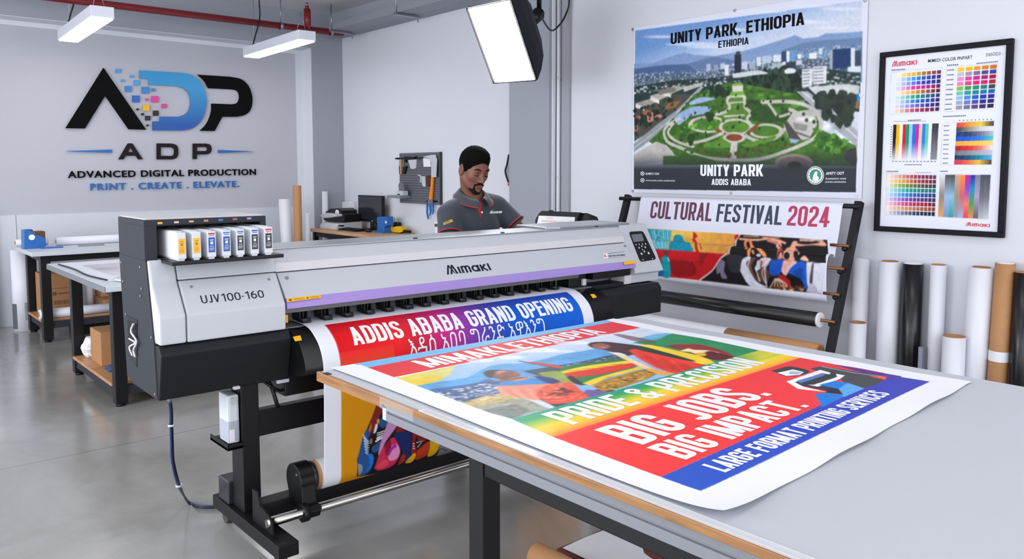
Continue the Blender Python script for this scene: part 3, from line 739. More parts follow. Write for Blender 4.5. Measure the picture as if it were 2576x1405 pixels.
MB().cyl(j, j + [0, 0, .32], .018, 14).cyl(j + [0, 0, .3], j + [0, 0, .52], .024, 14).cyl(j + [0, 0, .5], [4.64, 5.0, j[2] + .5], .012, 12).box(4.615, 4.64, 4.96, 5.04, j[2] + .44, j[2] + .56, .004).build('wall_arm', black_p, t)
MB().sweep([hub + nb * .1, px(1385, 76, X=4.45), px(1408, 62, X=4.60), px(1424, 35, X=4.68), px(1432, 2, X=4.70), (4.70, 4.80, 2.98)], .007, 8).build('power_cord', black_p, t)

# ================================================================== LOGO ON THE BACK WALL
WB = Plane((0, 8.775, 0), (1, 0, 0), (0, 0, -1)); WBf = Plane((0, 8.795, 0), (1, 0, 0), (0, 0, -1)); L1 = lambda x, y: (x / 2.509, y / 2.509)
t = thing('wall_logo', 'raised black and blue three letter logo with tagline on the grey back wall', 'sign', (2.8, 8.79, 1.85))
def lp(pts): return [WB.uv(*L1(*p)) for p in pts]
poly_part('letter', [lp([(653, 428), (922, 818), (812, 815), (664, 603), (536, 810), (414, 808)])], WBf, ink_bk, t, .005, .02)
gm = bpy.data.materials.new('logo blue'); gm.use_nodes = True; nt = gm.node_tree; tc = nt.nodes.new('ShaderNodeTexCoord'); sx = nt.nodes.new('ShaderNodeSeparateXYZ'); rp = nt.nodes.new('ShaderNodeValToRGB')
rp.color_ramp.elements[0].color = (*lin(hexc('#17509f')), 1); rp.color_ramp.elements[1].color = (*lin(hexc('#2b8fc8')), 1); rp.color_ramp.elements[0].position = .1; rp.color_ramp.elements[1].position = .75
nt.links.new(tc.outputs['Generated'], sx.inputs[0]); nt.links.new(sx.outputs[2], rp.inputs[0]); nt.links.new(rp.outputs[0], nt.nodes['Principled BSDF'].inputs['Base Color'])
sp_ = lambda l: [tuple(p) for p in spline(l, 4)]
D = [(881, 444)] + sp_([(1130, 458), (1190, 467), (1235, 490), (1275, 532), (1298, 590), (1304, 650), (1290, 725), (1255, 780), (1205, 812), (1150, 822)]) + [(963, 822), (963, 765), (1008, 765), (1008, 735)] + sp_([(1125, 736), (1168, 720), (1195, 688), (1203, 640), (1190, 588), (1155, 555), (1110, 542)]) + [(938, 535), (938, 498), (881, 496)]
poly_part('letter', [lp(D)], WBf, gm, t, .005, .02)
Pl = [(1248, 471)] + sp_([(1450, 484), (1520, 499), (1565, 537), (1588, 590), (1593, 640), (1582, 690), (1550, 722), (1500, 736)]) + [(1403, 736), (1355, 826)] + sp_([(1262, 824), (1300, 785), (1325, 735), (1335, 690), (1335, 653)]) + sp_([(1465, 658), (1495, 650), (1508, 630), (1510, 605), (1503, 580), (1485, 567), (1455, 563)]) + sp_([(1315, 556), (1290, 512), (1248, 471)])[:-1]
poly_part('letter', [lp(Pl)], WBf, ink_bk, t, .005, .02)
sq = {'#3f9ad6': [(733, 434, 761, 460), (822, 472, 840, 489), (766, 500, 783, 516), (846, 505, 880, 539)], '#2f7cc4': [(790, 542, 830, 579), (896, 547, 941, 590), (961, 557, 980, 576)], '#1c5cae': [(836, 602, 882, 645)],
      '#d42f92': [(920, 620, 935, 634), (957, 605, 1000, 645), (1022, 654, 1051, 682)], '#dfae18': [(904, 660, 945, 699)], '#08080b': [(863, 683, 877, 696), (893, 712, 909, 728), (967, 697, 1002, 730), (917, 730, 950, 759), (926, 784, 939, 796)]}
for c, l in sq.items():
    mm = mat('logo square ' + c, c, .45)
    for a in l: poly_part('pixel_square', [lp([(a[0], a[1]), (a[2], a[1]), (a[2], a[3]), (a[0], a[3])])], WBf, mm, t, .005, .014)
lt_m = mat('dark letter face', '#1c151a', .7, spec=.2)
hole_part('letter', [lp([(748, 1005), (808, 904), (836, 904), (903, 1005), (873, 1005), (858, 982), (795, 982), (780, 1005)]), lp([(810, 958), (841, 958), (823, 927)])], WBf, lt_m, t, .005, .014)
hole_part('letter', [lp([(990, 904)] + sp_([(1085, 905), (1112, 914), (1125, 935), (1126, 955), (1125, 976), (1112, 997), (1085, 1005)]) + [(990, 1005)]), lp([(1016, 928)] + sp_([(1080, 929), (1095, 936), (1100, 952), (1099, 968), (1092, 980), (1076, 983)]) + [(1016, 982)])], WBf, lt_m, t, .005, .014)
hole_part('letter', [lp([(1218, 905)] + sp_([(1302, 905), (1326, 912), (1336, 932), (1334, 954), (1322, 968), (1298, 974)]) + [(1244, 974), (1244, 1003), (1218, 1003)]), lp([(1244, 927)] + sp_([(1296, 927), (1307, 932), (1309, 942), (1304, 950), (1294, 952)]) + [(1244, 952)])], WBf, lt_m, t, .005, .014)
poly_part('wedge_line', [lp([(423, 952), (707, 943), (707, 963), (423, 954)])], WBf, ink_bl, t, .005, .014); poly_part('wedge_line', [lp([(1378, 945), (1608, 955), (1378, 964)])], WBf, ink_bl, t, .005, .014)
fit_text('tagline', 'ADVANCED DIGITAL PRODUCTION', WBf, WB.uv(*L1(430, 1122)), WB.uv(*L1(1618, 1102)), WB.uv(*L1(430, 1079)), ink_bk, t, .022, 1.12, h=.005, depth=.01)
fit_text('tagline', 'PRINT . CREATE . ELEVATE.', WBf, WB.uv(*L1(573, 1200)), WB.uv(*L1(1512, 1178)), WB.uv(*L1(573, 1157)), ink_bl, t, .02, 1.15, h=.005, depth=.01)

# ================================================================== BACK LEFT: WORKBENCH
c2 = crop(0, 520, 1 / 2.602)
grey_top = mat('grey laminate top', '#c4c9d2', .4, noise=.02, nscale=8)
def leg_table(name, label, x0, x1, y0, y1, z, lx, ly, shelf, top_m, tk=.035, leg=.075, shelf_m=None, grp=None):
    t = thing(name, label, 'table', ((x0 + x1) / 2, (y0 + y1) / 2, 0), grp)
    MB().box(x0, x1, y0, y1, z - tk, z, .004).build('tabletop', top_m, t)
    for x in lx:
        for y in ly: l = MB().box(x - leg / 2, x + leg / 2, y - leg / 2, y + leg / 2, .018, z - tk, .004).build('leg', black_m, t); MB().cyl((x, y, 0), (x, y, .018), .028, 16).build('levelling_foot', black_p, l)
    m = MB()
    for y in ly: m.box(lx[0] + leg / 2, lx[-1] - leg / 2, y - .02, y + .02, z - tk - .06, z - tk)
    for x in (lx[0], lx[-1]): m.box(x - .02, x + .02, ly[0] + leg / 2, ly[-1] - leg / 2, z - tk - .06, z - tk)
    m.build('frame_rail', black_m, t)
    if shelf:
        MB().box(lx[0] - .045, lx[-1] + .045, ly[0] - .045 + leg, ly[-1] + .045 - leg, shelf - .02, shelf, .003).build('lower_shelf', shelf_m or wood_shelf, t)
        m = MB()
        for y in ly: m.box(lx[0] + leg / 2, lx[-1] - leg / 2, y - .025, y + .025, shelf - .075, shelf - .021)
        for x in (lx[0], lx[-1]): m.box(x - .025, x + .025, ly[0] + leg / 2, ly[-1] - leg / 2, shelf - .085, shelf - .021)
        m.build('shelf_rail', dark_p2, t)
    return t
leg_table('workbench', 'grey topped workbench with black legs along the back wall at far left', 1.335, 3.05, 7.63, 8.42, .78, (1.45, 2.9), (7.76, 8.34), .19, grey_top)
def onY(c, pts, Y): return [tuple(px(*c(*p), Y=Y)[[0, 2]]) for p in pts]
def onX(c, pts, X): return [tuple(px(*c(*p), X=X)[[1, 2]]) for p in pts]
z0 = .78
pr = onY(c2, [(157, 262), (157, 152), (205, 152), (222, 178), (300, 205), (300, 240), (290, 262)], 8.02); x0 = pr[0][0]; pr = [(x, max(z, z0)) for x, z in pr]; pr[0] = (pr[0][0], z0); pr[-1] = (pr[-1][0], z0)
t = thing('tape_dispenser', 'blue bench dispenser at the left end of the back workbench', 'dispenser', (x0 + .08, 8.08, z0))
MB().prism(pr, 'y', 8.02, 8.15, .004).build('body', blue_p, t)
q = onY(c2, [(165, 150), (212, 150), (212, 160), (165, 160)], 8.05); MB().box(q[0][0], q[1][0], 8.03, 8.13, q[2][1], q[0][1], .004).build('lever', black_p, t)
q = px(*c2(208, 199), Y=8.018); MB().cyl(q, q + [0, -.003, 0], .024, 20).build('badge', ink_w, t)
q = px(*c2(255, 262), Z=z0 + .01); MB().box(q[0], q[0] + .17, 7.95, 8.0, z0, z0 + .012, .003).build('cutter_tongue', blue_p, t)
q = onY(c2, [(222, 160), (290, 205)], 8.3); tag(MB().box(q[0][0], q[1][0], 8.25, 8.37, z0, q[0][1], .003).build('box', card_d), 'small dark brown box behind the blue dispenser on the workbench', 'box')
def roll(name, label, p0, p1, r, m, group=None, core=.028, core_m=None, lid=True):
    p0 = np.array(p0, float); p1 = np.array(p1, float); lo = p0 if p0[2] <= p1[2] else p1
    t = thing(name, label, 'roll', tuple(((p0 + p1) / 2 * [1, 1, 0]) + [0, 0, min(p0[2], p1[2]) - (r if abs(p0[2] - p1[2]) < .01 else 0)]) if abs(p0[2] - p1[2]) < .01 else tuple(lo), group)
    MB().tube(p0, p1, r, core).build('sheet_roll', m, t); d = (p1 - p0) / np.linalg.norm(p1 - p0)
    MB().tube(p0 - d * .004 if abs(d[2]) < .5 else p0, p1 + d * .004, core, core * .86).build('core', core_m or kraft, t)
    return t
a = px(*c2(365, 208), Y=8.2); roll('paper_roll', 'long white paper roll lying on the back workbench', (a[0], 8.2, z0 + .038), (2.7, 8.2, z0 + .038), .038, white_vin, 'white paper rolls', .012)
a = px(*c2(420, 232), Z=z0); tag(MB().box(a[0], a[0] + .21, 7.98, 8.02, z0, z0 + .012, .003).build('ruler', steel), 'steel ruler lying in front of the paper roll on the workbench', 'ruler')
a = px(*c2(132, 215), Y=8.3); t = roll('paper_roll', 'short white roll with a brown core at the left end of the back workbench', (1.345, 8.39, z0 + .03), (1.6, 8.39, z0 + .03), .03, white_vin, 'white paper rolls', .018)
# things on the bench's shelf
zs = .19
def box_open(name, label, x0, x1, y0, y1, z0, z1, m=card, tape=True):
    t = thing(name, label, 'box', ((x0 + x1) / 2, (y0 + y1) / 2, z0))
    MB().box(x0, x1, y0, y1, z0, z1, .004).build('carton', m, t)
    if tape: MB().box((x0 + x1) / 2 - .025, (x0 + x1) / 2 + .025, y0 - .001, y1 + .001, z1 - .06, z1 + .001).build('packing_tape', mat('clear brown tape', '#b99a78', .25), t)
    return t
q = onY(c2, [(275, 422), (462, 655)], 7.95); t = box_open('cardboard_box', 'large cardboard box with a printed barcode on the workbench shelf', q[0][0], q[1][0] + .02, 7.95, 8.25, zs, q[0][1] - .03, tape=False)
m = MB(); bx = px(*c2(358, 640), Y=7.949)
for k in range(14): m.box(bx[0] + k * .0125, bx[0] + k * .0125 + random.choice((.004, .007)), 7.9475, 7.9495, bx[2], bx[2] + .035)
bx = px(*c2(345, 580), Y=7.949); m.box(bx[0], bx[0] + .03, 7.9475, 7.9495, bx[2], bx[2] + .03); m.box(bx[0] + .045, bx[0] + .18, 7.9475, 7.9495, bx[2] + .008, bx[2] + .018); m.build('printed_mark', card_d, t)
MB().box(q[0][0], q[1][0] + .02, 7.948, 7.9495, q[0][1] - .16, q[0][1] - .157).build('lid_edge', card_d, t)
roll('paper_roll', 'white paper roll lying on the workbench shelf before the barcode box', (1.40, 7.81, zs + .042), (2.02, 7.81, zs + .042), .042, white_vin, 'white paper rolls', .02)
tag(MB().box(1.93, 2.3, 7.98, 8.2, zs + .12, zs + .38, .004).add([], []).build('cardboard_box', card), 'cardboard box on top of the brown parcel on the workbench shelf', 'box')
m = MB(); m.box(1.9, 2.25, 7.82, 8.2, zs, zs + .12, .03); tag(m.build('parcel', mat('brown wrapping paper', '#8e6747', .6, noise=.1, bump=.3)), 'crumpled brown paper parcel on the workbench shelf', 'parcel')
tag(MB().cyl((1.87, 8.12, zs), (1.87, 8.12, zs + .4), .035, 18).build('paper_roll', white_vin), 'white roll standing on the workbench shelf between the boxes', 'roll', 'white paper rolls')
tag(MB().box(2.1, 2.4, 7.7, 7.79, zs, zs + .09, .006).build('white_box', white_pap), 'flat white box at the front of the workbench shelf', 'box')
tag(MB().box(1.7, 2.1, 7.9, 8.2, 0, .09, .01).build('black_case', black_p), 'low black case on the floor under the workbench', 'case')
# standing printed roll and hanging backdrop at far left
p = px(65, 828, Z=0); t = thing('printed_roll', 'white standing roll with a small grey photo near its foot at far left', 'roll', tuple(p))
MB().tube(p, p + [0, 0, .74], .095, .03).build('sheet_roll', white_vin, t)
cy_ = lambda z0, z1, a0, a1, r: MB().add([(p[0] + r * math.cos(a), p[1] + r * math.sin(a), p[2] + z) for z in (z0, z1) for a in np.linspace(a0, a1, 12)], [[i, i + 1, 13 + i, 12 + i] for i in range(11)], True)
va = math.atan2(-p[1], -p[0])
cy_(.02, .25, va - 1.5, va - .7, .0965).build('printed_patch', mat('dark grey print', '#55575f', .5), t); cy_(.1, .26, va + .0, va + .75, .0965).build('printed_patch', mat('grey photo print', '#8d949f', .5, noise=.5, nscale=25), t)
m = MB(); n = 60; V = []
for z in (0, .35, .75, 1.05, 1.09):
    for i in range(n):
        x = .55 + .68 * i / (n - 1); V.append((x, 8.70 + .03 * math.sin(i * .55) * (1 - z / 1.4) - .12 * (1.05 - z) * .4, z + .002))
m.add(V, [[j * n + i, j * n + i + 1, (j + 1) * n + i + 1, (j + 1) * n + i] for j in range(4) for i in range(n - 1)], True); o = m.build('backdrop_sheet', white_pap)
tag(o, 'wavy white backdrop sheet hanging to the floor at the left edge', 'sheet')

# ================================================================== CUTTING TABLE BEHIND THE PRINTER'S LEFT END
ct = leg_table('cutting_table', 'pale grey cutting table with black legs and plywood shelf behind the printer', 1.255, 2.75, 5.09, 6.64, .78, (1.375, 2.62), (5.33, 6.36), .143, grey_top, .035, .072)
MB().box(1.251, 1.255, 5.09, 6.64, .742, .778).build('edge_band', alu, ct)
SP = Plane((1.3, 6.6, .7805), (1, 0, 0), (0, -1, 0)); cv = Canvas(0, 1.2, 0, 1.5, 160, '#d9dce6', SP)
cv.grad([(.12, .25), (1.1, .25), (1.1, 1.0), (.12, 1.0)], ['#b9b3c4', '#d8d3da', '#a9a6b6'], None, (.12, .25), (1.1, 1.0)); cv.grain([(.12, .25), (1.1, .25), (1.1, 1.0), (.12, 1.0)], .05, 22)
g = grid(0.02, 1.19, .02, 1.3, 60, 60); tag(sheet('printed_sheet', g, SP.P(g, .001), cv, M_PRINTM, N=(0, 0, 1)), 'large pale printed sheet lying on the grey cutting table', 'print')
m = MB(); m.prism([(1.40, 5.13), (1.36, 5.3), (1.42, 5.47), (1.7, 5.62), (2.3, 5.62), (2.3, 5.13)], 'z', .7835, .7965, .005); tag(m.build('plastic_board', mat('frosted board', '#c3ccd4', .35)), 'frosted grey plastic board on the near corner of the cutting table', 'board')
m = MB(); m.sweep([(1.30, 6.5, .786), (1.315, 6.1, .786), (1.30, 5.7, .786), (1.33, 5.35, .786)], .005, 8); tag(m.build('cord', black_p), 'thin dark cord lying along the left edge of the cutting table', 'cord')
box_open('cardboard_box', 'taped cardboard box on the cutting table shelf', 1.402, 1.80, 5.86, 6.13, .1435, .372)
def crumple(c, r, zf, seed, n=22, m_=14, amp=.6):
    b = MB().ball(c, r, n, m_); q = np.array(b.v) - c; g = np.random.default_rng(seed); w = sum(np.sin(q @ g.normal(0, 48, 3) + g.uniform(0, 6)) for _ in range(5)) / 5; key = np.round(q, 5)
    q = q * (1 + amp * w)[:, None]; b.v = [tuple(p) for p in (np.array(c) + q)]; b.v = [(x, y, max(z, zf)) for x, y, z in b.v]; b.smooth = [False] * len(b.f); return b
tag(crumple((1.43, 6.22, .21), (.06, .075, .075), .1435, 3, amp=.35).build('paper_bundle', white_pap), 'crumpled white paper bundle beside the taped box on the plywood shelf', 'paper')
tag(MB().prism([(1.395, .145), (1.42, .165), (1.50, .18), (1.58, .16), (1.58, .145)], 'y', 5.66, 5.78, .006).build('cloth_bag', mat('navy cloth', '#24406e', .7)), 'navy blue bag on the plywood shelf beside the table leg', 'bag')
tag(MB().box(1.6, 1.9, 5.40, 5.54, .144, .22, .02).build('white_bag', mat('white film', '#cfd2da', .4)), 'white plastic wrap on the plywood shelf under the printer end', 'wrap')

# ================================================================== ROLLS IN THE CORNER
def up_roll(label, xc, ytop, w, Y, m, name='paper_roll', core=.6, group='rolls standing in the far corner', lean=0.):
    a = px(xc, ytop, Y=Y); dist = (a - CAMP) @ FW; r = w * dist / FPX / 2
    return roll(name, label, (a[0] - lean, Y - abs(lean), 0), (a[0], Y, a[2]), r, m, group, r * core, kraft)
up_roll('fat white roll, leftmost of the rolls standing in the far corner', 716, 500, 30, 8.35, white_vin, core=.4, lean=-.03)
up_roll('tall brown kraft tube beside the fat white roll in the far corner', 747, 467, 21, 8.12, kraft, 'kraft_tube', .85)
up_roll('slim short white roll beside the tall kraft tube in the far corner', 774, 534, 12, 8.3, white_vin, core=.5)
up_roll('short brown kraft tube low in front of the tall kraft tube', 760, 606, 16, 7.95, kraft, 'kraft_tube', .85)
up_roll('slim tall white roll against the grey corner column', 817, 481, 15, 8.49, white_vin, core=.5)

# ================================================================== DESK
c4 = crop(680, 440, .1669); zd = .805
t = thing('desk', 'beech topped desk on a dark steel frame against the right wall', 'table', (4.46, 7.77, 0))
MB().box(4.195, 4.735, 7.07, 8.44, zd - .03, zd, .003).build('tabletop', wood_desk, t)
for x in (4.26, 4.69):
    for y in (7.16, 8.36): MB().box(x - .025, x + .025, y - .025, y + .025, 0, zd - .03, .003).build('leg', black_m, t)
MB().box(4.245, 4.275, 7.185, 8.335, zd - .085, zd - .03).box(4.675, 4.705, 7.185, 8.335, zd - .085, zd - .03).box(4.285, 4.665, 7.145, 7.175, zd - .085, zd - .03).box(4.285, 4.665, 8.345, 8.375, zd - .085, zd - .03).build('frame_rail', black_m, t)
tag(MB().box(4.3, 4.65, 7.5, 8.1, 0, .62, .004).build('cardboard_box', card_d), 'dark cardboard box under the beech desk', 'box')
xm = 4.62; q = [px(*c4(*p), X=xm) for p in [(1320, 300), (1685, 316), (1310, 690), (1680, 735)]]
y1, y0 = q[0][1], q[1][1]; zt, zb = q[0][2], q[2][2]
t = thing('monitor', 'black computer monitor, its screen off, standing on the beech desk', 'monitor', (xm + .03, (y0 + y1) / 2, zd))
MB().box(xm, xm + .035, y0, y1, zb, zt, .006).build('screen_housing', black_p, t)
MB().box(xm - .003, xm + .002, y0 + .012, y1 - .012, zb + .03, zt - .012).build('screen', mat('dark glass screen', '#20242c', .16, spec=.8), t)
MB().cyl((xm - .002, (y0 + y1) / 2 - .05, zb + .014), (xm - .005, (y0 + y1) / 2 - .05, zb + .014), .008, 12).build('power_button', white_p, t)
MB().box(xm + .02, xm + .05, (y0 + y1) / 2 - .035, (y0 + y1) / 2 + .035, zd + .01, zb + .1, .004).build('stand_neck', black_p, t); MB().box(xm - .06, xm + .09, (y0 + y1) / 2 - .11, (y0 + y1) / 2 + .11, zd, zd + .012, .004).build('stand_base', black_p, t)
a = px(*c4(1080, 812), Z=zd); b = px(*c4(1400, 850), Z=zd)
t = thing('keyboard', 'black keyboard lying in front of the monitor', 'keyboard', ((a[0] + b[0]) / 2 + .05, (a[1] + b[1]) / 2, zd))
MB().prism([(4.335, zd), (4.335, zd + .012), (4.465, zd + .022), (4.465, zd)], 'y', b[1], a[1], .003).build('keyboard_case', black_p, t)
m = MB(); ny = 15
for r_ in range(5):
    for k in range(ny):
        yy = b[1] + .01 + (a[1] - b[1] - .02) * k / ny; m.box(4.342 + r_ * .023, 4.361 + r_ * .023, yy, yy + (a[1] - b[1] - .02) / ny * .85, zd + .0135 + r_ * .0018, zd + .0185 + r_ * .0018)
m.build('keys', dark_p, t)
a = px(*c4(1480, 845), Z=zd + .01); t = thing('mouse', 'black computer mouse beside the keyboard on the desk', 'mouse', (a[0], a[1], zd)); MB().ball((a[0], a[1], zd + .014), (.033, .055, .018)).build('mouse_shell', black_p, t)
# label printer: white tray, dark housing, white reel
a = px(*c4(830, 800), Z=zd); t = thing('label_printer', 'black and white label printer at the far end of the desk', 'printer', (4.42, 8.2, zd))
m = MB().prism([(4.31, zd), (4.31, zd + .03), (4.34, zd + .07), (4.64, zd + .09), (4.64, zd)], 'y', 7.98, 8.36, .008); m.build('base_tray', white_p, t)
pr = onX(c4, [(920, 720), (920, 610), (960, 545), (1010, 505), (1130, 495), (1185, 530), (1190, 575), (1235, 590), (1235, 725)], 4.5)
MB().prism([(y, max(z, zd + .085)) for y, z in pr], 'x', 4.40, 4.6, .006).build('housing', black_p, t)
pr = onX(c4, [(800, 600), (870, 568), (1035, 590), (1035, 625), (870, 648), (800, 630)], 4.36); MB().prism(pr, 'x', 4.32, 4.46, .01).build('top_lid', white_p, t)
q = px(*c4(1000, 568), X=4.39); MB().tube(q, q + [.06, 0, 0], .034, .014).build('paper_reel', white_pap, t)
pr = onX(c4, [(810, 640), (920, 650), (920, 725), (810, 725)], 4.42); MB().prism([(y, max(z, zd + .085)) for y, z in pr], 'x', 4.42, 4.58, .004).build('side_housing', grey_p, t)
pr = onX(c4, [(970, 770), (1030, 765), (1030, 785), (970, 790)], 4.27); a_ = np.mean(pr, 0); MB().box(4.30, 4.335, a_[0] - .05, a_[0] + .02, zd + .045, zd + .06, .003).build('latch', black_p, t)
pr = onX(c4, [(1015, 405), (1245, 400), (1245, 720), (1040, 720)], 4.7); pr = [(y, max(z, zd)) for y, z in pr]; pr[2] = (pr[2][0], zd); pr[3] = (pr[3][0], zd)
tag(MB().prism(pr, 'x', 4.705, 4.735).build('white_board', white_pap), 'white board leaning at the wall behind the label printer', 'board')
# blue tape gun, yellow cutter, dark pots
X_ = 4.49; pr = onX(c4, [(1610, 870), (1605, 640), (1640, 628), (1755, 628), (1760, 760), (1715, 790), (1715, 870)], X_); y_ = [p[0] for p in pr]
pr = [(y, max(z, zd)) for y, z in pr]
t = thing('tape_gun', 'blue packing tape dispenser standing near the front of the desk', 'dispenser', (X_ + .04, np.mean(y_), zd))
MB().prism(pr, 'x', X_, X_ + .08, .005).build('body', blue_p, t)
q = px(*c4(1580, 740), X=X_); MB().tube(q + [.01, 0, 0], q + [.06, 0, 0], .05, .02).build('tape_reel', black_p, t)
q = px(*c4(1745, 710), X=X_ - .002); MB().cyl(q, q + [-.003, 0, 0], .014, 14).build('badge', ink_w, t)
a = px(*c4(1660, 870), Z=zd); MB().box(X_ - .03, X_ + .1, pr[-1][0] - .02, pr[0][0] + .02, zd, zd + .014, .004).build('foot_plate', blue_p, t)
pr = onX(c4, [(1720, 865), (1718, 825), (1740, 808), (1930, 770), (1985, 775), (2018, 800), (2018, 850), (1980, 868)], 4.60); pr = [(y, max(z, zd + .002)) for y, z in pr]
t = thing('box_cutter', 'yellow and black hand tool at the near corner of the desk', 'tool', (4.60, np.mean([p[0] for p in pr]), zd)); MB().prism(pr, 'x', 4.575, 4.635, .006).build('handle', yellow_p, t)
q = onX(c4, [(2015, 825), (2105, 850)], 4.60); MB().box(4.59, 4.62, q[1][0], q[0][0] + .01, zd + .01, zd + .04, .004).build('head', black_p, t)
pr = onX(c4, [(1720, 868), (1980, 870)], 4.60); MB().box(4.577, 4.633, pr[1][0], pr[0][0], zd, zd + .006, .002).build('sole', black_p, t)
for k, (xx, yy, lab) in enumerate(((1880, 745, 'small dark pen pot behind the blue dispenser, nearer the monitor'), (1935, 745, 'small dark pen pot behind the yellow tool, away from the monitor'))):
    q = px(*c4(xx, yy), X=4.70); t = thing('pen_pot', lab, 'pot', (4.70, q[1], zd)); MB().tube((4.70, q[1], zd), (4.70, q[1], zd + .1), .026, .022, 18).build('pot', black_p, t); MB().cyl((4.70, q[1], zd + .001), (4.70, q[1] + .01, zd + .15), .004, 8).build('pen', grey_p, t)
# ================================================================== THE WIDE-FORMAT PRINTER
c3 = crop(290, 520, .356); c6 = crop(680, 560, .2174); c7 = crop(1180, 540, .2278); c8 = crop(400, 920, .3453); d1 = crop(780, 780, .3417)
PR = thing('wide_format_printer', 'long grey and black roll printer with a lilac trim stripe, on a black stand', 'printer', (2.28, 3.05, 0))
XL, XR = .888, 3.70
def part(mb, name, m, par=None, lab=None):
    o = mb.build(name, m, par or PR)
    if lab: o['label'] = lab
    return o
# left housing
side = part(MB().prism([(3.056, 1.13), (2.994, .835), (2.977, .636), (3.19, .640), (3.34, .652), (3.385, 1.13)], 'x', XL, XL + .012, .003), 'side_panel', dark_p2)
m = MB()
for x, y in ((45, 390), (57, 525), (77, 757), (177, 425), (187, 577), (180, 630), (257, 920), (283, 1322)):
    q = px(*c3(x, y), X=XL); m.cyl(q, q + [-.003, 0, 0], .0055, 10)
    part(m, 'screw', steel, side); m = MB()
q = [px(*c3(*p), X=XL) for p in ((88, 770), (158, 800), (155, 1130), (108, 1075))]
vent = part(MB().prism([(p[1], p[2]) for p in q], 'x', XL - .002, XL, 0), 'side_vent', black_p, side)
m = MB()
for k in range(9):
    z = q[0][2] - .02 - k * .009; m.box(XL - .004, XL - .001, q[1][1] + .012, q[0][1] - .004, z, z + .004)
    part(m, 'louvre', dark_p, side); m = MB()
e = [px(*c3(*p), X=XL - .012) for p in ((128, 825), (112, 880), (150, 950), (130, 1010), (140, 1060))]
part(MB().sweep(e, .004, 8), 'cable_hook', white_p, side); e = [px(*c3(*p), X=XL - .012) for p in ((98, 930), (140, 960), (100, 990), (120, 1050))]; part(MB().sweep(e, .003, 8), 'cable_hook', white_pap, side)
part(MB().box(XL + .012, 1.37, 3.10, 3.36, .64, 1.13), 'left_chassis', dark_p)
prof_u = [(3.10, 1.13), (3.047, 1.13), (3.042, 1.113), (3.021, 1.054), (3.10, 1.054)]; prof_l = [(3.10, 1.0505), (3.0195, 1.0505), (2.938, .936), (2.940, .836), (3.10, .836)]
part(MB().prism([(3.10, 1.13), (3.047, 1.13), (3.02, 1.05), (2.938, .936), (2.940, .836), (3.10, .836)], 'x', XL + .006, .985, .007), 'corner_cover', white_p)
part(MB().prism(prof_u, 'x', .989, 1.366, .003), 'upper_cover', white_p)
lid = part(MB().prism(prof_l, 'x', .989, 1.364, .006), 'front_cover', white_p)
SL = Plane((.989, 3.0195, 1.0505), (1, 0, 0), np.array([0, -.0815, -.1145]) / np.hypot(.0815, .1145))
block_text('lettering', 'UJV100-160', SL, SL.uv(*c3(612, 683)), SL.uv(*c3(1055, 640)), SL.uv(*c3(615, 626)), ink_d, lid, .13, .13, w=.60)
for x, y in ((537, 565), (1085, 513)):
    q = SL.P(SL.uv(*c3(x, y))); part(MB().cyl(q, q + SL.N * .003, .0052, 14), 'screw', grey_p, lid)
low = part(MB().prism([(2.955, .832), (2.930, .80), (2.970, .632), (3.30, .632), (3.30, .832)], 'x', XL + .004, 1.384, .006), 'lower_cover', dark_p)
q0 = px(*c3(840, 930), Y=2.945); q1 = px(*c3(970, 950), Y=2.945); part(MB().prism([(2.936, .805), (2.952, .829), (2.97, .829), (2.97, .805)], 'x', q0[0], q1[0], .002), 'grip_recess', black_p, low)
m = MB(); q = px(*c3(855, 1287), Y=2.965); m.box(q[0] - .012, q[0] + .012, 2.955, 2.975, .628, .64, .003); part(m, 'latch', white_p, low)
q = px(*c3(1190, 1240), Y=2.975); part(MB().box(q[0] - .03, q[0] + .02, 2.965, 2.98, .618, .632, .004), 'latch', white_p, low)
# ink unit
ink = part(MB().box(.885, 1.342, 3.05, 3.37, 1.252, 1.275, .004).box(.885, .93, 3.05, 3.37, 1.13, 1.254, .003).box(1.318, 1.342, 3.05, 3.37, 1.13, 1.254, .003).box(.92, 1.32, 3.22, 3.37, 1.13, 1.254), 'ink_housing', dark_p2)
part(MB().box(.893, 1.336, 3.058, 3.366, 1.275, 1.279, .002), 'top_lid', white_p2, ink)
FP = Plane((.885, 3.05, 1.277), (1, 0, 0), (0, 0, -1))
for k, (x, c) in enumerate(((316, '#e5a63a'), (432, '#c9bfb0'), (537, '#d49a62'), (641, '#c57a74'), (744, '#2f74c0'), (845, '#b5506a'), (946, '#a98ad0'))):
    y = 114 - (x - 316) * .052; u = FP.uv(*c3(x, y)); part(MB().add(FP.P(np.array([(u[0] - .0085, u[1] - .0035), (u[0] + .0085, u[1] - .0035), (u[0] + .0085, u[1] + .0035), (u[0] - .0085, u[1] + .0035)]), .0006), [(0, 1, 2, 3)]), 'slot_label', mat('slot label ' + c, c, .5), ink)
tl, tr = px(*c3(400, 395), Z=1.13), px(*c3(1192, 335), Z=1.13)
tray = part(MB().prism([(.94, 3.06), (tl[0], tl[1]), (tr[0], tr[1]), (tr[0] - .005, 3.06)], 'z', 1.118, 1.132, .003), 'cartridge_tray', black_p)
labs = [('#f0ae14', '#d5d5da', 'yellow'), ('#f0b41c', '#d5d5da', 'yellow'), ('#1f4fa8', '#b3202c', 'blue'), ('#25549c', '#2d77bf', 'blue'), ('#2f3440', '#5b6f8a', 'dark grey'), ('#2a2d33', '#3b3fae', 'dark grey'), ('#26282d', '#d02050', 'dark grey')]
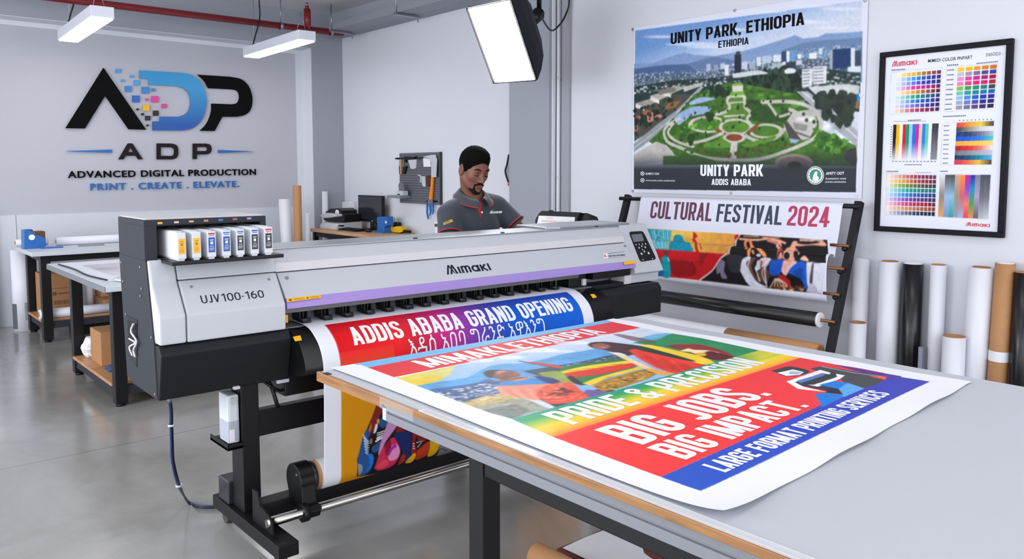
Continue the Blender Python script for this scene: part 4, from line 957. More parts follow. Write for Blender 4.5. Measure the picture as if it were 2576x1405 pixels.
names = ['white ink cartridge with a yellow label, leftmost in the printer tray', 'white ink cartridge with a yellow label, second from the left in the printer tray', 'white ink cartridge with a blue label under a red heading in the printer tray',
         'white ink cartridge with a blue label under a blue heading in the printer tray', 'white ink cartridge with a slate label, fifth from the left in the printer tray', 'white ink cartridge with a black label under a violet heading in the printer tray', 'white ink cartridge with a black label under a pink heading, rightmost in the tray']
yf = tl[1] + .012
fx = [(440, 505, 350, 182), (545, 610, 344, 175), (652, 716, 338, 172), (757, 820, 332, 165), (857, 917, 326, 158), (958, 1018, 320, 150), (1055, 1116, 314, 142)]
cart_m = mat('milky cartridge plastic', '#cfd2da', .38, noise=.02)
for k, (xa, xb, yb, yt) in enumerate(fx):
    a = px(*c3(xa, yb), Y=yf); b = px(*c3(xb, yb), Y=yf); x0, x1 = a[0], b[0]; zt = px(*c3((xa + xb) / 2, yt), Y=yf)[2]; zb = 1.1325
    t = thing('ink_cartridge', names[k], 'ink cartridge', ((x0 + x1) / 2, yf + .1, zb), 'ink cartridges in the printer tray')
    MB().box(x0, x1, yf, 3.215, zb + .006, zt, .004).box(x0 + .006, x1 - .006, yf + .004, 3.2, zb, zb + .008).box(x0 + .004, x1 - .004, yf + .03, 3.2, zt - .001, zt + .003, .002).build('cartridge_body', cart_m, t)
    f = Plane((x0, yf, zt), (1, 0, 0), (0, 0, -1)); w = x1 - x0; h = zt - zb
    rc = lambda a, b, c, d: [(w * a, h * b), (w * c, h * b), (w * c, h * d), (w * a, h * d)]
    poly_part('label_panel', [rc(.14, .22, .86, .76)], f, mat('label ' + labs[k][0], labs[k][0], .45), t)
    poly_part('label_heading', [rc(.14, .06, .86, .11), rc(.2, .14, .8, .165)], f, mat('heading ' + labs[k][1], labs[k][1], .5), t)
    poly_part('label_print', [rc(.3, .3, .7, .33), rc(.36, .37, .64, .47), rc(.3, .53, .7, .55), rc(.24, .6, .76, .62), rc(.24, .66, .7, .68)], f, mat('pale label print', '#d9dbe0', .5) if k > 1 else mat('ochre label print', '#a07a2a', .5), t, .0009)
# main hood
part(MB().box(1.372, 3.46, 3.092, 3.32, 1.134, 1.141, .002), 'top_plate', silver)
m = MB(); m.prism([(1.372 + 1.55, 3.13), (3.0, 3.10), (3.56, 3.10), (3.58, 3.40), (2.95, 3.40)], 'z', 1.14, 1.153, .005); part(m, 'rear_cover', silver)
for q in (c6(1878, 203), c7(540, 213), c7(1545, 140)):
    e = px(*q, Z=1.142); part(MB().box(e[0] - .01, e[0] + .01, 3.094, 3.104, 1.1405, 1.146, .001), 'hinge_clip', black_p)
hood = part(MB().prism([(3.32, 1.134), (3.097, 1.134), (3.050, 1.086), (3.050, .955), (3.32, .955)], 'x', 1.372, 3.452, .003), 'hood', white_p)
part(MB().prism([(3.052, 1.086), (3.046, 1.085), (3.038, 1.050), (3.06, 1.050)], 'x', 1.372, 3.448, .001), 'hood_band', white_p2, hood)
part(MB().prism([(3.05, 1.051), (3.044, 1.051), (3.044, 1.0465), (3.05, 1.0465)], 'x', 1.372, 3.44), 'hood_gap', black_p, hood)
fc = part(MB().prism([(3.039, 1.046), (2.960, .953), (2.975, .94), (3.055, 1.03)], 'x', 1.376, 3.447, .003), 'front_hood_cover', white_p)
CV = Plane((1.376, 3.039, 1.046), (1, 0, 0), np.array([0, -.079, -.093]) / np.hypot(.079, .093))
part(MB().prism([(2.962, .9545), (2.953, .933), (2.950, .912), (2.972, .912), (2.985, .945)], 'x', 1.376, 3.447, .002), 'trim_stripe', lilac)
maker_logo('lettering', CV, CV.uv(*c6(2045, 600)), CV.uv(*c6(2560, 548)), CV.uv(*c6(2080, 488)), ink_d, fc)
for q in (c6(190, 640), c7(1720, 345)):
    e = CV.P(CV.uv(*q)); part(MB().cyl(e, e + CV.N * .004, .0075, 16), 'lock', grey_p, fc)
pu = [CV.uv(*c7(*p)) for p in ((1478, 430), (1525, 425), (1540, 478), (1490, 483))]; poly_part('rating_plate', [pu], CV, white_pap, fc, .0008)
pu = [CV.uv(*c7(*p)) for p in ((1536, 430), (1712, 408), (1712, 405), (1535, 426))]; poly_part('rule_line', [pu], CV, ink_d, fc, .0008)
pu = [CV.uv(*c7(*p)) for p in ((1540, 480), (1735, 462), (1735, 459), (1540, 476))]; poly_part('rule_line', [pu], CV, grey_p, fc, .0008)
fit_text('lettering', 'A', CV, CV.uv(*c7(1495, 470)), CV.uv(*c7(1527, 466)), CV.uv(*c7(1505, 436)), red_p, fc, .02, h=.0014)
fit_text('lettering', 'ANBA-TREBL-PUBTIDIMEIMA', CV, CV.uv(*c7(1540, 464)), CV.uv(*c7(1728, 448)), CV.uv(*c7(1541, 449)), ink_d, fc, .02, h=.0012)
ST = Plane((1.376, 2.9605, .953), (1, 0, 0), np.array([0, -.009, -.02]) / np.hypot(.009, .02))
def sticker(surf, c, pts, par, m=yellow_l, marks=True):
    pu = [surf.uv(*c(*p)) for p in pts]; st = poly_part('warning_sticker', [pu], surf, m, par, .0016)
    if marks:
        a, b, _, d = pu; a, b, d = map(np.array, (a, b, d)); f = lambda u, v: a + (b - a) * u + (d - a) * v; L = []
        for v, u0, u1 in ((.3, .2, .5), (.6, .2, .52), (.3, .68, .95), (.62, .68, .95)): L.append([f(u0, v), f(u1, v), f(u1, v + .08), f(u0, v + .08)])
        L.append([f(.1 + .045 * math.cos(t), .5 + .28 * math.sin(t)) for t in np.arange(14) * .449]); L.append([f(.58, .3), f(.63, .3), f(.63, .7), f(.58, .7)])
        poly_part('sticker_print', L, surf, mat('sticker print', '#5a3d08', .5), st, .0022)
sticker(CV, c6, ((187, 880), (578, 833), (585, 868), (192, 920)), fc); pu = [CV.uv(*c7(*p)) for p in ((1700, 520), (1838, 505), (1842, 538), (1712, 552))]
poly_part('warning_sticker', [pu], CV, yellow_l, fc, .0016)
# print bay
part(MB().box(1.372, 3.452, 3.115, 3.32, .70, .954), 'bay_back', mat('bay grey', '#8b8d94', .5))
part(MB().box(1.372, 3.13, 2.985, 3.115, .815, .832, .002), 'platen', alu)
part(MB().box(1.374, 3.05, 3.005, 3.02, .885, .908, .002), 'roller_rail', mat('rail grey', '#6d6c70', .4, .5))
q = px(*c6(212, 1105), Y=2.99); part(MB().box(1.373, 1.395, 2.985, 3.0, q[2] - .016, q[2] + .016, .002), 'side_guard', yellow_l)
xs = [px(*c6(x + 40, y), Z=.845)[0] for x, y in ((330, 1130), (590, 1100), (840, 1070), (1080, 1035), (1300, 1005), (1520, 975), (1730, 950), (1940, 922), (2140, 895), (2340, 870))] + [px(*c7(x, y), Z=.845)[0] for x, y in ((250, 895), (420, 875), (595, 850), (755, 828), (905, 808))]
m = MB(); m.box(-.021, .021, 3.03, 3.075, .862, .89, .003).box(-.019, -.013, 3.01, 3.075, .846, .885, .001).box(.013, .019, 3.01, 3.075, .846, .885, .001).box(-.003, .003, 3.015, 3.06, .85, .885, .001).box(-.017, .021, 2.985, 3.035, .8405, .852, .004)
proto = m.build('pinch_roller', black_p, PR, clean=True); rl = MB().cyl((-.016, 2.998, .8505), (.02, 2.998, .8505), .009, 12).build('roller', mat('dark rubber', '#2c2b30', .25), proto)
for k, x in enumerate(xs):
    o = proto
    if k:
        o = proto.copy(); COL.objects.link(o); o.parent = PR; c = rl.copy(); COL.objects.link(c); c.parent = o
    o.location = (x, 0, 0)
m = MB(); m.box(2.99, 3.12, 3.02, 3.11, .834, .9, .004).box(3.14, 3.44, 2.985, 3.11, .868, .912, .004); part(m, 'carriage_station', black_p)
q = px(*c7(1255, 740), Y=3.02); part(MB().box(q[0] - .013, q[0] + .013, 3.005, 3.02, q[2] - .018, q[2] + .018, .003), 'cap_latch', white_p2)
part(MB().box(3.13, 3.452, 3.0, 3.115, .80, .833, .003), 'station_floor', dark_p)
# control end
ce = part(MB().prism([(3.34, 1.142), (3.10, 1.142), (3.094, 1.134), (2.962, .888), (2.962, .876), (2.995, .866), (2.998, .818), (3.34, .818)], 'x', 3.456, XR, .008), 'control_housing', white_p)
part(MB().box(3.40, 3.456, 2.992, 3.1, .818, .87, .003), 'control_foot', white_p2)
CP = Plane((3.456, 3.094, 1.134), (1, 0, 0), np.array([0, -.132, -.246]) / np.hypot(.132, .246))
def rnd(pts, r):
    out = []; pts = [np.array(p, float) for p in pts]; n = len(pts)
    for i in range(n):
        a = pts[i - 1] - pts[i]; b = pts[(i + 1) % n] - pts[i]; a /= np.linalg.norm(a); b /= np.linalg.norm(b)
        for t in np.linspace(0, 1, 6): out.append(pts[i] + a * r * (1 - t) ** 2 + b * r * t ** 2)
    return out
f = lambda l: [CP.uv(*c7(*p)) for p in l]
cpn = poly_part('control_panel', [rnd(f(((1760, 188), (1918, 180), (2068, 492), (1890, 522))), .022)], CP, black_p, ce, .0, .003)
poly_part('display', [f(((1786, 222), (1902, 210), (1928, 292), (1814, 303)))], CP, mat('lcd glass', '#70727a', .12, spec=.8), cpn, .0036)
bt = mat('button print', '#c9cfdc', .4)
for x, y, r in ((1840, 332, .004), (1875, 328, .004), (1910, 326, .004), (1945, 323, .005), (1873, 366, .005), (1902, 350, .005), (1940, 360, .006), (1910, 384, .004), (1930, 406, .006), (1900, 432, .0075), (1978, 425, .0075), (1917, 498, .004), (2020, 487, .004)):
    u = CP.uv(*c7(x, y)); poly_part('button', [[u + [r * math.cos(t), r * math.sin(t)] for t in np.arange(14) * .449]], CP, bt, cpn, .0034, .0008)
part(MB().prism([(2.962, .812), (2.940, .785), (2.942, .64), (3.34, .625), (3.34, .812)], 'x', 3.13, 3.66, .006), 'right_lower_cover', dark_p)
# apron the print slides over
ap = [(3.115, .825), (3.0, .829), (2.96, .826), (2.93, .819), (2.905, .808), (2.88, .792), (2.858, .772), (2.842, .748), (2.828, .72), (2.822, .69), (2.832, .668), (2.90, .655), (3.1, .65)]
ap = [tuple(p) for p in spline(np.array(ap[:10]), 4)] + ap[10:]
apr = part(MB().prism(ap, 'x', 1.384, 3.128), 'front_apron', black_p); 
for p in apr.data.polygons: p.use_smooth = len(p.vertices) == 4
WEBP = [(0, 3.12, .838), (0, 3.05, .838), (0, 3.0, .8375), (0, 2.96, .834), (0, 2.93, .827), (0, 2.905, .816), (0, 2.88, .80), (0, 2.855, .78), (0, 2.836, .755), (0, 2.822, .725), (0, 2.815, .69), (0, 2.815, .6), (0, 2.818, .5), (0, 2.823, .38)]
RA = (2.885, .25); arc_ = [(0, RA[0] + .0585 * math.cos(a), RA[1] + .0585 * math.sin(a)) for a in np.radians(np.arange(180, 305, 8))]
WEB = Web((0, 0, 0), (1, 0, 0), np.vstack([spline(WEBP, 5), arc_]), 1)
if WEB.n[len(WEB.n) // 2] @ np.array([0, -1, 0]) < 0: WEB.n = -WEB.n
for c, pts in ((c6, ((258, 1325), (345, 1308), (365, 1365), (285, 1377))), (c7, ((1335, 882), (1380, 878), (1410, 915), (1365, 925)))):
    AW = Web((0, 0, 0), (1, 0, 0), [(0, *p) for p in ap[:38]], 1)
    if AW.n[20] @ np.array([0, -1, .5]) < 0: AW.n = -AW.n
    u = [AW.uv(*c(*p)) for p in pts]; poly_part('warning_sticker', [u], AW, yellow_l, apr, .003)
# stand
for x0, x1 in ((1.19, 1.27), (3.31, 3.39)):
    ft = part(MB().box(x0, x1, 2.67, 3.30, .058, .11, .004), 'foot', black_m)
    for y in (2.74, 3.24):
        c = part(MB().cyl(((x0 + x1) / 2 - .013, y, .029), ((x0 + x1) / 2 + .013, y, .029), .029, 20).box((x0 + x1) / 2 - .018, (x0 + x1) / 2 + .018, y - .02, y + .02, .04, .06, .003), 'caster', mat('caster rubber', '#3b3532', .5), ft)
    part(MB().box(x0 + .025, x1 + .015, 3.03, 3.14, .11, .64, .003), 'post', black_m)
part(MB().box(1.285, 3.335, 3.055, 3.10, .395, .50, .003), 'cross_beam', black_m)
part(MB().box(1.225, 3.33, 2.89, 2.965, .128, .185, .003), 'lower_beam', black_m)
part(MB().box(1.38, 3.10, 3.0, 3.14, .552, .64, .006), 'dryer_unit', black_p)
m = MB(); m.sweep([(1.33, 3.06, .63), (1.345, 3.04, .585), (1.36, 3.03, .52), (1.38, 3.06, .5)], .008, 8); part(m, 'hose', black_p); part(MB().sweep([(1.30, 3.05, .63), (1.33, 3.02, .60), (1.37, 3.02, .575), (1.40, 3.04, .58)], .006, 8), 'hose', black_p)
part(MB().box(1.197, 1.262, 3.145, 3.25, .11, .205, .006), 'foot_box', mat('dark satin plastic', '#26262c', .3))
for xx in (1.213, 3.36): part(MB().prism([(2.945, .11), (2.945, .236), (2.90, .236), (2.885, .19), (2.80, .175), (2.775, .155), (2.77, .11)], 'x', xx, xx + .008, .001), 'side_plate', black_m)
part(MB().cyl((1.205, 2.80, .147), (3.375, 2.80, .147), .0155, 24), 'tension_bar', chrome)
for x0, x1 in ((1.355, 1.415), (3.01, 3.07)):
    P_ = [(RA[0] + .066 * math.cos(a), RA[1] + .066 * math.sin(a)) for a in np.radians(np.arange(-10, 191, 10))] + [(2.812, .17), (2.785, .172), (2.775, .15), (2.785, .125), (2.81, .118), (2.85, .13), (2.93, .185)]
    br = part(MB().prism(P_[::-1], 'x', x0, x1, .004), 'take_up_bracket', black_p)
    part(MB().tube((x0 - .012, 2.80, .147), (x0 + .012, 2.80, .147), .034, .016, 24), 'clamp_ring', black_p, br)
    part(MB().cyl((x1 if x0 < 2 else x0, *RA), (x1 + .018 if x0 < 2 else x0 - .018, *RA), .058, 28), 'core_flange', mat('satin flange', '#3a3a40', .25, .5), br)
    part(MB().cyl((x0 - .003, RA[0] - .03, RA[1] + .03), (x0, RA[0] - .03, RA[1] + .03), .006, 10), 'screw', steel, br)
# take-up core, bottle, hose
t = thing('take_up_core', 'brown cardboard core held by the printer take-up bracket below the banner', 'tube', (2.2, RA[0], RA[1] - .05)); MB().tube((1.434, *RA), (2.991, *RA), .054, .045).build('core_tube', kraft, t)
MB().cyl((1.452, *RA), (2.97, *RA), .0565, 36, caps=False).build('wound_paper', white_pap, t)
t = thing('waste_ink_bottle', 'translucent white waste ink bottle on a bracket tray beside the printer post', 'bottle', (1.189, 3.09, .392))
bp = mat('milky bottle', '#d3d6dd', .35); MB().box(1.166, 1.212, 3.045, 3.14, .392, .585, .010).build('bottle_body', bp, t); MB().box(1.1655, 1.2125, 3.0445, 3.1405, .396, .49, .010).build('ink_level', mat('waste ink', '#a9adbb', .4), t)
MB().cyl((1.186, 3.06, .562), (1.186, 3.034, .562), .014, 18).build('cap', white_p, t); MB().box(1.172, 1.19, 3.0415, 3.0445, .40, .45).build('label_patch', white_pap, t)
part(MB().box(1.152, 1.217, 3.02, 3.2, .376, .388, .002).box(1.152, 1.156, 3.02, 3.2, .376, .40).box(1.154, 1.217, 3.02, 3.024, .376, .398), 'bottle_tray', black_m)
t = thing('power_cable', 'twisted blue and black cable looping from the printer down to the floor', 'cable', (.96, 3.08, 0))
def hang(c, d): return [tuple(px(*c8(x + d, y), Y=Y)) for x, y, Y in ((72, 245, 3.05), (82, 330, 3.06), (84, 430, 3.07), (88, 560, 3.09), (96, 700, 3.12), (140, 870, 3.2))] + [tuple(px(*c8(*p), Z=.012)) for p in ((215, 985 + d), (300, 1018 + d), (440, 1018 + d))]
MB().sweep(hang(0, 0), .0045, 10).build('cable_strand', mat('blue cable', '#1f3566', .35), t); MB().sweep(hang(0, 12), .0042, 10).build('cable_strand', black_p, t)
q = hang(0, 6)
for i in (2, 5): MB().tube(np.array(q[i]) - [0, 0, .004], np.array(q[i]) + [0, 0, .004], .013, .011, 12).build('cable_tie', white_p, t)
MB().cyl(np.array(q[0]) - [0, 0, .01], np.array(q[0]) + [0, 0, .02], .009, 12).build('plug', steel, t)

# ------------------------------------------------------------------ the banner coming out of the printer
VT = WEB.s[-1]; cv = Canvas(1.455, 2.965, 0, VT, 900, '#e4e4ee', WEB).crop(d1)
ur = WEB.uv(*c7(1215, 1000))[0]; ul = 1.53; v0 = WEB.uv(*d1(70, 117))[1]; vk = WEB.uv(*d1(205, 505))[1]
X = lambda x, y: WEB.uv(*d1(x, y))[0]
stops = [(ul, '#d40f17'), (X(650, 200), '#e81f22'), (X(800, 190), '#c5203c'), (X(1020, 160), '#c02a88'), (X(1200, 130), '#7a3aa6'), (X(1350, 110), '#3a48b4'), (X(1500, 90), '#0d55c2'), (ur, '#0a5ed0')]
cv.cv = None; uu = np.linspace(cv.u0, cv.u1, cv.w); rgb = np.stack([np.interp(uu, [s[0] for s in stops], [hexc(s[1])[k] for s in stops]) for k in range(3)], -1)
def vrow(v): return int((v - cv.v0) / (cv.v1 - cv.v0) * cv.h)
def ucol(u): return int((u - cv.u0) / (cv.u1 - cv.u0) * cv.w)
cv.a[vrow(v0):vrow(vk), ucol(ul):ucol(ur)] = rgb[None, ucol(ul):ucol(ur)]
vm = v0 + (vk - v0) * .6; cv.grad([(ul, vm), (X(620, 330), vm), (X(620, 330), vk), (ul, vk)], '#e8282a', '#f08030', (ul, vm), (ul, vk), .75)
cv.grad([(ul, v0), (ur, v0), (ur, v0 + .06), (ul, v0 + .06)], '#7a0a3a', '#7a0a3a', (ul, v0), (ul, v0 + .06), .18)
e7 = crop(760, 920, .23492); cv.crop(e7); R_ = 2.6
cv.cv = None; cv.poly([(ul, vk), (ur, vk), (ur, VT), (ul, VT)], '#cf8a06'); 
cv.grad([(ul, vk), (ur, vk), (ur, vk + .06), (ul, vk + .06)], '#d8401c', '#cf8a06', (ul, vk + .02), (ul, vk + .055)); cv.cv = e7
def pz(P, c, sm=3, al=1.): cv.poly(P, c, al, sm)
pz([(790, 330), (2300, 300), (2300, 1150), (580, 1180), (585, 1000), (700, 650), (780, 470)], '#141118', 0)
pz([(800, 320), (940, 390), (860, 480), (780, 640), (710, 760), (740, 560), (790, 420)], '#7b2222'); pz([(860, 300), (960, 380), (850, 450)], '#8d2a26')
pz([(690, 560), (750, 480), (700, 620), (660, 690)], '#d08a10'); pz([(720, 640), (740, 600), (735, 680), (700, 720)], '#b86a10')
pz([(680, 680), (715, 690), (705, 830), (700, 930), (740, 1000), (750, 1060), (690, 1150), (600, 1170), (590, 1040), (600, 960), (640, 780)], '#23508e')
for k in range(7): cv.line([(650 + k * 4, 730 + k * 32), (690, 790 + k * 24), (712, 810 + k * 22)], '#dfe6ee', .004, .9, 3)
pz([(700, 930), (760, 950), (755, 1050), (690, 1130), (650, 1140), (720, 1060)], '#1c6cc4'); pz([(590, 1040), (640, 1060), (640, 1130), (600, 1170)], '#8a8f94')
pz([(810, 600), (900, 490), (950, 440), (940, 560), (900, 640), (840, 660)], '#274f86'); pz([(870, 480), (930, 430), (940, 520), (880, 560)], '#32639a'); pz([(800, 570), (820, 560), (825, 600), (800, 615)], '#e09020')
pz([(785, 620), (810, 620), (790, 700), (760, 720)], '#d7d9de', 2); pz([(720, 790), (745, 770), (745, 830), (722, 830)], '#a06a5a')
for k in range(4): cv.line([(800, 720 + k * 22), (880, 690 + k * 22)], '#e8e8ec', .004)
cv.line([(780, 810), (860, 760)], '#f0f0f4', .006); cv.line([(790, 780), (870, 735)], '#f0f0f4', .004)
pz([(740, 870), (840, 800), (840, 880), (760, 930)], '#2d4f7a')
pz([(960, 480), (1010, 420), (1060, 440), (1095, 460), (1050, 560), (1000, 660), (940, 740), (880, 830), (830, 960), (815, 920), (850, 780), (900, 640)], '#bd86b4'); pz([(990, 440), (1040, 430), (960, 580), (930, 600)], '#c99ac2')
pz([(1060, 540), (1140, 470), (1130, 660), (1060, 700), (1000, 700)], '#7d1f1f'); pz([(980, 720), (1130, 690), (1165, 700), (1160, 900), (1120, 1010), (1095, 1000), (1060, 880), (1000, 780)], '#16265c')
pz([(780, 1070), (830, 930), (900, 830), (970, 760), (1010, 800), (1050, 900), (1020, 1000), (940, 1080), (820, 1115), (770, 1090)], '#c42a4c'); pz([(950, 850), (1010, 830), (1045, 910), (1010, 990), (930, 1010), (920, 920)], '#d88ab8'); pz([(880, 840), (940, 790), (950, 880), (900, 960)], '#8d1030'); pz([(950, 870), (990, 830), (1010, 860), (960, 900), (930, 960), (920, 930)], '#a023a0')
pz([(780, 1080), (880, 1000), (930, 1040), (850, 1100)], '#e0405a')
pz([(1010, 1060), (1060, 960), (1095, 940), (1090, 1020)], '#9a2a26'); pz([(1170, 640), (1230, 600), (1240, 700), (1200, 820), (1225, 900), (1210, 960), (1165, 940), (1180, 780)], '#8c1a20')
pz([(1240, 640), (1330, 640), (1370, 710), (1340, 810), (1250, 820), (1230, 740)], '#7a181c'); pz([(1350, 700), (1385, 740), (1320, 830), (1255, 810), (1320, 800)], '#0c0a10')
pz([(1370, 690), (1470, 720), (1450, 900), (1380, 960), (1340, 960), (1365, 840)], '#c9980e'); pz([(1230, 900), (1360, 800), (1350, 930), (1280, 980), (1210, 1000)], '#a83418'); pz([(1140, 980), (1200, 930), (1215, 960), (1160, 1030), (1100, 1030)], '#d8a01c')
for k in range(3): cv.line([(1180, 830 + k * 25), (1205, 830 + k * 25)], '#e0d0d0', .004)
cv.line([(1220, 820), (1290, 800), (1230, 870)], '#e8d8d0', .004)
pz([(1470, 720), (1700, 800), (2300, 830), (2300, 1100), (1430, 960)], '#6f7076', 0)
for k in range(26): x = 1450 + rng.uniform(0, 500); y = 760 + rng.uniform(0, 200); cv.line([(x, y), (x + 40, y - 18), (x + 90, y + 6)], '#26272c', .004, .8, 3)
cv.cv = None
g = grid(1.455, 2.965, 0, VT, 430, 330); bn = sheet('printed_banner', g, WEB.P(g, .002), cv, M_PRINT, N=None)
tag(bn, 'long printed banner flowing from the printer over its apron to the roll below', 'banner')
m_ = bn.modifiers.new('thickness', 'SOLIDIFY'); m_.thickness = .0006
block_text('lettering', 'ADDIS ABABA GRAND OPENING', WEB, WEB.uv(*d1(325, 260)), WEB.uv(*c7(1160, 1062)), WEB.uv(*d1(297, 128)), ink_w, bn, .15, h=.0026)
a = WEB.uv(*d1(735, 330)); b = WEB.uv(*c7(835, 1290)); tl_ = WEB.uv(*d1(745, 250))
fit_text('lettering', 'እዳሰ አበባ ግራንድ አዋእንግ', WEB, a, b, (a[0], a[1] - .072), ink_w, bn, .0, 1.02, h=.0026, cuts=2, desc=True)
# ================================================================== FOREGROUND CUTTING TABLE
TX0, TX1, TY0, TY1, TZ = 1.215, 2.735, -.35, 2.375, .80
T = thing('work_table', 'large pale grey topped work table with an oak edge strip in the foreground', 'table', (1.97, 1.0, 0))
top_m = mat('pale grey cutting surface', '#b9bbc3', .5, noise=.012, nscale=6)
MB().box(TX0 + .003, TX1, TY0, TY1, TZ - .028, TZ, .001).build('tabletop', top_m, T)
eg = MB().box(TX0 - .010, TX0 + .003, TY0, TY1 + .004, TZ - .018, TZ + .001, .002).box(TX0 - .0098, TX0 + .003, 1.987, TY1 + .0038, TZ - .0295, TZ - .0175).build('edge_strip', wood_edge, T)
MB().box(TX0 - .006, TX0 + .012, TY1 - .06, TY1 - .03, TZ + .0008, TZ + .0018).build('edge_slot', black_p, eg)
m = MB(); m.prism([(TX0 - .004, TZ - .0185), (TX0 - .004, TZ - .036), (TX0 + .002, TZ - .038), (TX0 + .002, TZ - .042), (TX0 - .004, TZ - .044), (TX0 - .006, TZ - .066), (TX0 + .03, TZ - .066), (TX0 + .03, TZ - .0285), (TX0 + .0028, TZ - .0285), (TX0 + .0028, TZ - .0185)], 'y', TY0, 1.965, .0008); rail = m.build('edge_rail', alu, T)
MB().box(TX0 - .005, TX0 + .026, 1.965, 1.985, TZ - .066, TZ - .03, .002).build('rail_end_cap', white_p, rail)
clear = mat('clear film', [.92, .94, .96], .12, alpha=.16, spec=.8)
MB().box(TX0 - .0134, TX0 + .03, 1.815, 1.985, TZ - .030, TZ + .0016, .001).build('tape_wrap', clear, T)
MB().prism([(TX0 - .006, TZ + .001), (TX0 - .003, TZ + .0045), (TX0 + .02, TZ + .0045), (TX0 + .024, TZ + .001)], 'y', TY0, 1.80, .001).build('clear_edge_guard', mat('clear edge guard', [.85, .86, .88], .15, alpha=.45, spec=.8), T)
for x in (1.318, 2.62):
    for y in (1.648, .1): MB().box(x - .03, x + .03, y - .03, y + .03, 0, TZ - .07, .003).build('leg', black_m, T)
MB().box(1.292, 1.344, .13, 1.618, .65, .712, .003).box(2.594, 2.646, .13, 1.618, .65, .712, .003).box(1.348, 2.59, 1.622, 1.674, .65, .712, .003).box(1.348, 2.59, .074, .126, .65, .712, .003).build('frame_rail', black_m, T)
MB().box(1.262, 2.68, .0, 1.68, .712, .73).build('top_frame', mat('dark underframe', '#20181a', .6), T)
p = px(1352, 1402, Z=.045)
roll('kraft_tube', 'brown kraft tube lying on the floor under the foreground table', (p[0] + .01, p[1] + .02, .046), (p[0] + .03, p[1] - 1.1, .046), .045, kraft, None, .036)
q = px(1400, 1376, Z=.02); tag(MB().box(q[0] + .0, q[0] + .95, q[1] - 1.1, q[1], 0.0, .014).build('board', mat('red brown board', '#5f2a24', .6, noise=.1)), 'red brown edged board on the floor under the foreground table', 'board')
m = MB(); V = []; n = 14
for j in range(n):
    for i in range(n): V.append((q[0] + .02 + .9 * i / (n - 1), q[1] - .012 - 1.05 * j / (n - 1), .0165 + .004 * math.sin(i * .9 + j * .4)))
m.add(V, [[j * n + i, j * n + i + 1, (j + 1) * n + i + 1, (j + 1) * n + i] for j in range(n - 1) for i in range(n - 1)], True); tag(m.build('paper_sheet', white_pap), 'white paper sheet spread over the board under the foreground table', 'paper')

# ------------------------------------------------------------------ the big print on the table
TP = Plane((0, 0, TZ + .0015), (1, 0, 0), (0, -1, 0)); g9 = crop(900, 780, .3843); b8 = crop(1700, 860, .32745); r5 = crop(1540, 470, .3202); t6 = crop(1000, 1000, .3882); one = lambda x, y: (x, y)
cv = Canvas(1.22, 2.69, -2.41, -.80, 1000, '#e9e9f1', TP)
def U(c, *pts): return [tuple(TP.uv(*c(*p))) for p in pts]
EL = U(one, (905, 917), (1392, 1100), (1662, 1200.7), (1762.8, 1238)); ER = U(one, (1545, 803), (1611, 824), (1910, 881.5), (2014, 900), (2233.7, 943.5), (2339.5, 960))
gtop = U(g9, (1010, 715), (2363, 336))
red0 = U(d1, (420, 425)) + U(c7, (1580, 1185)); red1 = U(d1, (610, 497)) + U(c7, (1890, 1248))
cv.poly([(EL[0][0] - .012, -2.40), (ER[0][0] - .03, -2.40), red0[1], red0[0]], '#74b4e6')
cv.poly([red0[0], red0[1], red1[1], red1[0]], '#dc2f38')
cv.crop(g9)
def Q(P, c, sm=3, al=1.): cv.poly(P, c, al, sm); 
# sky and land of the photograph
cv.grad([(240, 445), (1849, 115), (2628, 264), (2363, 336), (1010, 715)], ['#cfd9e8', '#a9c6e6', '#8fb4dc'], None, (1000, 250), (1300, 420))
for x, y, rx, ry in ((800, 330, 90, 14), (1150, 262, 160, 16), (1400, 215, 120, 12), (1650, 165, 90, 9), (1000, 310, 80, 12), (1330, 270, 90, 10)): cv.ell((x, y), rx, ry, '#e6ecf4', .7)
cv.grad([(236, 446), (640, 362), (600, 430), (390, 500)], '#e8d24a', '#d9cf80', (300, 470), (620, 380), .9); cv.poly([(300, 468), (480, 432), (560, 450), (392, 498)], '#e6c233', .8, 3)
Q([(380, 497), (560, 466), (720, 440), (850, 372), (960, 352), (1060, 350), (1180, 330), (1330, 292), (1480, 268), (1620, 245), (1680, 330), (1300, 440), (1050, 520), (640, 570), (470, 545)], '#5d9fd4'); Q([(470, 520), (760, 480), (860, 450), (900, 500), (640, 560), (500, 556)], '#3f6ea8')
cv.grad([(470, 545), (640, 560), (960, 480), (1300, 420), (1340, 520), (1260, 640), (1010, 715), (700, 620)], ['#6a7890', '#b7ae8c', '#9a9a88', '#7d8580'], None, (600, 520), (900, 700))
Q([(490, 548), (620, 520), (830, 470), (960, 478), (920, 550), (690, 600), (560, 580)], '#4a5e86'); cv.speck([(520, 545), (830, 475), (950, 485), (900, 550), (700, 598), (570, 580)], ['#dfe4ec', '#c2cad8', '#2e4068', '#e9edf2'], 170, .003, .008, .6)
Q([(660, 610), (930, 545), (1060, 575), (900, 620), (720, 640)], '#c6ad76'); Q([(740, 640), (980, 600), (1180, 620), (1250, 640), (1020, 700), (800, 660)], '#9fa394'); Q([(820, 655), (1000, 625), (1120, 650), (1010, 705)], '#6e7a80', 3, .7); cv.speck([(700, 600), (930, 545), (1060, 575), (1240, 640), (1020, 700), (760, 640)], ['#8d8460', '#d8cca4', '#6d7268'], 90, .004, .012, .5, .6)
Q([(1080, 400), (1330, 360), (1500, 330), (1700, 288), (1740, 330), (1400, 420), (1330, 470), (1250, 450)], '#3d4f66'); cv.speck([(1330, 365), (1690, 292), (1700, 325), (1350, 400)], ['#e6eaf0', '#b8c2ce', '#2a3848'], 120, .002, .006, .6); Q([(1180, 410), (1330, 400), (1480, 470), (1380, 480), (1240, 450)], '#8fa050')
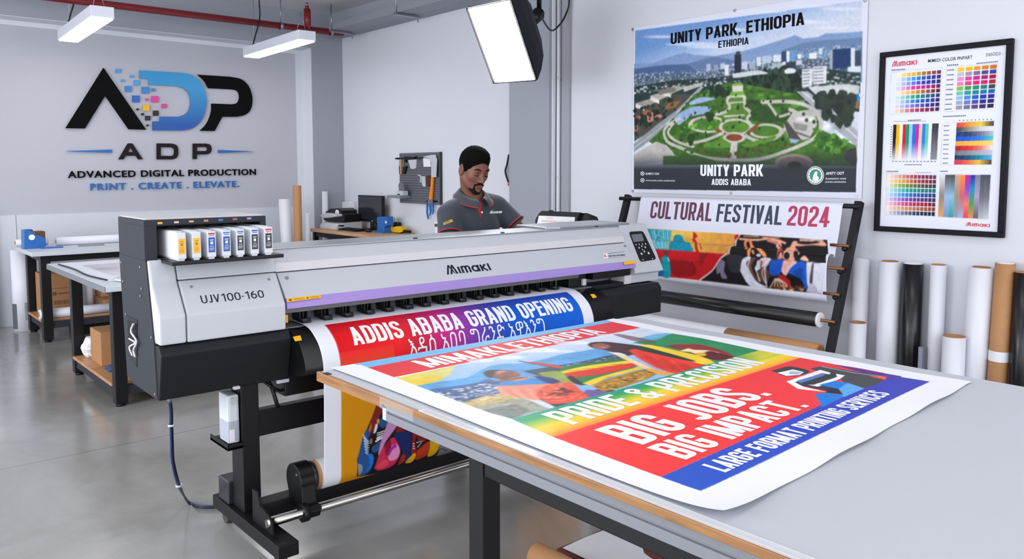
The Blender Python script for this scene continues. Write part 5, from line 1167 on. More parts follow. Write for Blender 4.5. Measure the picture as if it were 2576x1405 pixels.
cv.grain([(400, 480), (1700, 250), (1300, 640), (1010, 715)], .035, 26)
# left figure
Q([(1130, 570), (1300, 580), (1520, 560), (1560, 520), (1690, 530), (1420, 600), (1280, 640), (1180, 610)], '#3a3f52'); Q([(1500, 520), (1590, 530), (1660, 545), (1500, 580), (1460, 560)], '#6c5a9a'); Q([(1060, 565), (1160, 575), (1290, 635), (1240, 640), (1120, 590)], '#d9d6de')
Q([(820, 412), (846, 396), (900, 391), (980, 393), (1000, 402), (920, 408), (895, 440), (850, 440)], '#4a3d36'); Q([(900, 402), (960, 395), (1020, 400), (1060, 420), (1058, 432), (1010, 440), (975, 462), (930, 452), (885, 440)], '#8a574a'); Q([(905, 400), (940, 394), (980, 398), (950, 412), (910, 418)], '#c09080', 3, .8)
Q([(930, 452), (1000, 440), (1060, 436), (1130, 448), (1040, 480), (940, 486)], '#94604f')
Q([(912, 500), (960, 475), (1150, 440), (1280, 470), (1300, 490), (1250, 540), (1180, 590), (1080, 575), (960, 555), (915, 525)], '#ef8f78'); Q([(910, 496), (950, 468), (1060, 462), (1150, 445), (1230, 470), (1270, 480), (1080, 490)], '#2c8ad0'); Q([(1150, 432), (1220, 436), (1300, 455), (1322, 476), (1260, 482), (1190, 455)], '#243a78')
Q([(1170, 560), (1190, 520), (1240, 492), (1350, 470), (1420, 490), (1450, 520), (1510, 565), (1500, 590), (1400, 605), (1280, 615), (1210, 590)], '#e5533c'); cv.speck([(1180, 555), (1250, 495), (1350, 475), (1500, 570), (1400, 600), (1220, 585)], ['#f0806a', '#c23a28', '#f6a08c', '#d84830'], 110, .005, .014, .5, .7)
cv.speck([(1260, 550), (1340, 510), (1420, 530), (1340, 570)], ['#5a2a20', '#3c3a28', '#7a3020'], 40, .004, .01, .5)
# flag and field
cv.line([(1055, 333), (1340, 388)], '#23344c', .008, 1); Q([(1080, 338), (1190, 345), (1320, 365), (1335, 385), (1200, 362)], '#c8483c')
Q([(1320, 400), (1340, 375), (1480, 350), (1700, 322), (1790, 325), (1850, 355), (1700, 420), (1500, 490), (1420, 470), (1400, 440)], '#2f7a3c'); Q([(1328, 402), (1480, 368), (1700, 338), (1780, 332), (1800, 350), (1500, 395), (1370, 420)], '#f2cc2e'); Q([(1350, 415), (1500, 390), (1790, 348), (1850, 360), (1600, 420), (1440, 440), (1400, 470)], '#d4372a'); Q([(1470, 480), (1600, 432), (1860, 368), (1880, 378), (1640, 440), (1540, 490)], '#f0ca2c')
Q([(1370, 440), (1400, 430), (1480, 490), (1420, 480)], '#2e2a34'); Q([(1530, 492), (1640, 450), (1880, 388), (1960, 415), (1840, 470), (1680, 520), (1600, 532)], '#a87c30'); cv.speck([(1540, 495), (1880, 392), (1950, 418), (1660, 528)], ['#d8aa50', '#7a5418', '#5d4416', '#c08c34'], 140, .004, .01, .6)
# right figure
Q([(1640, 272), (1720, 290), (1860, 350), (1960, 395), (2060, 420), (1980, 420), (1880, 385), (1760, 330)], '#f3cfa4'); Q([(1880, 378), (1990, 400), (2080, 418), (1980, 425)], '#f0a040')
Q([(1505, 228), (1530, 212), (1620, 208), (1720, 218), (1840, 235), (1860, 262), (1770, 300), (1700, 285), (1620, 262), (1540, 248)], '#46282c'); Q([(1530, 228), (1590, 216), (1650, 232), (1640, 250), (1590, 258), (1545, 246)], '#9a5e50'); cv.line([(1585, 240), (1620, 246)], '#f0e0d8', .006)
Q([(1640, 275), (1720, 280), (1765, 300), (1720, 300)], '#e8e4e4'); Q([(1770, 262), (1860, 250), (2010, 280), (2200, 320), (2342, 368), (2345, 395), (2220, 408), (2080, 415), (1940, 370), (1830, 310)], '#e2372a'); Q([(1880, 300), (2050, 330), (2250, 390), (2100, 405), (1950, 350)], '#c02a20', 3, .6)
cv.crop(r5); Q([(160, 1225), (300, 1200), (470, 1152), (700, 1190), (1155, 1285), (1060, 1330), (930, 1385), (840, 1390), (400, 1260)], '#2d8757', 0); cv.crop(g9)
Q([(1820, 236), (1900, 226), (2000, 245), (2130, 275), (2260, 305), (2330, 340), (2345, 360), (2230, 350), (2050, 300), (1900, 262)], '#f5cb34'); Q([(1770, 240), (1830, 232), (1960, 262), (2200, 330), (2150, 330), (1900, 275)], '#25382e')
cv.crop(r5); Q([(420, 1250), (500, 1240), (690, 1240), (860, 1285), (955, 1335), (900, 1370), (760, 1350), (600, 1300)], '#8f2b30'); Q([(530, 1290), (600, 1268), (640, 1280), (760, 1285), (850, 1310), (760, 1345), (690, 1330), (620, 1300)], '#efd9ac'); Q([(690, 1330), (760, 1290), (850, 1310), (940, 1340), (800, 1360)], '#5a1c22'); Q([(650, 1310), (720, 1300), (740, 1325), (680, 1330)], '#e0b040')
Q([(200, 1190), (330, 1160), (455, 1150), (360, 1200), (250, 1215)], '#5fa6d6', 3, .8); Q([(0, 1160), (80, 1160), (350, 1215), (210, 1220)], '#6a4a4c', 3, .7)
cv.crop(g9)
for k in range(7): cv.line([(930 + k * 46, 512 + (k % 2) * 6), (960 + k * 44, 545), (1040 + k * 30, 575)], '#d0685a' if k % 2 else '#f6b09c', .006, .6, 4)
cv.line([(1036, 418), (1052, 424), (1046, 430)], '#5a3028', .003, .8, 3); cv.line([(1000, 413), (1022, 415)], '#2a1614', .004, .8); cv.line([(1010, 436), (1034, 435)], '#7a2c2a', .004, .8); Q([(960, 425), (1000, 440), (970, 458), (935, 450)], '#6e4034', 3, .6); Q([(1010, 402), (1045, 412), (1050, 424), (1020, 420)], '#a87060', 3, .6)
for k in range(8): cv.line([(1800 + k * 62, 268 + k * 14), (1870 + k * 56, 320 + k * 11), (1960 + k * 44, 388 + k * 3)], '#b02418' if k % 2 else '#f2604a', .007, .5, 4)
for k in range(4): cv.line([(1380 + k * 90, 400 - k * 14), (1460 + k * 90, 392 - k * 13)], '#a82a20', .006, .6)
cv.line([(1560, 228), (1582, 226)], '#2a1414', .004); cv.line([(1606, 226), (1626, 230)], '#2a1414', .004); cv.line([(1590, 228), (1596, 240)], '#6a3a30', .004)
Q([(1840, 300), (2000, 330), (2180, 380), (2060, 392), (1920, 350)], '#c22c20', 3, .5)
PH_ = [(240, 446), (1849, 115), (2628, 264), (2363, 336), (1010, 715)]; cv.blur(PH_, 2); cv.grain(PH_, .012, 6); cv.grain(PH_, .025, 40); cv.cv = None; cv.poly([EL[0], EL[3], (EL[3][0] - .3, EL[3][1]), (EL[0][0] - .3, EL[0][1])], '#e9e9f1')
# bands
cv.cv = None; a, b = np.array(gtop[0]), np.array(EL[1]); n_ = np.array([-(gtop[1][1] - gtop[0][1]), gtop[1][0] - gtop[0][0]]); n_ = n_ / np.linalg.norm(n_)
if n_ @ (b - a) < 0: n_ = -n_
h_ = abs((np.array(ER[3]) - np.array(gtop[1])) @ n_); h0 = abs((b - a) @ n_); hh = (h_ + h0) / 2
cv.grad([gtop[0], gtop[1], ER[2], ER[3], EL[1]], ['#23957e', '#2b9a62', '#8fbe3e', '#f0cf36', '#f2c233', '#f08a3c'], None, tuple(a), tuple(a + n_ * hh))
tr = np.array(ER[3]); cv.grad([gtop[1], ER[2], tuple(np.array(ER[2]) * .55 + tr * .45), tuple(np.array(gtop[1]) * .5 + tr * .5)], '#2c8a58', '#e8cc38', gtop[1], tuple(np.array(gtop[1]) * .4 + tr * .6), .8)
cv.grad([EL[1], tuple(np.array(EL[1]) + (np.array(gtop[0]) - np.array(EL[1])) * .98), gtop[0], tuple(np.array(gtop[0]) + [.16, .0])], '#d8dcc0', '#d8dcc0', EL[1], gtop[0], .18)
cv.grad([EL[1], ER[3], ER[4], EL[2]], '#fb3a3a', '#e23a40', EL[1], ER[4]); cv.grad([EL[2], ER[4], ER[5], EL[3]], ['#2b55bd', '#2f45b8', '#3a3fae'], None, EL[3], ER[5])
cv.crop(b8)
cv.poly([(1180, 167), (1560, 235), (1740, 265), (1630, 300), (1440, 240)], '#4a3aa0', 1, 0); cv.poly([(1190, 170), (1420, 205), (1640, 250), (1500, 245)], '#6d1f6a', .8, 3)
Q([(730, 222), (800, 205), (880, 188), (1010, 215), (1020, 238), (930, 262), (830, 262), (770, 235)], '#3c3a40', 2); cv.poly([(780, 238), (900, 212), (985, 232), (950, 255), (850, 262)], '#eceef4'); cv.poly([(880, 225), (970, 232), (940, 252), (865, 248)], '#a9b4c6')
cv.poly([(1030, 205), (1120, 188), (1300, 215), (1590, 262), (1600, 300), (1450, 360), (1300, 320), (1230, 250), (1100, 230)], '#47464c', 1); cv.line([(1120, 190), (1380, 240), (1600, 268)], '#aeb6d2', .006)
cv.poly([(1480, 262), (1620, 268), (1610, 292)], '#f0553c')
cv.poly([(900, 310), (1200, 225), (1300, 255), (1180, 320), (1280, 350), (1290, 400), (1240, 395), (980, 340)], '#37373d'); cv.poly([(850, 305), (1110, 215), (1190, 238), (1180, 250), (1120, 240), (915, 310), (980, 345), (1155, 385), (940, 362)], '#eef0f6'); cv.poly([(930, 300), (1130, 240), (1150, 255), (960, 318)], '#5a7cb8')
cv.poly([(1015, 330), (1060, 330), (1240, 270), (1230, 245), (1300, 258), (1260, 285), (1090, 345)], '#eef0f6'); cv.poly([(1100, 330), (1220, 300), (1320, 315), (1250, 362)], '#1b7ad4'); cv.poly([(1250, 362), (1320, 315), (1450, 358), (1290, 425), (1270, 400)], '#58a6e6'); cv.poly([(1070, 402), (1150, 390), (1280, 408), (1285, 425), (1125, 503)], '#1879d2')
cv.poly([(1180, 360), (1250, 362), (1285, 405), (1150, 390)], '#232a38')
cv.cv = None
cor = np.array([(1.258, -2.385), (2.631, -2.378), (2.655, -.925), (1.249, -.849)]); nu = nv = 600; s_, t_ = np.meshgrid(np.linspace(0, 1, nu), np.linspace(0, 1, nv))
UVb = (cor[0] * ((1 - s_) * (1 - t_))[..., None] + cor[1] * (s_ * (1 - t_))[..., None] + cor[2] * (s_ * t_)[..., None] + cor[3] * ((1 - s_) * t_)[..., None])
wv = lambda s: .004 * np.sin(s * 17 + .6) + .003 * np.sin(s * 31)
UVb[..., 1] += t_ ** 12 * wv(s_) * .6 ; UVb[..., 0] += s_ ** 8 * .004 * np.sin(t_ * 15) + (1 - s_) ** 6 * .006 * np.sin(t_ * 6)
zz = .0012 + .006 * (t_ ** 26) * (.5 + .5 * np.sin(s_ * 17 + 1)) + .012 * (t_ ** 22) * ((1 - s_) ** 14) + .0025 * (s_ ** 30) * (.5 + .5 * np.sin(t_ * 20)) + .0018 * ((1 - s_) ** 30)
pos = TP.P(UVb, 0.) ; pos[..., 2] += zz
bt_ = sheet('printed_poster', UVb, pos, cv, M_PRINT, N=(0, 0, 1)); tag(bt_, 'large colourful red, blue and green printed poster spread flat on the foreground table', 'print')
for nm, c, bl, br, tl_, tt in (('MIMAKI ETHIOPIA', None, d1(890, 426), d1(2188, 166), d1(786, 370), .14), ('PRIDE & PRECISION', None, g9(1412, 752), b8(697, 166), g9(1240, 672), .155), ('BIG JOBS.', None, t6(1590, 308), b8(742, 405), t6(1293, 205), .16), ('BIG IMPACT.', None, t6(1868, 405), b8(1028, 495), t6(1632, 320), .16), ('LARGE FORMAT PRINTING SERVICES', None, b8(382, 1006), b8(1655, 402), b8(216, 940), .165)):
    block_text('lettering', nm, TP, TP.uv(*bl), TP.uv(*br), TP.uv(*tl_), ink_w, bt_, tt, h=.0019, gap=.06)
# ================================================================== RIGHT WALL: PARK POSTER
po = crop(1540, 0, 1 / 2.7015); WR = Plane((4.733, 4.10, 2.522), (0, -1, 0), (0, 0, -1))
cv = Canvas(0, 1.80, 0, 1.236, 660, '#d9daea', WR).crop(po)
def Q(P, c, sm=3, al=1.): cv.poly(P, c, al, sm)
A0 = [(157, 207), (1702, 2), (1656, 1306), (148, 1284)]
cv.grad(A0, ['#6e94cc', '#8fabd6', '#b9c6e0', '#cdd2e2'], None, (800, 110), (840, 400))
for x, y, rx, ry in ((1000, 80, 200, 14), (1250, 150, 260, 20), (560, 300, 200, 16), (1560, 60, 140, 16), (330, 250, 120, 12), (1500, 190, 160, 12), (800, 200, 160, 12), (1350, 40, 160, 14), (700, 320, 200, 12)):
    for k in (1, .75, .5): cv.ell((x, y), rx * k, ry * k, '#dfe3ef', .35)
Q([(150, 432), (270, 430), (400, 382), (490, 357), (560, 372), (700, 380), (900, 345), (1050, 302), (1180, 262), (1240, 238), (1300, 262), (1400, 252), (1450, 228), (1600, 222), (1702, 212), (1700, 560), (150, 560)], '#7d97c0', 0)
Q([(150, 468), (300, 445), (520, 432), (640, 395), (700, 384), (780, 400), (900, 420), (900, 540), (150, 580)], '#62789f', 0); Q([(1160, 340), (1300, 290), (1450, 272), (1700, 256), (1692, 460), (1150, 430)], '#6680a4', 0); Q([(150, 470), (380, 440), (520, 440), (620, 520), (400, 560), (150, 560)], '#4b628c', 0)
Q([(150, 520), (600, 500), (1000, 420), (1300, 400), (1692, 400), (1680, 720), (150, 720)], '#4d5b6c', 0)
cv.speck([(152, 500), (640, 470), (1000, 400), (1300, 330), (1692, 300), (1690, 470), (900, 500), (400, 570), (152, 600)], ['#c9d2e0', '#e6eaf0', '#8897ad', '#3c4c66', '#a9b6c8'], 1500, .002, .0055, .8, .8, True)
for x0, y0, x1, y1, c in ((640, 435, 670, 480, '#aab4c4'), (690, 440, 720, 480, '#8d9ab0'), (735, 430, 768, 470, '#b9c2d0'), (765, 440, 792, 515, '#d6dae2'), (880, 420, 920, 470, '#c0c8d4'), (930, 420, 975, 470, '#9aa6b8'), (982, 388, 1010, 450, '#cfd5de'), (1020, 382, 1080, 430, '#b4bfce'), (1095, 375, 1150, 420, '#d8dae0'), (1150, 350, 1185, 420, '#2f4568'), (1185, 348, 1205, 418, '#dfe5ee'), (1205, 345, 1250, 415, '#6d93c0'), (1260, 370, 1285, 400, '#e4e8ee'), (1340, 360, 1390, 400, '#dfe4ec'), (1405, 330, 1428, 370, '#cfd6e2'), (832, 372, 877, 512, '#27303c'), (842, 350, 870, 374, '#3a4048'), (1480, 340, 1500, 470, '#a0a8b4'), (1500, 336, 1625, 466, '#223c68'), (1622, 326, 1650, 462, '#d7dde6'), (1650, 345, 1692, 455, '#3a4658'), (1600, 455, 1690, 490, '#d5d9e0'), (1085, 430, 1170, 470, '#a8b0bc'), (1160, 420, 1180, 490, '#e0e2e8'), (1180, 425, 1250, 470, '#303c50'), (1250, 410, 1290, 440, '#c6ccd6')):
    cv.poly([(x0, y0), (x1, y0 - (x1 - x0) * .08), (x1, y1), (x0, y1)], c)
for k in range(6): cv.line([(1506 + k * 20, 338), (1500 + k * 20, 466)], '#16284c', .002)
for k in range(5): cv.line([(836 + k * 9, 376), (836 + k * 9, 508)], '#161c26', .0016)
Q([(150, 590), (420, 545), (700, 530), (900, 500), (1100, 470), (1290, 470), (1480, 470), (1690, 500), (1680, 760), (1240, 700), (900, 690), (560, 700), (150, 800)], '#2b3a3a', 0)
cv.speck([(150, 590), (700, 535), (1290, 475), (1690, 510), (1680, 640), (900, 560), (150, 640)], ['#dfe3e8', '#b7bec6', '#1d2a2a', '#3c4d46', '#8d979c'], 380, .004, .012, .6, .8, True)
Q([(870, 500), (960, 480), (1100, 490), (1170, 440), (1250, 480), (1290, 560), (1270, 660), (1100, 680), (900, 650)], '#22312a'); cv.speck([(890, 510), (1170, 470), (1290, 560), (1260, 660), (900, 660)], ['#34493a', '#1a2620', '#2b3d30'], 160, .008, .02, 1.5)
Q([(820, 500), (900, 488), (1000, 478), (1060, 500), (960, 512), (830, 530)], '#c9ced4'); Q([(1170, 480), (1200, 462), (1245, 470), (1240, 495), (1180, 500)], '#d9dde2')
for x0, x1, y0, y1 in ((1290, 1365, 470, 592), (1366, 1460, 452, 575)):
    cv.poly([(x0, y0), (x1, y0 - 5), (x1 - 5, y1 - 8), (x0, y1)], '#d9dadd')
    for k in range(5): cv.line([(x0 + 6, y0 + 14 + k * 22), (x1 - 24, y0 + 10 + k * 22)], '#6d737c', .006)
Q([(1330, 590), (1600, 570), (1680, 580), (1680, 640), (1380, 640)], '#c8c9cc', 0); cv.poly([(1556, 645), (1690, 638), (1682, 690), (1640, 690)], '#2f80d2'); cv.poly([(1590, 680), (1680, 690), (1676, 740), (1600, 720)], '#8d6a50')
# left town and road
Q([(150, 720), (420, 640), (560, 640), (440, 780), (150, 960)], '#4a4a44', 0)
for P, c in (((200, 700), '#9a948a'), ((300, 650), '#b3aea6'), ((380, 610), '#a5a198')): x, y = P; cv.poly([(x - 40, y), (x + 60, y - 30), (x + 110, y - 10), (x + 20, y + 30)], c); cv.poly([(x - 40, y), (x + 20, y + 30), (x + 20, y + 55), (x - 40, y + 30)], '#dcd9d2')
cv.poly([(480, 590), (610, 562), (616, 580), (490, 625)], '#b4b2ac'); cv.poly([(310, 610), (430, 590), (436, 620), (320, 645)], '#77756e'); cv.poly([(180, 825), (290, 752), (350, 790), (250, 832)], '#c4806c'); cv.poly([(155, 800), (240, 745), (270, 760), (180, 810)], '#a8584a'); cv.poly([(150, 870), (175, 850), (180, 880), (150, 900)], '#c06a58'); cv.poly([(380, 700), (470, 680), (430, 730), (350, 750)], '#8a5f44')
cv.speck([(150, 740), (420, 660), (440, 760), (150, 930)], ['#26332a', '#314234', '#1e2822'], 60, .008, .02)
Q([(148, 975), (300, 850), (440, 745), (600, 585), (625, 590), (470, 775), (330, 900), (148, 1035)], '#90949a', 0); cv.line([(148, 1005), (380, 830), (612, 588)], '#dcdee2', .004)
# the park
Q([(560, 640), (780, 560), (900, 570), (1260, 640), (1420, 830), (1420, 880), (1660, 990), (1660, 1130), (1200, 1120), (600, 1120), (330, 1010), (250, 960), (440, 780)], '#3f6827', 0)
cv.grain([(560, 640), (900, 570), (1260, 640), (1660, 990), (1660, 1130), (330, 1120), (250, 960)], .10, 14)
cv.speck([(560, 640), (900, 570), (1260, 640), (1420, 850), (1300, 1000), (600, 1060), (300, 980)], ['#55882f', '#5f9636', '#2f5420', '#3a6428', '#2c4a22'], 260, .01, .03, .45, .7)
Q([(1250, 620), (1330, 620), (1500, 760), (1670, 890), (1668, 1000), (1520, 880), (1380, 740)], '#a6a9ae', 0); cv.line([(1290, 620), (1480, 770), (1668, 940)], '#d3d5d8', .008)
W_ = '#c2bbb5'
Q([(520, 700), (600, 660), (700, 668), (640, 690), (540, 712)], '#9db4d8'); Q([(420, 800), (470, 760), (560, 722), (670, 728), (640, 770), (540, 790), (480, 830), (450, 850)], '#93acd2')
ring = [(470, 800), (380, 850), (352, 900), (380, 965), (470, 1005), (620, 1068), (820, 1086), (1010, 1080), (1220, 1012), (1370, 940), (1418, 860), (1390, 770), (1310, 712), (1180, 690), (1010, 694)]
cv.line(ring, W_, .024, 1, 4); cv.line([(430, 820), (380, 900), (440, 960), (560, 1000)], W_, .02, 1, 4)
Q([(792, 645), (900, 645), (908, 690), (905, 730), (940, 770), (920, 800), (940, 845), (760, 850), (765, 800), (720, 780), (790, 735), (800, 690)], '#557f30', 3)
cv.line([(795, 650), (782, 690), (800, 725), (770, 760), (700, 780)], W_, .022, 1, 4); cv.line([(900, 650), (900, 700), (905, 730), (945, 770), (920, 800), (945, 850), (990, 860)], W_, .022, 1, 4); cv.line([(760, 790), (900, 782)], W_, .012); cv.line([(790, 700), (905, 690)], W_, .01); cv.line([(795, 655), (900, 650)], W_, .02)
cv.poly([(815, 585), (890, 575), (890, 620), (820, 625)], '#d6d3cc'); cv.poly([(600, 640), (780, 620), (780, 655), (580, 655)], '#5c8f34'); cv.poly([(820, 570), (885, 560), (880, 580), (815, 585)], '#7cb048'); cv.poly([(805, 625), (895, 620), (897, 645), (800, 650)], '#74aa40')
cv.ell((650, 845), 132, 58, W_); cv.ell((650, 845), 104, 42, '#4c7a2c'); cv.ell((838, 862), 112, 58, W_); cv.ell((840, 862), 92, 42, '#52822e'); cv.ell((830, 934), 78, 38, W_); cv.ell((830, 934), 55, 24, '#7d4526')
cv.ell((1045, 890), 120, 52, W_); cv.ell((1045, 890), 92, 36, '#4a752a'); cv.poly([(690, 880), (720, 872), (780, 910), (750, 920)], '#7a4a30'); cv.poly([(900, 905), (980, 842), (1005, 842), (960, 895)], '#84502e')
cv.line([(760, 900), (640, 950), (500, 980)], W_, .022, 1, 4); cv.line([(900, 920), (1000, 960), (1120, 930), (1180, 870)], W_, .024, 1, 4); cv.line([(830, 960), (820, 1100)], W_, .055); Q([(610, 985), (740, 945), (800, 975), (796, 1002), (680, 1000)], '#58862f'); Q([(870, 985), (960, 960), (1110, 920), (1080, 960), (940, 1000)], '#5a8a32')
Q([(480, 1015), (620, 1000), (790, 1030), (800, 1065), (640, 1055)], '#3c6626'); Q([(860, 1030), (1000, 1010), (1160, 950), (1200, 1000), (1060, 1040), (870, 1070)], '#3f6a28')
Q([(940, 760), (1000, 720), (1080, 730), (1120, 790), (1180, 740), (1240, 770), (1220, 820), (1060, 830), (960, 810)], '#2f4c26'); cv.line([(1060, 700), (1090, 740), (1130, 790), (1210, 770)], W_, .018, 1, 4); cv.line([(1200, 740), (1260, 770), (1250, 810)], W_, .022, 1, 4)
cv.poly([(1165, 850), (1230, 760), (1370, 740), (1395, 840), (1340, 940), (1215, 972)], '#bfbab6', 1, 0); cv.poly([(1168, 835), (1190, 822), (1290, 955), (1212, 968)], '#4c4a48'); cv.poly([(1205, 940), (1280, 950), (1250, 972), (1212, 970)], '#8fa6c8'); cv.poly([(1230, 830), (1330, 850), (1320, 890), (1240, 880)], '#8d8a86'); cv.line([(1240, 895), (1340, 930)], '#5d5a56', .01); cv.poly([(1240, 800), (1370, 790), (1370, 820), (1260, 822)], '#d9d6d2')
cv.speck([(560, 640), (900, 570), (1260, 640), (1420, 850), (1300, 1000), (600, 1060), (300, 980)], ['#2a4222', '#24391e', '#324c26'], 70, .005, .012, 1.1); cv.speck([(640, 770), (700, 790), (660, 820)], ['#2a3f22'], 12, .012, .02); cv.speck([(920, 690), (1000, 690), (960, 760)], ['#2c4424', '#38552c'], 20, .01, .02); cv.speck([(510, 920), (560, 920), (540, 1000)], ['#2a3f22'], 16, .01, .016); cv.speck([(1300, 640), (1640, 640), (1660, 860), (1500, 830)], ['#26302a', '#303c34'], 50, .012, .035, 1.4); cv.speck([(1400, 880), (1600, 960), (1560, 1060), (1360, 1000)], ['#3c6828', '#2f5422', '#5c9234'], 60, .01, .024); cv.speck([(560, 1000), (790, 1040), (1180, 960), (1200, 1010), (800, 1080), (480, 1020)], ['#2f5022', '#74341e', '#3f6a2a'], 70, .006, .012); cv.speck([(660, 600), (800, 580), (790, 660), (670, 650)], ['#26402a', '#1f3424'], 26, .012, .02, 1.4); cv.speck([(480, 860), (760, 800), (740, 870), (520, 890)], ['#3d6a26', '#6ca63e'], 40, .006, .012)
Q([(148, 1050), (300, 960), (370, 985), (420, 1040), (350, 1100), (148, 1120)], '#b9b4b0', 0); Q([(348, 1060), (560, 1050), (700, 1090), (700, 1120), (345, 1120)], '#3d6228', 0)
Q([(1660, 1000), (1600, 1020), (1580, 1080), (1660, 1120)], '#3c3d3e', 3)
cv.ell((1235, 1105), 130, 60, '#a09590'); cv.ell((1235, 1108), 104, 46, '#8a6f66'); cv.ell((1240, 1120), 48, 22, '#241f20')
cv.blur(A0, 1); cv.grain(A0, .018, 5); cv.grain([(150, 560), (1690, 480), (1660, 1130), (150, 1120)], .035, 22)
pt_ = [(148, 1000), (1664, 1000), (1656, 1306), (148, 1284)]
Qm = cv.pts(pt_); sl, mk = cv.mask(Qm); y0_, y1_ = cv.pt((800, 1020))[1], cv.pt((800, 1150))[1]; tt = np.clip((cv.gy[sl] - y0_) / (y1_ - y0_), 0, 1) ** 1.2 * .95; cv.put(sl, mk * tt, '#2a2f36', 1.)
cv.cv = po
t = thing('wall_poster', 'large aerial city park poster pinned to the right wall above the rack', 'poster', (4.733, 3.2, 1.286))
g = grid(0, 1.80, 0, 1.236, 600, 412); sheet('poster_sheet', g, WR.P(g, .001), cv, M_PRINT, t, N=(-1, 0, 0))
def wt(txt, bl, br, tl_, m, block=True, **k):
    f = lambda p: WR.uv(*po(*p))
    (block_text if block else fit_text)('lettering', txt, WR, f(bl), f(br), f(tl_), m, t, h=.002, **k)
wt('UNITY PARK, ETHIOPIA', (398, 302), (1307, 168), (397, 226), mat('poster black', '#0c0d12', .7, spec=.1), t=.165, w=.47); wt('ETHIOPIA', (722, 326), (928, 300), (722, 279), mat('poster black', '#0c0d12', .7, spec=.1), t=.15, w=.47)
wt('UNITY PARK', (600, 1195), (1027, 1197), (600, 1119), ink_w, t=.17, w=.47); wt('ADDIS ABABA', (676, 1256), (944, 1259), (676, 1214), ink_w, t=.16, w=.45)
wt('AMITY ODT', (1453, 1187), (1578, 1185), (1453, 1168), ink_w, False, off=.02); wt('Aunaiatsion nrans', (1450, 1219), (1590, 1218), (1450, 1205), ink_w, False); wt('DASCARA DAMOKAISINA', (1450, 1241), (1590, 1241), (1450, 1230), ink_w, False)
wt('SUMIFCY OOK', (228, 1186), (322, 1187), (228, 1172), ink_w, False, off=.02); wt('wwwuncitt.acalis.asesbanasis', (228, 1230), (428, 1232), (228, 1218), ink_w, False)
def disc(c, r, m, h, n=32, sx=.96): return poly_part('emblem', [[WR.uv(*po(c[0] + r * sx * math.cos(a), c[1] + r * math.sin(a))) for a in np.arange(n) * 2 * pi / n]], WR, m, t, h)
for y in (1178, 1224): disc((207, y), 14, ink_w, .002); disc((207, y), 10, mat('poster slate', '#2a2f36', .5), .0025); disc((207, y), 5, ink_w, .003)
teal = mat('emblem green', '#2a8a74', .5); c_ = (1382, 1191)
disc(c_, 62, ink_w, .002, sx=.94); disc(c_, 58, mat('emblem ring', '#3b6a4a', .5), .0024, sx=.94); disc(c_, 53, ink_w, .0028, sx=.94); disc(c_, 42, teal, .0032, sx=.94)
poly_part('emblem', [[WR.uv(*po(x, y)) for x, y in ((1362, 1225), (1368, 1195), (1378, 1170), (1390, 1162), (1398, 1172), (1394, 1190), (1406, 1205), (1404, 1225), (1385, 1232))]], WR, ink_w, t, .0036)
for k in range(14):
    a = k * 2 * pi / 14; q = (c_[0] + 48 * .94 * math.cos(a), c_[1] + 48 * math.sin(a)); disc(q, 2.6, teal if k % 3 else mat('emblem orange', '#c06a2a', .5), .0034, 8)
for x, y in ((140, 200), (833, 72), (141, 1297), (808, 1311), (1660, 1328), (1692, 646), (1720, 5)):
    q = WR.P(WR.uv(*po(x, y))); MB().tube(q, q + [-.003, 0, 0], .011, .004, 16).build('grommet', steel, t)

# ================================================================== FRAMED COLOUR CHART
ch = crop(2170, 80, .3845); CR = Plane((4.722, 2.21, 2.133), (0, -1, 0), (0, 0, -1)); cw, chh = .69, 1.034
t = thing('framed_chart', 'black framed colour swatch chart on the right wall beside the park poster', 'picture', (4.72, 1.865, 1.099)); fw = .03
fr = mat('black frame', '#101218', .6, spec=.18, noise=.05)
MB().box(4.705, 4.74, 1.52, 2.21, 2.133 - fw, 2.133, .004).box(4.705, 4.74, 1.52, 2.21, 1.099, 1.099 + fw, .004).box(4.705, 4.74, 2.21 - fw, 2.21, 1.099 + fw, 2.133 - fw, .004).box(4.705, 4.74, 1.52, 1.52 + fw, 1.099 + fw, 2.133 - fw, .004).build('frame', fr, t)
cv = Canvas(0, cw, 0, chh, 420, '#e0e1ee', CR).crop(ch)
def bil(c, u, v): c = np.array(c, float); return tuple(c[0] * (1 - u) * (1 - v) + c[1] * u * (1 - v) + c[2] * u * v + c[3] * (1 - u) * v)
def cell(c, i, j, nx, ny, g=.16): return [bil(c, (i + a) / nx, (j + b) / ny) for a, b in ((g / 2, g / 2), (1 - g / 2, g / 2), (1 - g / 2, 1 - g / 2), (g / 2, 1 - g / 2))]
def mixc(cs, f): cs = [hexc(c) if isinstance(c, str) else c for c in cs]; k = min(int(f * (len(cs) - 1)), len(cs) - 2); f = f * (len(cs) - 1) - k; return cs[k] * (1 - f) + cs[k + 1] * f
def outline(P): cv.line(P + [P[0]], '#9a9cac', .0012)
c1 = [(222, 272), (517, 246), (503, 520), (208, 534)]
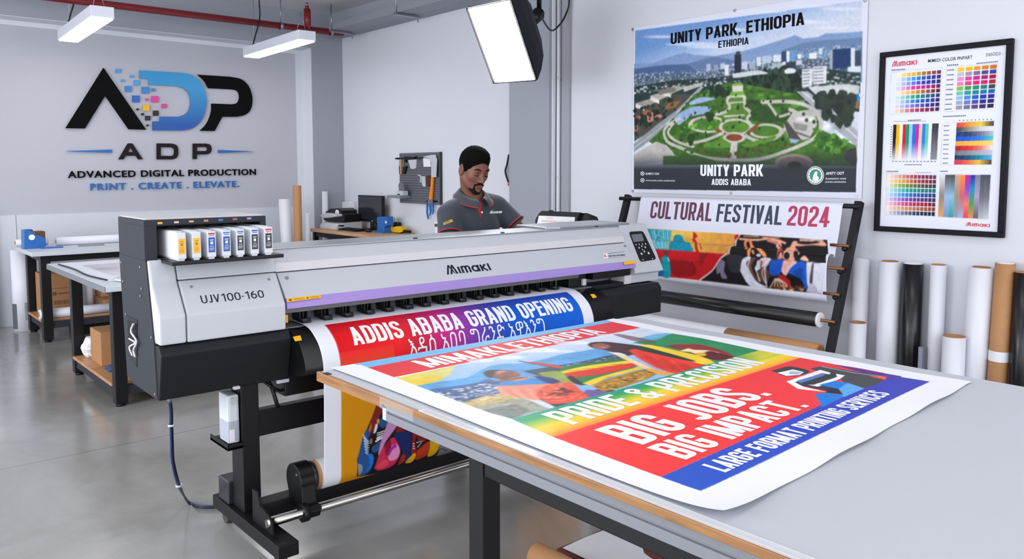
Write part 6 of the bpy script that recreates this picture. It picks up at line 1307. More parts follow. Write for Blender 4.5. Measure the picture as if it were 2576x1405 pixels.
rows = [['#f4e6c0', '#f2c24a', '#e0b020', '#b07a20', '#a04a3a', '#7a2c48'], ['#d6def4', '#8fb6ea', '#2f8fe0', '#2a5ac0', '#2a3a9a', '#3a2a7a'], ['#d0dcf4', '#8fa6e6', '#5a6ad0', '#3a3fae', '#2a3090', '#2a2a70'], ['#dac6e0', '#e08ac0', '#d8309a', '#c02a86', '#a0206a', '#6a1c4a'], ['#f2e2c8', '#f0c070', '#e0a030', '#b06a2a', '#8a3a34', '#5a2438'], ['#c6dcdc', '#7fc4b0', '#2aa080', '#1a7a78', '#1f5a7a', '#2a3a5a'], ['#d0daf2', '#7fb0e6', '#2a7ad0', '#2a5ab8', '#2a3a98', '#2a2a6a'], ['#d0d0e0', '#b0a0d8', '#7a6ac4', '#5a4aa8', '#3a2a88', '#2f2460'], ['#f0ccb8', '#d8909a', '#b04a5a', '#a02a4a', '#7a204a', '#4a2050']]
for j, r_ in enumerate(rows):
    for i in range(9): cv.poly(cell(c1, i, j, 9, 9, .2), mixc(r_, i / 8))
c2_ = [(618, 233), (884, 210), (860, 498), (604, 512)]; R2 = [['#f0c020', '#e8a820', '#d88030', '#c86a30'], ['#b8b8c0', '#94809a', '#5a4a88', '#3a3a90'], ['#e08ac0', '#d02a8a', '#b02078', '#a01c34'], ['#e87ab0', '#e02a60', '#d0207a', '#a81c30'], ['#7ab84a', '#2a8a5a', '#1f8a7a', '#3a4a3a'], ['#6abab0', '#1a8a80', '#1a7a90', '#1f5ab0'], ['#90b4dc', '#2a78c0', '#243aa8', '#2a2a8a'], ['#9aa4c0', '#5a68b0', '#2a2f98', '#2a2460'], ['#9a90a0', '#6a608a', '#4a2a70', '#2f2440']]
for j, r_ in enumerate(R2):
    for i in range(5): cv.poly(cell(c2_, i, j, 5, 9, .18), mixc(r_, i / 4))
c3_ = [(201, 607), (498, 598), (485, 835), (190, 846)]; st_ = ['#1d1a1c', '#e8b020', '#efe2c8', '#c02038', '#1f8a60', '#9ac0ec', '#2a6ad0', '#c02a90', '#f2b8b0', '#2a78d0', '#5ac0a0', '#e8eaf2', '#2a3048', '#3a2c2c']
for i, c in enumerate(st_):
    P = [bil(c3_, i / 14, 0), bil(c3_, (i + 1) / 14, 0), bil(c3_, (i + 1) / 14, 1), bil(c3_, i / 14, 1)]; cv.grad(P, [c, c, '#e6e4ee'] if i < 12 else [c, '#8a8890'], None, P[0], P[3])
c4_ = [(616, 594), (859, 583), (842, 868), (599, 868)]; H_ = [['#e0303a', '#e89030', '#e8c840', '#4a3a3a'], ['#3a3a40', '#8a8680', '#c9c6cc', '#e0e0ea'], ['#1f3a7a', '#2a3a60', '#6a7088', '#b0b4c4'], ['#1a4ac0', '#1f5ad0', '#2a78d0', '#4ac0c0'], ['#e89a30', '#eeb040', '#f0c050', '#f0d070'], ['#a01c30', '#d02a30', '#e07060', '#e8d8d8'], ['#6a6e78', '#808490', '#a0a4b0', '#b8bcc8'], ['#1a2a50', '#1a4a6a', '#1a80a0', '#4aa8e0'], ['#c02a50', '#e86040', '#e8b840', '#5a4038']]
for j, r_ in enumerate(H_):
    for i in range(24): cv.poly([bil(c4_, i / 24, j / 9), bil(c4_, (i + 1) / 24, j / 9), bil(c4_, (i + 1) / 24, (j + 1) / 9), bil(c4_, i / 24, (j + 1) / 9)], mixc(r_, i / 23))
c5_ = [(158, 930), (484, 935), (474, 1206), (146, 1196)]; R5 = [['#f4dcc8', '#e0a890', '#c06a60', '#a03a4a', '#7a2c4a', '#5a3a50'], ['#f6dcc0', '#f0b860', '#d08a40', '#b04a3a', '#902a38', '#6a2030'], ['#e0e4c8', '#a0b860', '#6a8a3a', '#5a6a38', '#4a4a38', '#3a3430'], ['#c8e0e0', '#7ac0c0', '#2aa090', '#1a8a80', '#1a7a70', '#1a6a68'], ['#c8d8ee', '#7ab0e0', '#2a80c8', '#1f5aa8', '#1f4a90', '#1f3a78'], ['#d8d0e8', '#a890c8', '#7a4aa0', '#6a3080', '#5a2a68', '#2a2a58'], ['#f0c8dc', '#e080b0', '#d03a78', '#b82050', '#a01c38', '#701828'], ['#f2dcd0', '#e8b080', '#d09050', '#b87040', '#a05838', '#8a3a30'], ['#dcdce4', '#a0a4b4', '#6a7088', '#2f3a58', '#1f2a44', '#1a2438']]
for j, r_ in enumerate(R5):
    for i in range(13): cv.poly(cell(c5_, i, j, 13, 9, .16), mixc(r_, i / 12))
c6_ = [(508, 935), (838, 935), (820, 1224), (493, 1208)]; B_ = [['#d8dae2', '#8a8078', '#e0a060'], ['#55504c', '#9ab0d8', '#7a90b8'], ['#4a484c', '#8ab8d0', '#2f9a98'], ['#d0a080', '#9a8a80', '#8a98b0'], ['#f08a40', '#c8606a', '#9ab0d0'], ['#c0208a', '#8a4ac0', '#e87a70', '#e04050'], ['#2a2a9a', '#2a8ac0', '#4a9a50', '#e08a50'], ['#7a7890', '#a89ab8', '#6a5a68'], ['#4a4c58', '#6a6c76', '#b0b4bc'], ['#4a4c54', '#70727a', '#c0c4cc']]
for i, r_ in enumerate(B_): P = [bil(c6_, i / 10, 0), bil(c6_, (i + 1) / 10, 0), bil(c6_, (i + 1) / 10, 1), bil(c6_, i / 10, 1)]; cv.grad(P, r_, None, P[0], P[3])
outline([(186, 265), (522, 232), (508, 522), (174, 541)]); outline([(550, 228), (887, 205), (866, 505), (534, 522)]); outline([(522, 596), (600, 592), (842, 868), (510, 870)][:1] + [(862, 580), (846, 868), (510, 870)]); outline([(158, 926), (487, 926), (476, 1208), (145, 1196)]); outline([(506, 931), (841, 931), (823, 1226), (491, 1210)])
def dashes(a, b, n, w=.006):
    for k in range(n):
        f0, f1 = k / n, (k + .72) / n; cv.line([(a[0] + (b[0] - a[0]) * f0, a[1] + (b[1] - a[1]) * f0), (a[0] + (b[0] - a[0]) * f1, a[1] + (b[1] - a[1]) * f1)], '#4a4a58', w)
dashes((188, 251), (282, 245), 9); dashes((552, 219), (630, 214), 6); dashes((745, 207), (888, 194), 12); dashes((297, 580), (384, 576), 8); dashes((528, 554), (678, 548), 13); dashes((155, 913), (236, 912), 8); dashes((508, 912), (560, 912), 5); dashes((275, 869), (390, 868), 9, .005)
for k in range(9): dashes((555 - k * 2, 251 + k * 32), (600 - k * 2, 248 + k * 32), 6, .006); dashes((532 - k, 615 + k * 30.5), (568 - k, 614 + k * 30.5), 5, .005)
for k in range(13): dashes((186 - k * .6, 622 + k * 16.2), (195 - k * .6, 622 + k * 16.2), 1, .005); dashes((192 + k * 23, 847), (206 + k * 23, 847), 2, .005)
for k in range(9): dashes((630 + k * 26, 580 - k), (640 + k * 26, 580 - k), 1, .005)
dashes((205, 586), (498, 583), 1, .0015); dashes((345, 920), (487, 920), 1, .0015)
cv.cv = None
g = grid(.012, cw - .012, .012, chh - .012, 400, 580); sheet('chart_sheet', g, CR.P(g, .0), cv, print_mat('chart print', .6, .15), t, N=(-1, 0, 0))
f = lambda p: CR.uv(*ch(*p)); red_i = mat('red lettering', '#c8203a', .45)
maker_logo('lettering', CR, f((190, 230)), f((356, 213)), f((215, 190)), red_i, t, h=.001); maker_logo('lettering', CR, f((672, 1268)), f((832, 1277)), f((690, 1243)), red_i, t, h=.001, slash=1)
fit_text('lettering', 'MIMEDI COLOR PNPART', CR, f((428, 201)), f((718, 176)), f((428, 180)), ink_d, t, .012, 1.05, h=.001); fit_text('lettering', '2/6SOD3 :', CR, f((805, 161)), f((915, 151)), f((805, 140)), ink_d, t, 0, h=.001)

# ================================================================== RACK WITH THE FESTIVAL BANNER
t = thing('roll_rack', 'leaning black steel rack against the right wall holding rolls and the festival banner', 'rack', (4.2, 3.15, 0))
yb = {}
for Yp, top in ((4.045, (1578, 495)), (2.262, (2140, 508))):
    b = px(2088, 885, Y=2.262); 
    xb, zb_ = b[0], b[2]; sl_ = (4.63 - xb) / (1.272 - zb_); x0_ = 4.63 - sl_ * 1.272
    d = np.array([4.63 - x0_, 0, 1.272]); L = np.linalg.norm(d); d /= L; nx_ = np.array([d[2], 0, -d[0]])
    c = np.array([x0_, Yp, 0]) + d * L / 2; MB().obox(c + d * .004, (.022, .021, L / 2 - .006), (nx_, (0, 1, 0), d), .004).build('post', black_m, t)
def at_z(z): return x0_ + sl_ * z
MB().cyl((at_z(1.245) - .035, 2.24, 1.245), (at_z(1.245) - .035, 4.09, 1.245), .014, 16).build('top_bar', black_m, t)
rod = mat('copper rod', '#8a5a3c', .35, .7)
for z, xo, y1 in ((1.02, .06, 2.36), (.89, .06, 4.02), (.745, .05, 2.345), (.592, .0, 4.02), (.40, .0, 4.02)):
    x = at_z(z) - .035 - xo * .3; MB().cyl((x, 2.25, z), (x, y1, z), .009, 12).build('spindle', rod, t); MB().ball((x + .02, 2.285, z - .02), .016).build('spindle_clip', black_p, t)
x0r = at_z(.592) - .035
t2 = roll('vinyl_roll', 'long black vinyl roll on the lowest visible spindle of the leaning rack', (x0r, 2.345, .592), (x0r, 3.98, .592), .043, black_vin, None, .01); MB().tube((x0r, 2.335, .592), (x0r, 2.35, .592), .0435, .012, 28).build('end_cap', white_pap, t2)
x1r = at_z(.40) - .035; t2 = roll('paper_roll', 'white paper roll on a long brown core low on the leaning rack', (x1r, 2.92, .415), (x1r, 3.98, .415), .055, white_vin, None, .045); MB().tube((x1r, 2.30, .418), (x1r, 2.92, .418), .05, .04).build('core_end', kraft, t2)
fe = crop(1600, 560, .20186); xt = at_z(1.245) - .035 - .016
prof = [(xt + .012, 0, 1.262), (xt - .002, 0, 1.25), (4.535, 0, 1.09), (4.50, 0, .975), (4.492, 0, .945), (4.482, 0, .955), (4.465, 0, .966), (4.44, 0, .966), (4.42, 0, .955), (4.408, 0, .93), (4.402, 0, .88), (4.404, 0, .80), (4.41, 0, .73), (4.418, 0, .705), (4.436, 0, .69)]
FW_ = Web((0, 3.872, 0), (0, -1, 0), np.vstack([prof[:3], spline(prof[2:], 6)[1:]]), 1)
if FW_.n[8] @ np.array([-1, 0, 0]) < 0: FW_.n = -FW_.n
UW = 1.54; VF = FW_.s[-1]; cv = Canvas(0, UW, 0, VF, 560, '#dcdcec', FW_).crop(fe)
def Q(P, c, sm=3, al=1.): cv.poly(P, c, al, sm)
cv.grad([(-250, 45), (2385, 214), (2330, 500), (2310, 887), (280, 660), (-250, 600)], ['#e0a848', '#e8b048', '#d8904a'], None, (300, 200), (1250, 300))
cv.grad([(440, 90), (1000, 125), (900, 250), (430, 220)], '#f0d060', '#e0a848', (600, 100), (620, 240), .7)
Q([(-250, 50), (445, 95), (430, 200), (400, 335), (-250, 320)], '#2f9fb4', 0)
for k in range(9): cv.line([(200 + k * 28, 90), (215 + k * 26, 170), (205 + k * 24, 240), (250 + k * 18, 320)], '#cfe4ea' if k % 2 else '#7cc4d2', .008, .8, 4)
cv.speck([(190, 90), (330, 90), (300, 260), (220, 250)], ['#0f7f98', '#d8ecf0'], 60, .003, .006)
Q([(410, 335), (415, 270), (470, 180), (540, 150), (585, 180), (605, 230), (680, 270), (708, 352), (560, 345)], '#0e8cae')
Q([(715, 108), (768, 160), (750, 190), (740, 225), (785, 362), (755, 362), (722, 245), (680, 196), (712, 205)], '#b81a28', 2); cv.line([(742, 215), (818, 330)], '#b81a28', .006)
Q([(-250, 310), (250, 330), (600, 350), (1110, 390), (1040, 470), (940, 610), (800, 712), (280, 662), (-250, 620)], '#c41822', 0); Q([(420, 455), (700, 490), (740, 645), (470, 655)], '#861018', 3, .8); Q([(780, 380), (910, 380), (850, 470), (860, 495), (800, 545), (790, 500), (720, 490), (790, 470)], '#8c1a22', 0, .75); cv.line([(700, 480), (735, 640)], '#7a0e16', .012)
Q([(360, 340), (430, 340), (390, 400), (340, 410)], '#5a3a50', 0, .7); Q([(320, 430), (370, 410), (420, 470), (432, 668), (330, 660)], '#0f97a6'); Q([(-250, 540), (290, 590), (345, 600), (345, 668), (-250, 630)], '#1f5fa0', 0); cv.line([(395, 430), (420, 480)], '#a8d8e0', .012)
Q([(1310, 148), (2385, 214), (2370, 496), (1150, 396), (1230, 260)], '#18161a', 0); Q([(1130, 394), (2370, 496), (2310, 887), (800, 714), (960, 590), (1040, 470)], '#1b191f', 0)
cv.line([(1310, 130), (1250, 225), (1160, 392)], '#e4dcd8', .010, 1, 4); cv.line([(1140, 388), (1060, 440), (960, 585), (870, 660), (790, 716)], '#e4dcd8', .010, 1, 4); Q([(1225, 160), (1285, 150), (1240, 215)], '#b01a2a')
cv.line([(1285, 200), (1500, 214), (1640, 200), (1760, 215), (1870, 258)], '#e6a588', .014, 1, 4); cv.line([(1340, 170), (1540, 175)], '#c8a888', .007); cv.line([(2040, 215), (2200, 220), (2330, 232)], '#c8a890', .016, 1, 3); cv.line([(1560, 178), (1800, 190)], '#b8a090', .006)
cv.line([(1375, 330), (1362, 270), (1385, 225), (1420, 222), (1440, 290), (1420, 330), (1405, 420)], '#f0905a', .018, 1, 4); cv.line([(1440, 290), (1520, 320), (1600, 400), (1600, 425)], '#f2975e', .024, 1, 4); cv.line([(1410, 330), (1405, 400)], '#f0905a', .02); cv.line([(1450, 340), (1470, 390)], '#e88450', .015); cv.ell((1530, 405), 30, 20, '#d8c0dc')
cv.line([(1640, 205), (1740, 235), (1790, 300), (1800, 450)], '#d88470', .032, 1, 4); cv.line([(1680, 205), (1790, 240), (1810, 330), (1815, 440)], '#e8a890', .012, 1, 4); cv.speck([(1750, 250), (1820, 280), (1820, 450), (1770, 440)], ['#5a2020', '#f0c0a8', '#a03a30'], 30, .003, .008, 2)
Q([(1838, 380), (1860, 345), (1920, 300), (1950, 240), (1980, 226), (2020, 240), (1990, 290), (1965, 380), (1985, 462), (1960, 470), (1840, 455)], '#eaa58a'); cv.ell((1880, 412), 36, 44, '#1a1618'); Q([(1990, 250), (2110, 270), (2280, 250), (2330, 224), (2376, 290), (2200, 280), (2060, 292), (1990, 290)], '#eaa58a'); cv.ell((2240, 240), 40, 12, '#241c1c'); cv.line([(2000, 320), (2030, 400)], '#e0b090', .008); Q([(2040, 460), (2090, 410), (2130, 430), (2155, 482)], '#e8b098')
Q([(1000, 560), (1040, 470), (1110, 480), (1100, 600), (1140, 690), (1070, 690), (1050, 620), (1010, 640)], '#9a8aa8', 3, .8); Q([(1120, 400), (1330, 420), (1310, 600), (1180, 610)], '#3a3a44', 3, .7)
Q([(1300, 600), (1320, 470), (1375, 425), (1440, 430), (1380, 500), (1420, 620), (1520, 740), (1640, 800), (1420, 785)], '#d4d4e2'); Q([(1370, 500), (1440, 440), (1500, 440), (1440, 520), (1480, 640), (1560, 740), (1470, 690)], '#6a4a44'); Q([(1480, 560), (1560, 440), (1690, 450), (1600, 540), (1500, 600)], '#cfcad2'); Q([(1520, 470), (1650, 460), (1580, 520)], '#e0a0a0', 3, .7); Q([(1500, 640), (1600, 540), (1650, 600), (1680, 760), (1560, 730)], '#5a3a34'); cv.line([(1660, 500), (1570, 620), (1640, 800)], '#c8b8b0', .008, 1, 4)
for k in range(5): cv.line([(1420 + k * 50, 450 + k * 8), (1400 + k * 52, 560 + k * 20), (1470 + k * 40, 700 + k * 16)], '#4a322e' if k % 2 else '#d8d0d8', .009, .9, 4)
Q([(1690, 458), (1850, 464), (1820, 560), (1790, 640), (1690, 660), (1660, 590), (1670, 500)], '#1c4fb4'); Q([(1840, 468), (2010, 482), (1920, 560), (1865, 650), (1815, 600)], '#e8a8a0'); Q([(1880, 620), (1930, 540), (2010, 488), (2105, 486), (2125, 600), (2135, 790), (2080, 815), (2030, 690)], '#1d56c0'); Q([(1960, 620), (2060, 560), (2080, 700), (2030, 690)], '#123a88', 3, .7)
cv.line([(2000, 490), (1920, 560), (1865, 655)], '#f0d8d8', .008, 1, 3); cv.line([(1850, 640), (1815, 600), (1830, 560)], '#e8d8d8', .006)
Q([(1660, 680), (1860, 660), (2040, 690), (2080, 820), (1760, 800), (1640, 780)], '#121016'); Q([(1765, 655), (1830, 645), (1890, 690), (1935, 760), (1890, 790), (1830, 760)], '#a51a22'); Q([(2080, 780), (1960, 840), (1900, 800), (1990, 790)], '#6a3420')
for k in range(6): cv.line([(1740 + k * 6, 690), (1700 + k * 34, 760), (1670 + k * 44, 810 + (k % 2) * 20)], '#e0b898', .008, 1, 3)
cv.speck([(1700, 790), (2100, 790), (2100, 850), (1720, 820)], ['#7a3a20', '#d8a880', '#4a1c14'], 60, .004, .009)
Q([(2125, 490), (2240, 498), (2190, 640), (2150, 790), (2135, 760)], '#d9d9e6'); Q([(2200, 500), (2250, 498), (2215, 640), (2205, 745), (2165, 745)], '#4a3a44'); Q([(2220, 500), (2370, 500), (2310, 880), (2260, 870), (2200, 750)], '#d6d6e4', 0); Q([(2120, 860), (2160, 750), (2220, 760), (2290, 885)], '#b8b4c8', 0)
cv.blur([(-250, 50), (2385, 214), (2310, 887), (-250, 620)], 1); cv.grain([(-250, 50), (2385, 214), (2310, 887), (-250, 620)], .03, 8)
cv.poly([(2375, 480), (2600, 480), (2600, 1000), (2312, 885)], '#dcdcec'); cv.cv = None
g = grid(0, UW, 0, VF, 430, 200); fb = sheet('festival_banner', g, FW_.P(g, .002), cv, M_PRINT); tag(fb, 'white festival banner with painted figures draped over the leaning rack', 'banner')
m_ = fb.modifiers.new('thickness', 'SOLIDIFY'); m_.thickness = .0008
for txt, bl, br, tl_, c in (('CULTURAL', (296, 246), (779, 270), (296, 111), '#5f2a48'), ('FESTIVAL', (816, 272), (1330, 300), (816, 132), '#26344e'), ('2024', (1372, 302), (1703, 318), (1372, 146), '#b02050')):
    f = lambda p: FW_.uv(*r5(*p)); block_text('lettering', txt, FW_, f(bl), f(br), f(tl_), mat('banner ink ' + c, c, .45), fb, .14, h=.0026, w=.40)

# ================================================================== ROLLS ALONG THE RIGHT WALL
rr = crop(2100, 620, .27045)
def wall_roll(label, xl, xr, yt, Xp, m, name='paper_roll', core=.62, cm=None, grp='rolls standing along the right wall', lean=0.):
    q = px(*rr((xl + xr) / 2, yt), X=Xp); r = (xr - xl) * .27045 * ((q - CAMP) @ FW) / FPX / 2
    return roll(name, label, (q[0] - .0, q[1] + lean, 0), (q[0], q[1], q[2]), r, m, grp, r * core, cm)
wall_roll('slim white roll nearest the leaning rack, behind the shortest white tube', 176, 320, 118, 4.68, white_vin, core=.8, cm=white_pap)
wall_roll('thick white roll immediately left of the tall black roll by the right wall', 420, 610, 137, 4.67, white_vin, core=.75, cm=card)
wall_roll('tall glossy black roll between two white rolls by the right wall', 640, 820, 158, 4.67, black_vin, 'vinyl_roll', .9, white_pap)
wall_roll('white roll with a brown open core right of the tall black roll', 897, 1035, 170, 4.68, white_vin, core=.9)
wall_roll('fat white roll with a torn paper flap beside the tall brown tube', 1257, 1475, 193, 4.66, white_vin, core=.7, cm=card, lean=.02)
k_ = wall_roll('tall brown kraft tube with a white paper band by the right wall', 1503, 1673, 155, 4.66, kraft, 'kraft_tube', .85, white_pap, lean=.02)
q = px(*rr(1588, 155), X=4.66); r_ = 170 * .27045 * ((q - CAMP) @ FW) / FPX / 2; zb_ = px(*rr(1520, 1010), X=4.66)[2]; f_ = lambda z: q[1] + .02 * (1 - z / q[2])
MB().cyl((4.66, f_(zb_ - .03), zb_ - .027), (4.66, f_(zb_ + .03), zb_ + .027), r_ + .0015, 28, caps=False).build('paper_band', white_pap, k_)
wall_roll('black roll at the right edge of the picture beside the brown tube', 1680, 1850, 240, 4.66, black_vin, 'vinyl_roll', .85, kraft)
wall_roll('shortest white tube with an open brown core, standing before the rack', 137, 290, 706, 4.56, white_vin, core=.96)
wall_roll('short wide white tube with an open brown core, before the fat torn roll', 1013, 1210, 834, 4.56, white_vin, core=.96)
q = px(*rr(812, 930), X=4.62); tag(MB().box(4.60, 4.64, q[1] - .012, q[1] + .012, 0, q[2], .002).build('slat', mat('grey slat', '#8a8c9e', .5)), 'narrow grey slat standing between the black roll and a white roll', 'slat')
# ================================================================== PEGBOARD AND TOOLS
pg = crop(980, 370, .1494); Xb = 4.71
t = thing('pegboard', 'dark grey perforated tool board on the white wall behind the worker', 'tool board', (4.725, 6.95, 1.115))
MB().box(Xb, 4.738, 6.585, 7.315, 1.116, 1.638, .002).build('board', perf_mat('pegboard steel', '#70727c', 38, .27, '#33353c', (1, 2)), t)
MB().box(Xb - .001, 4.739, 6.580, 6.588, 1.113, 1.641).build('edge_return', mat('pegboard edge', '#2c2e36', .5), t)
a = px(*pg(70, 845), X=4.60); b = px(*pg(440, 845), X=4.70)
MB().box(4.58, Xb, 7.12, 7.36, 1.168, 1.196, .003).build('shelf', grey_p, t)
def tool(name, label, parts, cat):
    t = None; ps = []
    for nm, pts, X1, dp, m_ in parts:
        X1 = min(X1, Xb - .0005 - dp); ps.append((nm, [tuple(px(*pg(*p), X=X1)[[1, 2]]) for p in pts], X1, dp, m_))
    al = np.vstack([np.array(p[1]) for p in ps]); base = ((ps[0][2] + Xb) / 2, al[:, 0].mean(), al[:, 1].min())
    t = thing(name, label, cat, base)
    for nm, P, X1, dp, m_ in ps: MB().prism(P, 'x', X1, X1 + dp, .001).build(nm, m_, t)
    return t
Xt = 4.698
tool('tool_rail', 'black hooked tool rail across the top of the grey tool board', [('rail', [(235, 190), (235, 160), (260, 155), (420, 165), (540, 170), (540, 190), (420, 200), (260, 212)], Xt, .02, black_p), ('hook', [(245, 200), (275, 200), (270, 255), (250, 250)], Xt, .02, black_p), ('hook', [(415, 150), (440, 150), (440, 200), (415, 200)], Xt, .02, black_p)], 'rail')
tool('hammer', 'wooden handled hammer at the upper left corner of the grey tool board', [('handle', [(175, 200), (192, 200), (190, 455), (172, 455)], Xt, .014, wood_desk), ('head', [(85, 190), (95, 178), (140, 175), (200, 180), (200, 200), (140, 208), (95, 202)], Xt - .004, .022, black_p)], 'hammer')
tool('screwdriver', 'slim grey and black screwdriver right of the hammer on the tool board', [('shaft', [(222, 200), (240, 205), (238, 320), (222, 320)], Xt, .01, steel), ('grip', [(225, 325), (285, 318), (250, 450), (215, 450)], Xt, .018, black_p)], 'screwdriver')
tool('holster', 'narrow black tool holster at the left edge of the tool board', [('sheath', [(157, 315), (172, 315), (172, 452), (160, 452)], Xt, .014, black_p)], 'holster')
tool('scraper', 'white tapered scraper blade hanging from the black tool rail', [('blade', [(310, 215), (450, 205), (440, 345), (425, 362), (365, 365), (350, 350)], Xt, .012, white_p)], 'scraper')
tool('note_pad', 'square white note pinned at the top right of the tool board', [('pad', [(562, 185), (685, 192), (692, 330), (572, 330)], Xt + .012, .008, white_pap)], 'note')
tool('spatula', 'long orange handled spatula with a white blade at the tool board right side', [('blade', [(600, 150), (700, 128), (770, 125), (785, 190), (795, 200), (778, 505), (698, 505), (700, 260), (680, 190), (560, 170)], Xt - .012, .008, white_p), ('handle', [(695, 508), (732, 508), (722, 640), (705, 880), (665, 880), (662, 850), (690, 640)], Xt - .016, .018, orange_p)], 'spatula')
tool('brush', 'white handled brush with brown bristles in the middle of the tool board', [('handle', [(530, 490), (595, 488), (608, 660), (570, 663), (548, 640)], Xt, .016, white_p), ('bristles', [(612, 478), (685, 472), (688, 655), (640, 662), (612, 650)], Xt, .016, mat('bristle brown', '#4a2a1c', .8, noise=.4, nscale=90)), ('hook', [(470, 460), (525, 470), (530, 600), (510, 590), (512, 490), (470, 475)], Xt + .01, .006, white_p)], 'brush')
tool('pliers', 'blue handled pliers hanging open below the orange spatula handle', [('handle', [(620, 905), (640, 905), (632, 1090), (650, 1205), (640, 1212), (615, 1110)], Xt, .012, blue_p), ('handle', [(655, 950), (680, 945), (695, 1060), (688, 1120), (665, 1160), (678, 1080)], Xt, .012, blue_p), ('handle', [(712, 900), (725, 910), (735, 1000), (732, 1090), (715, 1130), (720, 1010)], Xt, .012, blue_p), ('jaw', [(640, 885), (720, 885), (715, 945), (670, 970), (640, 940)], Xt, .014, steel)], 'pliers')
tool('hook_strip', 'row of small black hooks at the bottom right of the tool board', [('hook', [(615, 895), (640, 890), (640, 925), (615, 925)], Xt + .006, .014, black_p), ('hook', [(735, 895), (752, 890), (752, 930), (735, 928)], Xt + .006, .014, black_p), ('hook', [(765, 900), (790, 895), (790, 920), (770, 925)], Xt + .006, .014, black_p)], 'hooks')
tool('blade_guide', 'dark steel blade guide along the right edge of the tool board', [('bar', [(790, 205), (812, 205), (812, 495), (784, 495)], Xt, .01, dark_p)], 'tool')
t = thing('putty_knife', 'grey rounded blade in a white block standing on the tool board shelf', 'tool', (4.63, 7.28, 1.197))
P_ = [tuple(px(*pg(*p), X=4.63)[[1, 2]]) for p in ((160, 740), (148, 640), (160, 600), (200, 590), (230, 605), (250, 740))]; MB().prism(P_, 'x', 4.63, 4.636).build('blade', steel, t)
MB().box(4.60, 4.67, min(p[0] for p in P_) - .01, max(p[0] for p in P_), 1.197, P_[0][1] + .005, .006).build('block', white_p, t)
tag(MB().box(4.60, 4.69, 7.13, 7.2, 1.1965, 1.222, .008).build('black_clip', black_p), 'low black clip beside the white block on the tool board shelf', 'clip')

# ------------------------------------------------------------------ wall organiser by the column, carton
hp = crop(1240, 340, .185); Xh = 4.66; hy = lambda x, y, X=Xh: px(*hp(x, y), X=X)
t = thing('tool_holder', 'black framed wall organiser with a red clip, half hidden by the grey column', 'holder', (4.70, 5.49, 1.31))
def hpoly(nm, pts, X1, dp, m_, par): return MB().prism([tuple(hy(*p, X1)[[1, 2]]) for p in pts], 'x', X1, X1 + dp, .001).build(nm, m_, par)
hpoly('back_mesh', [(215, 270), (345, 270), (348, 640), (210, 640), (180, 560), (172, 480), (190, 400)], 4.72, .012, mat('grey mesh', '#8c8e98', .6), t)
MB().sweep([hy(215, 262), hy(190, 400), hy(168, 485), hy(188, 575), hy(212, 640)], .008, 8).build('side_frame', black_p, t)
hpoly('top_bar', [(205, 262), (350, 258), (350, 275), (205, 278)], Xh, .07, black_p, t); hpoly('divider', [(235, 275), (285, 275), (255, 440), (245, 640), (232, 640), (225, 440)], Xh + .01, .05, black_p, t); hpoly('cross_bar', [(255, 415), (350, 412), (350, 435), (255, 437)], Xh, .02, black_p, t)
hpoly('tray', [(245, 648), (350, 648), (350, 692), (245, 690)], Xh - .01, .085, black_p, t); hpoly('red_clip', [(200, 648), (244, 648), (244, 688), (200, 688)], Xh - .012, .085, red_p, t); hpoly('knob', [(325, 245), (348, 245), (348, 270), (325, 270)], Xh, .03, black_p, t)
def hitem(name, label, pts, X1, dp, m_, cat): tag(MB().prism([tuple(hy(*p, X1)[[1, 2]]) for p in pts], 'x', X1, X1 + dp, .001).build(name, m_), label, cat)
hitem('white_strip', 'white plastic strip standing in the wall organiser tray', [(212, 645), (250, 645), (238, 470), (222, 440)], Xh + .02, .006, white_p, 'strip'); hitem('wooden_ruler', 'pale wooden ruler standing in the wall organiser', [(258, 645), (282, 645), (276, 430), (260, 430)], Xh + .004, .006, wood_desk, 'ruler')
hitem('blue_box', 'small blue box in the wall organiser beside the column', [(300, 645), (350, 645), (350, 528), (302, 530)], Xh, .04, blue_p, 'box'); hitem('black_marker', 'black marker standing behind the blue box in the organiser', [(318, 645), (345, 645), (345, 440), (318, 440)], Xh + .042, .012, black_p, 'pen')
t = thing('wall_switch', 'small white switch plate low on the wall beside the column', 'switch', (4.738, 5.46, 1.22))
q = px(*hp(291, 860), X=4.735); MB().box(4.732, 4.74, q[1] - .03, q[1] + .03, q[2] - .07, q[2] + .07, .003).build('plate', white_p, t); MB().cyl((4.732, q[1], q[2] + .03), (4.728, q[1], q[2] + .03), .014, 16).build('button', grey_p, t); MB().box(4.728, 4.732, q[1] - .012, q[1] + .012, q[2] - .032, q[2] - .02).build('slot', grey_p, t)
a = px(1093, 562, X=4.45); t = thing('white_carton', 'white carton with a dark hand hole standing by the wall behind the worker', 'box', (4.55, a[1] - .2, 0))
MB().box(4.45, 4.72, a[1] - .42, a[1], 0, a[2] + .02, .004).build('carton', white_pap, t); MB().box(4.447, 4.45, a[1] - .05, a[1] - .005, a[2] - .03, a[2], .001).build('hand_hole', card_d, t)

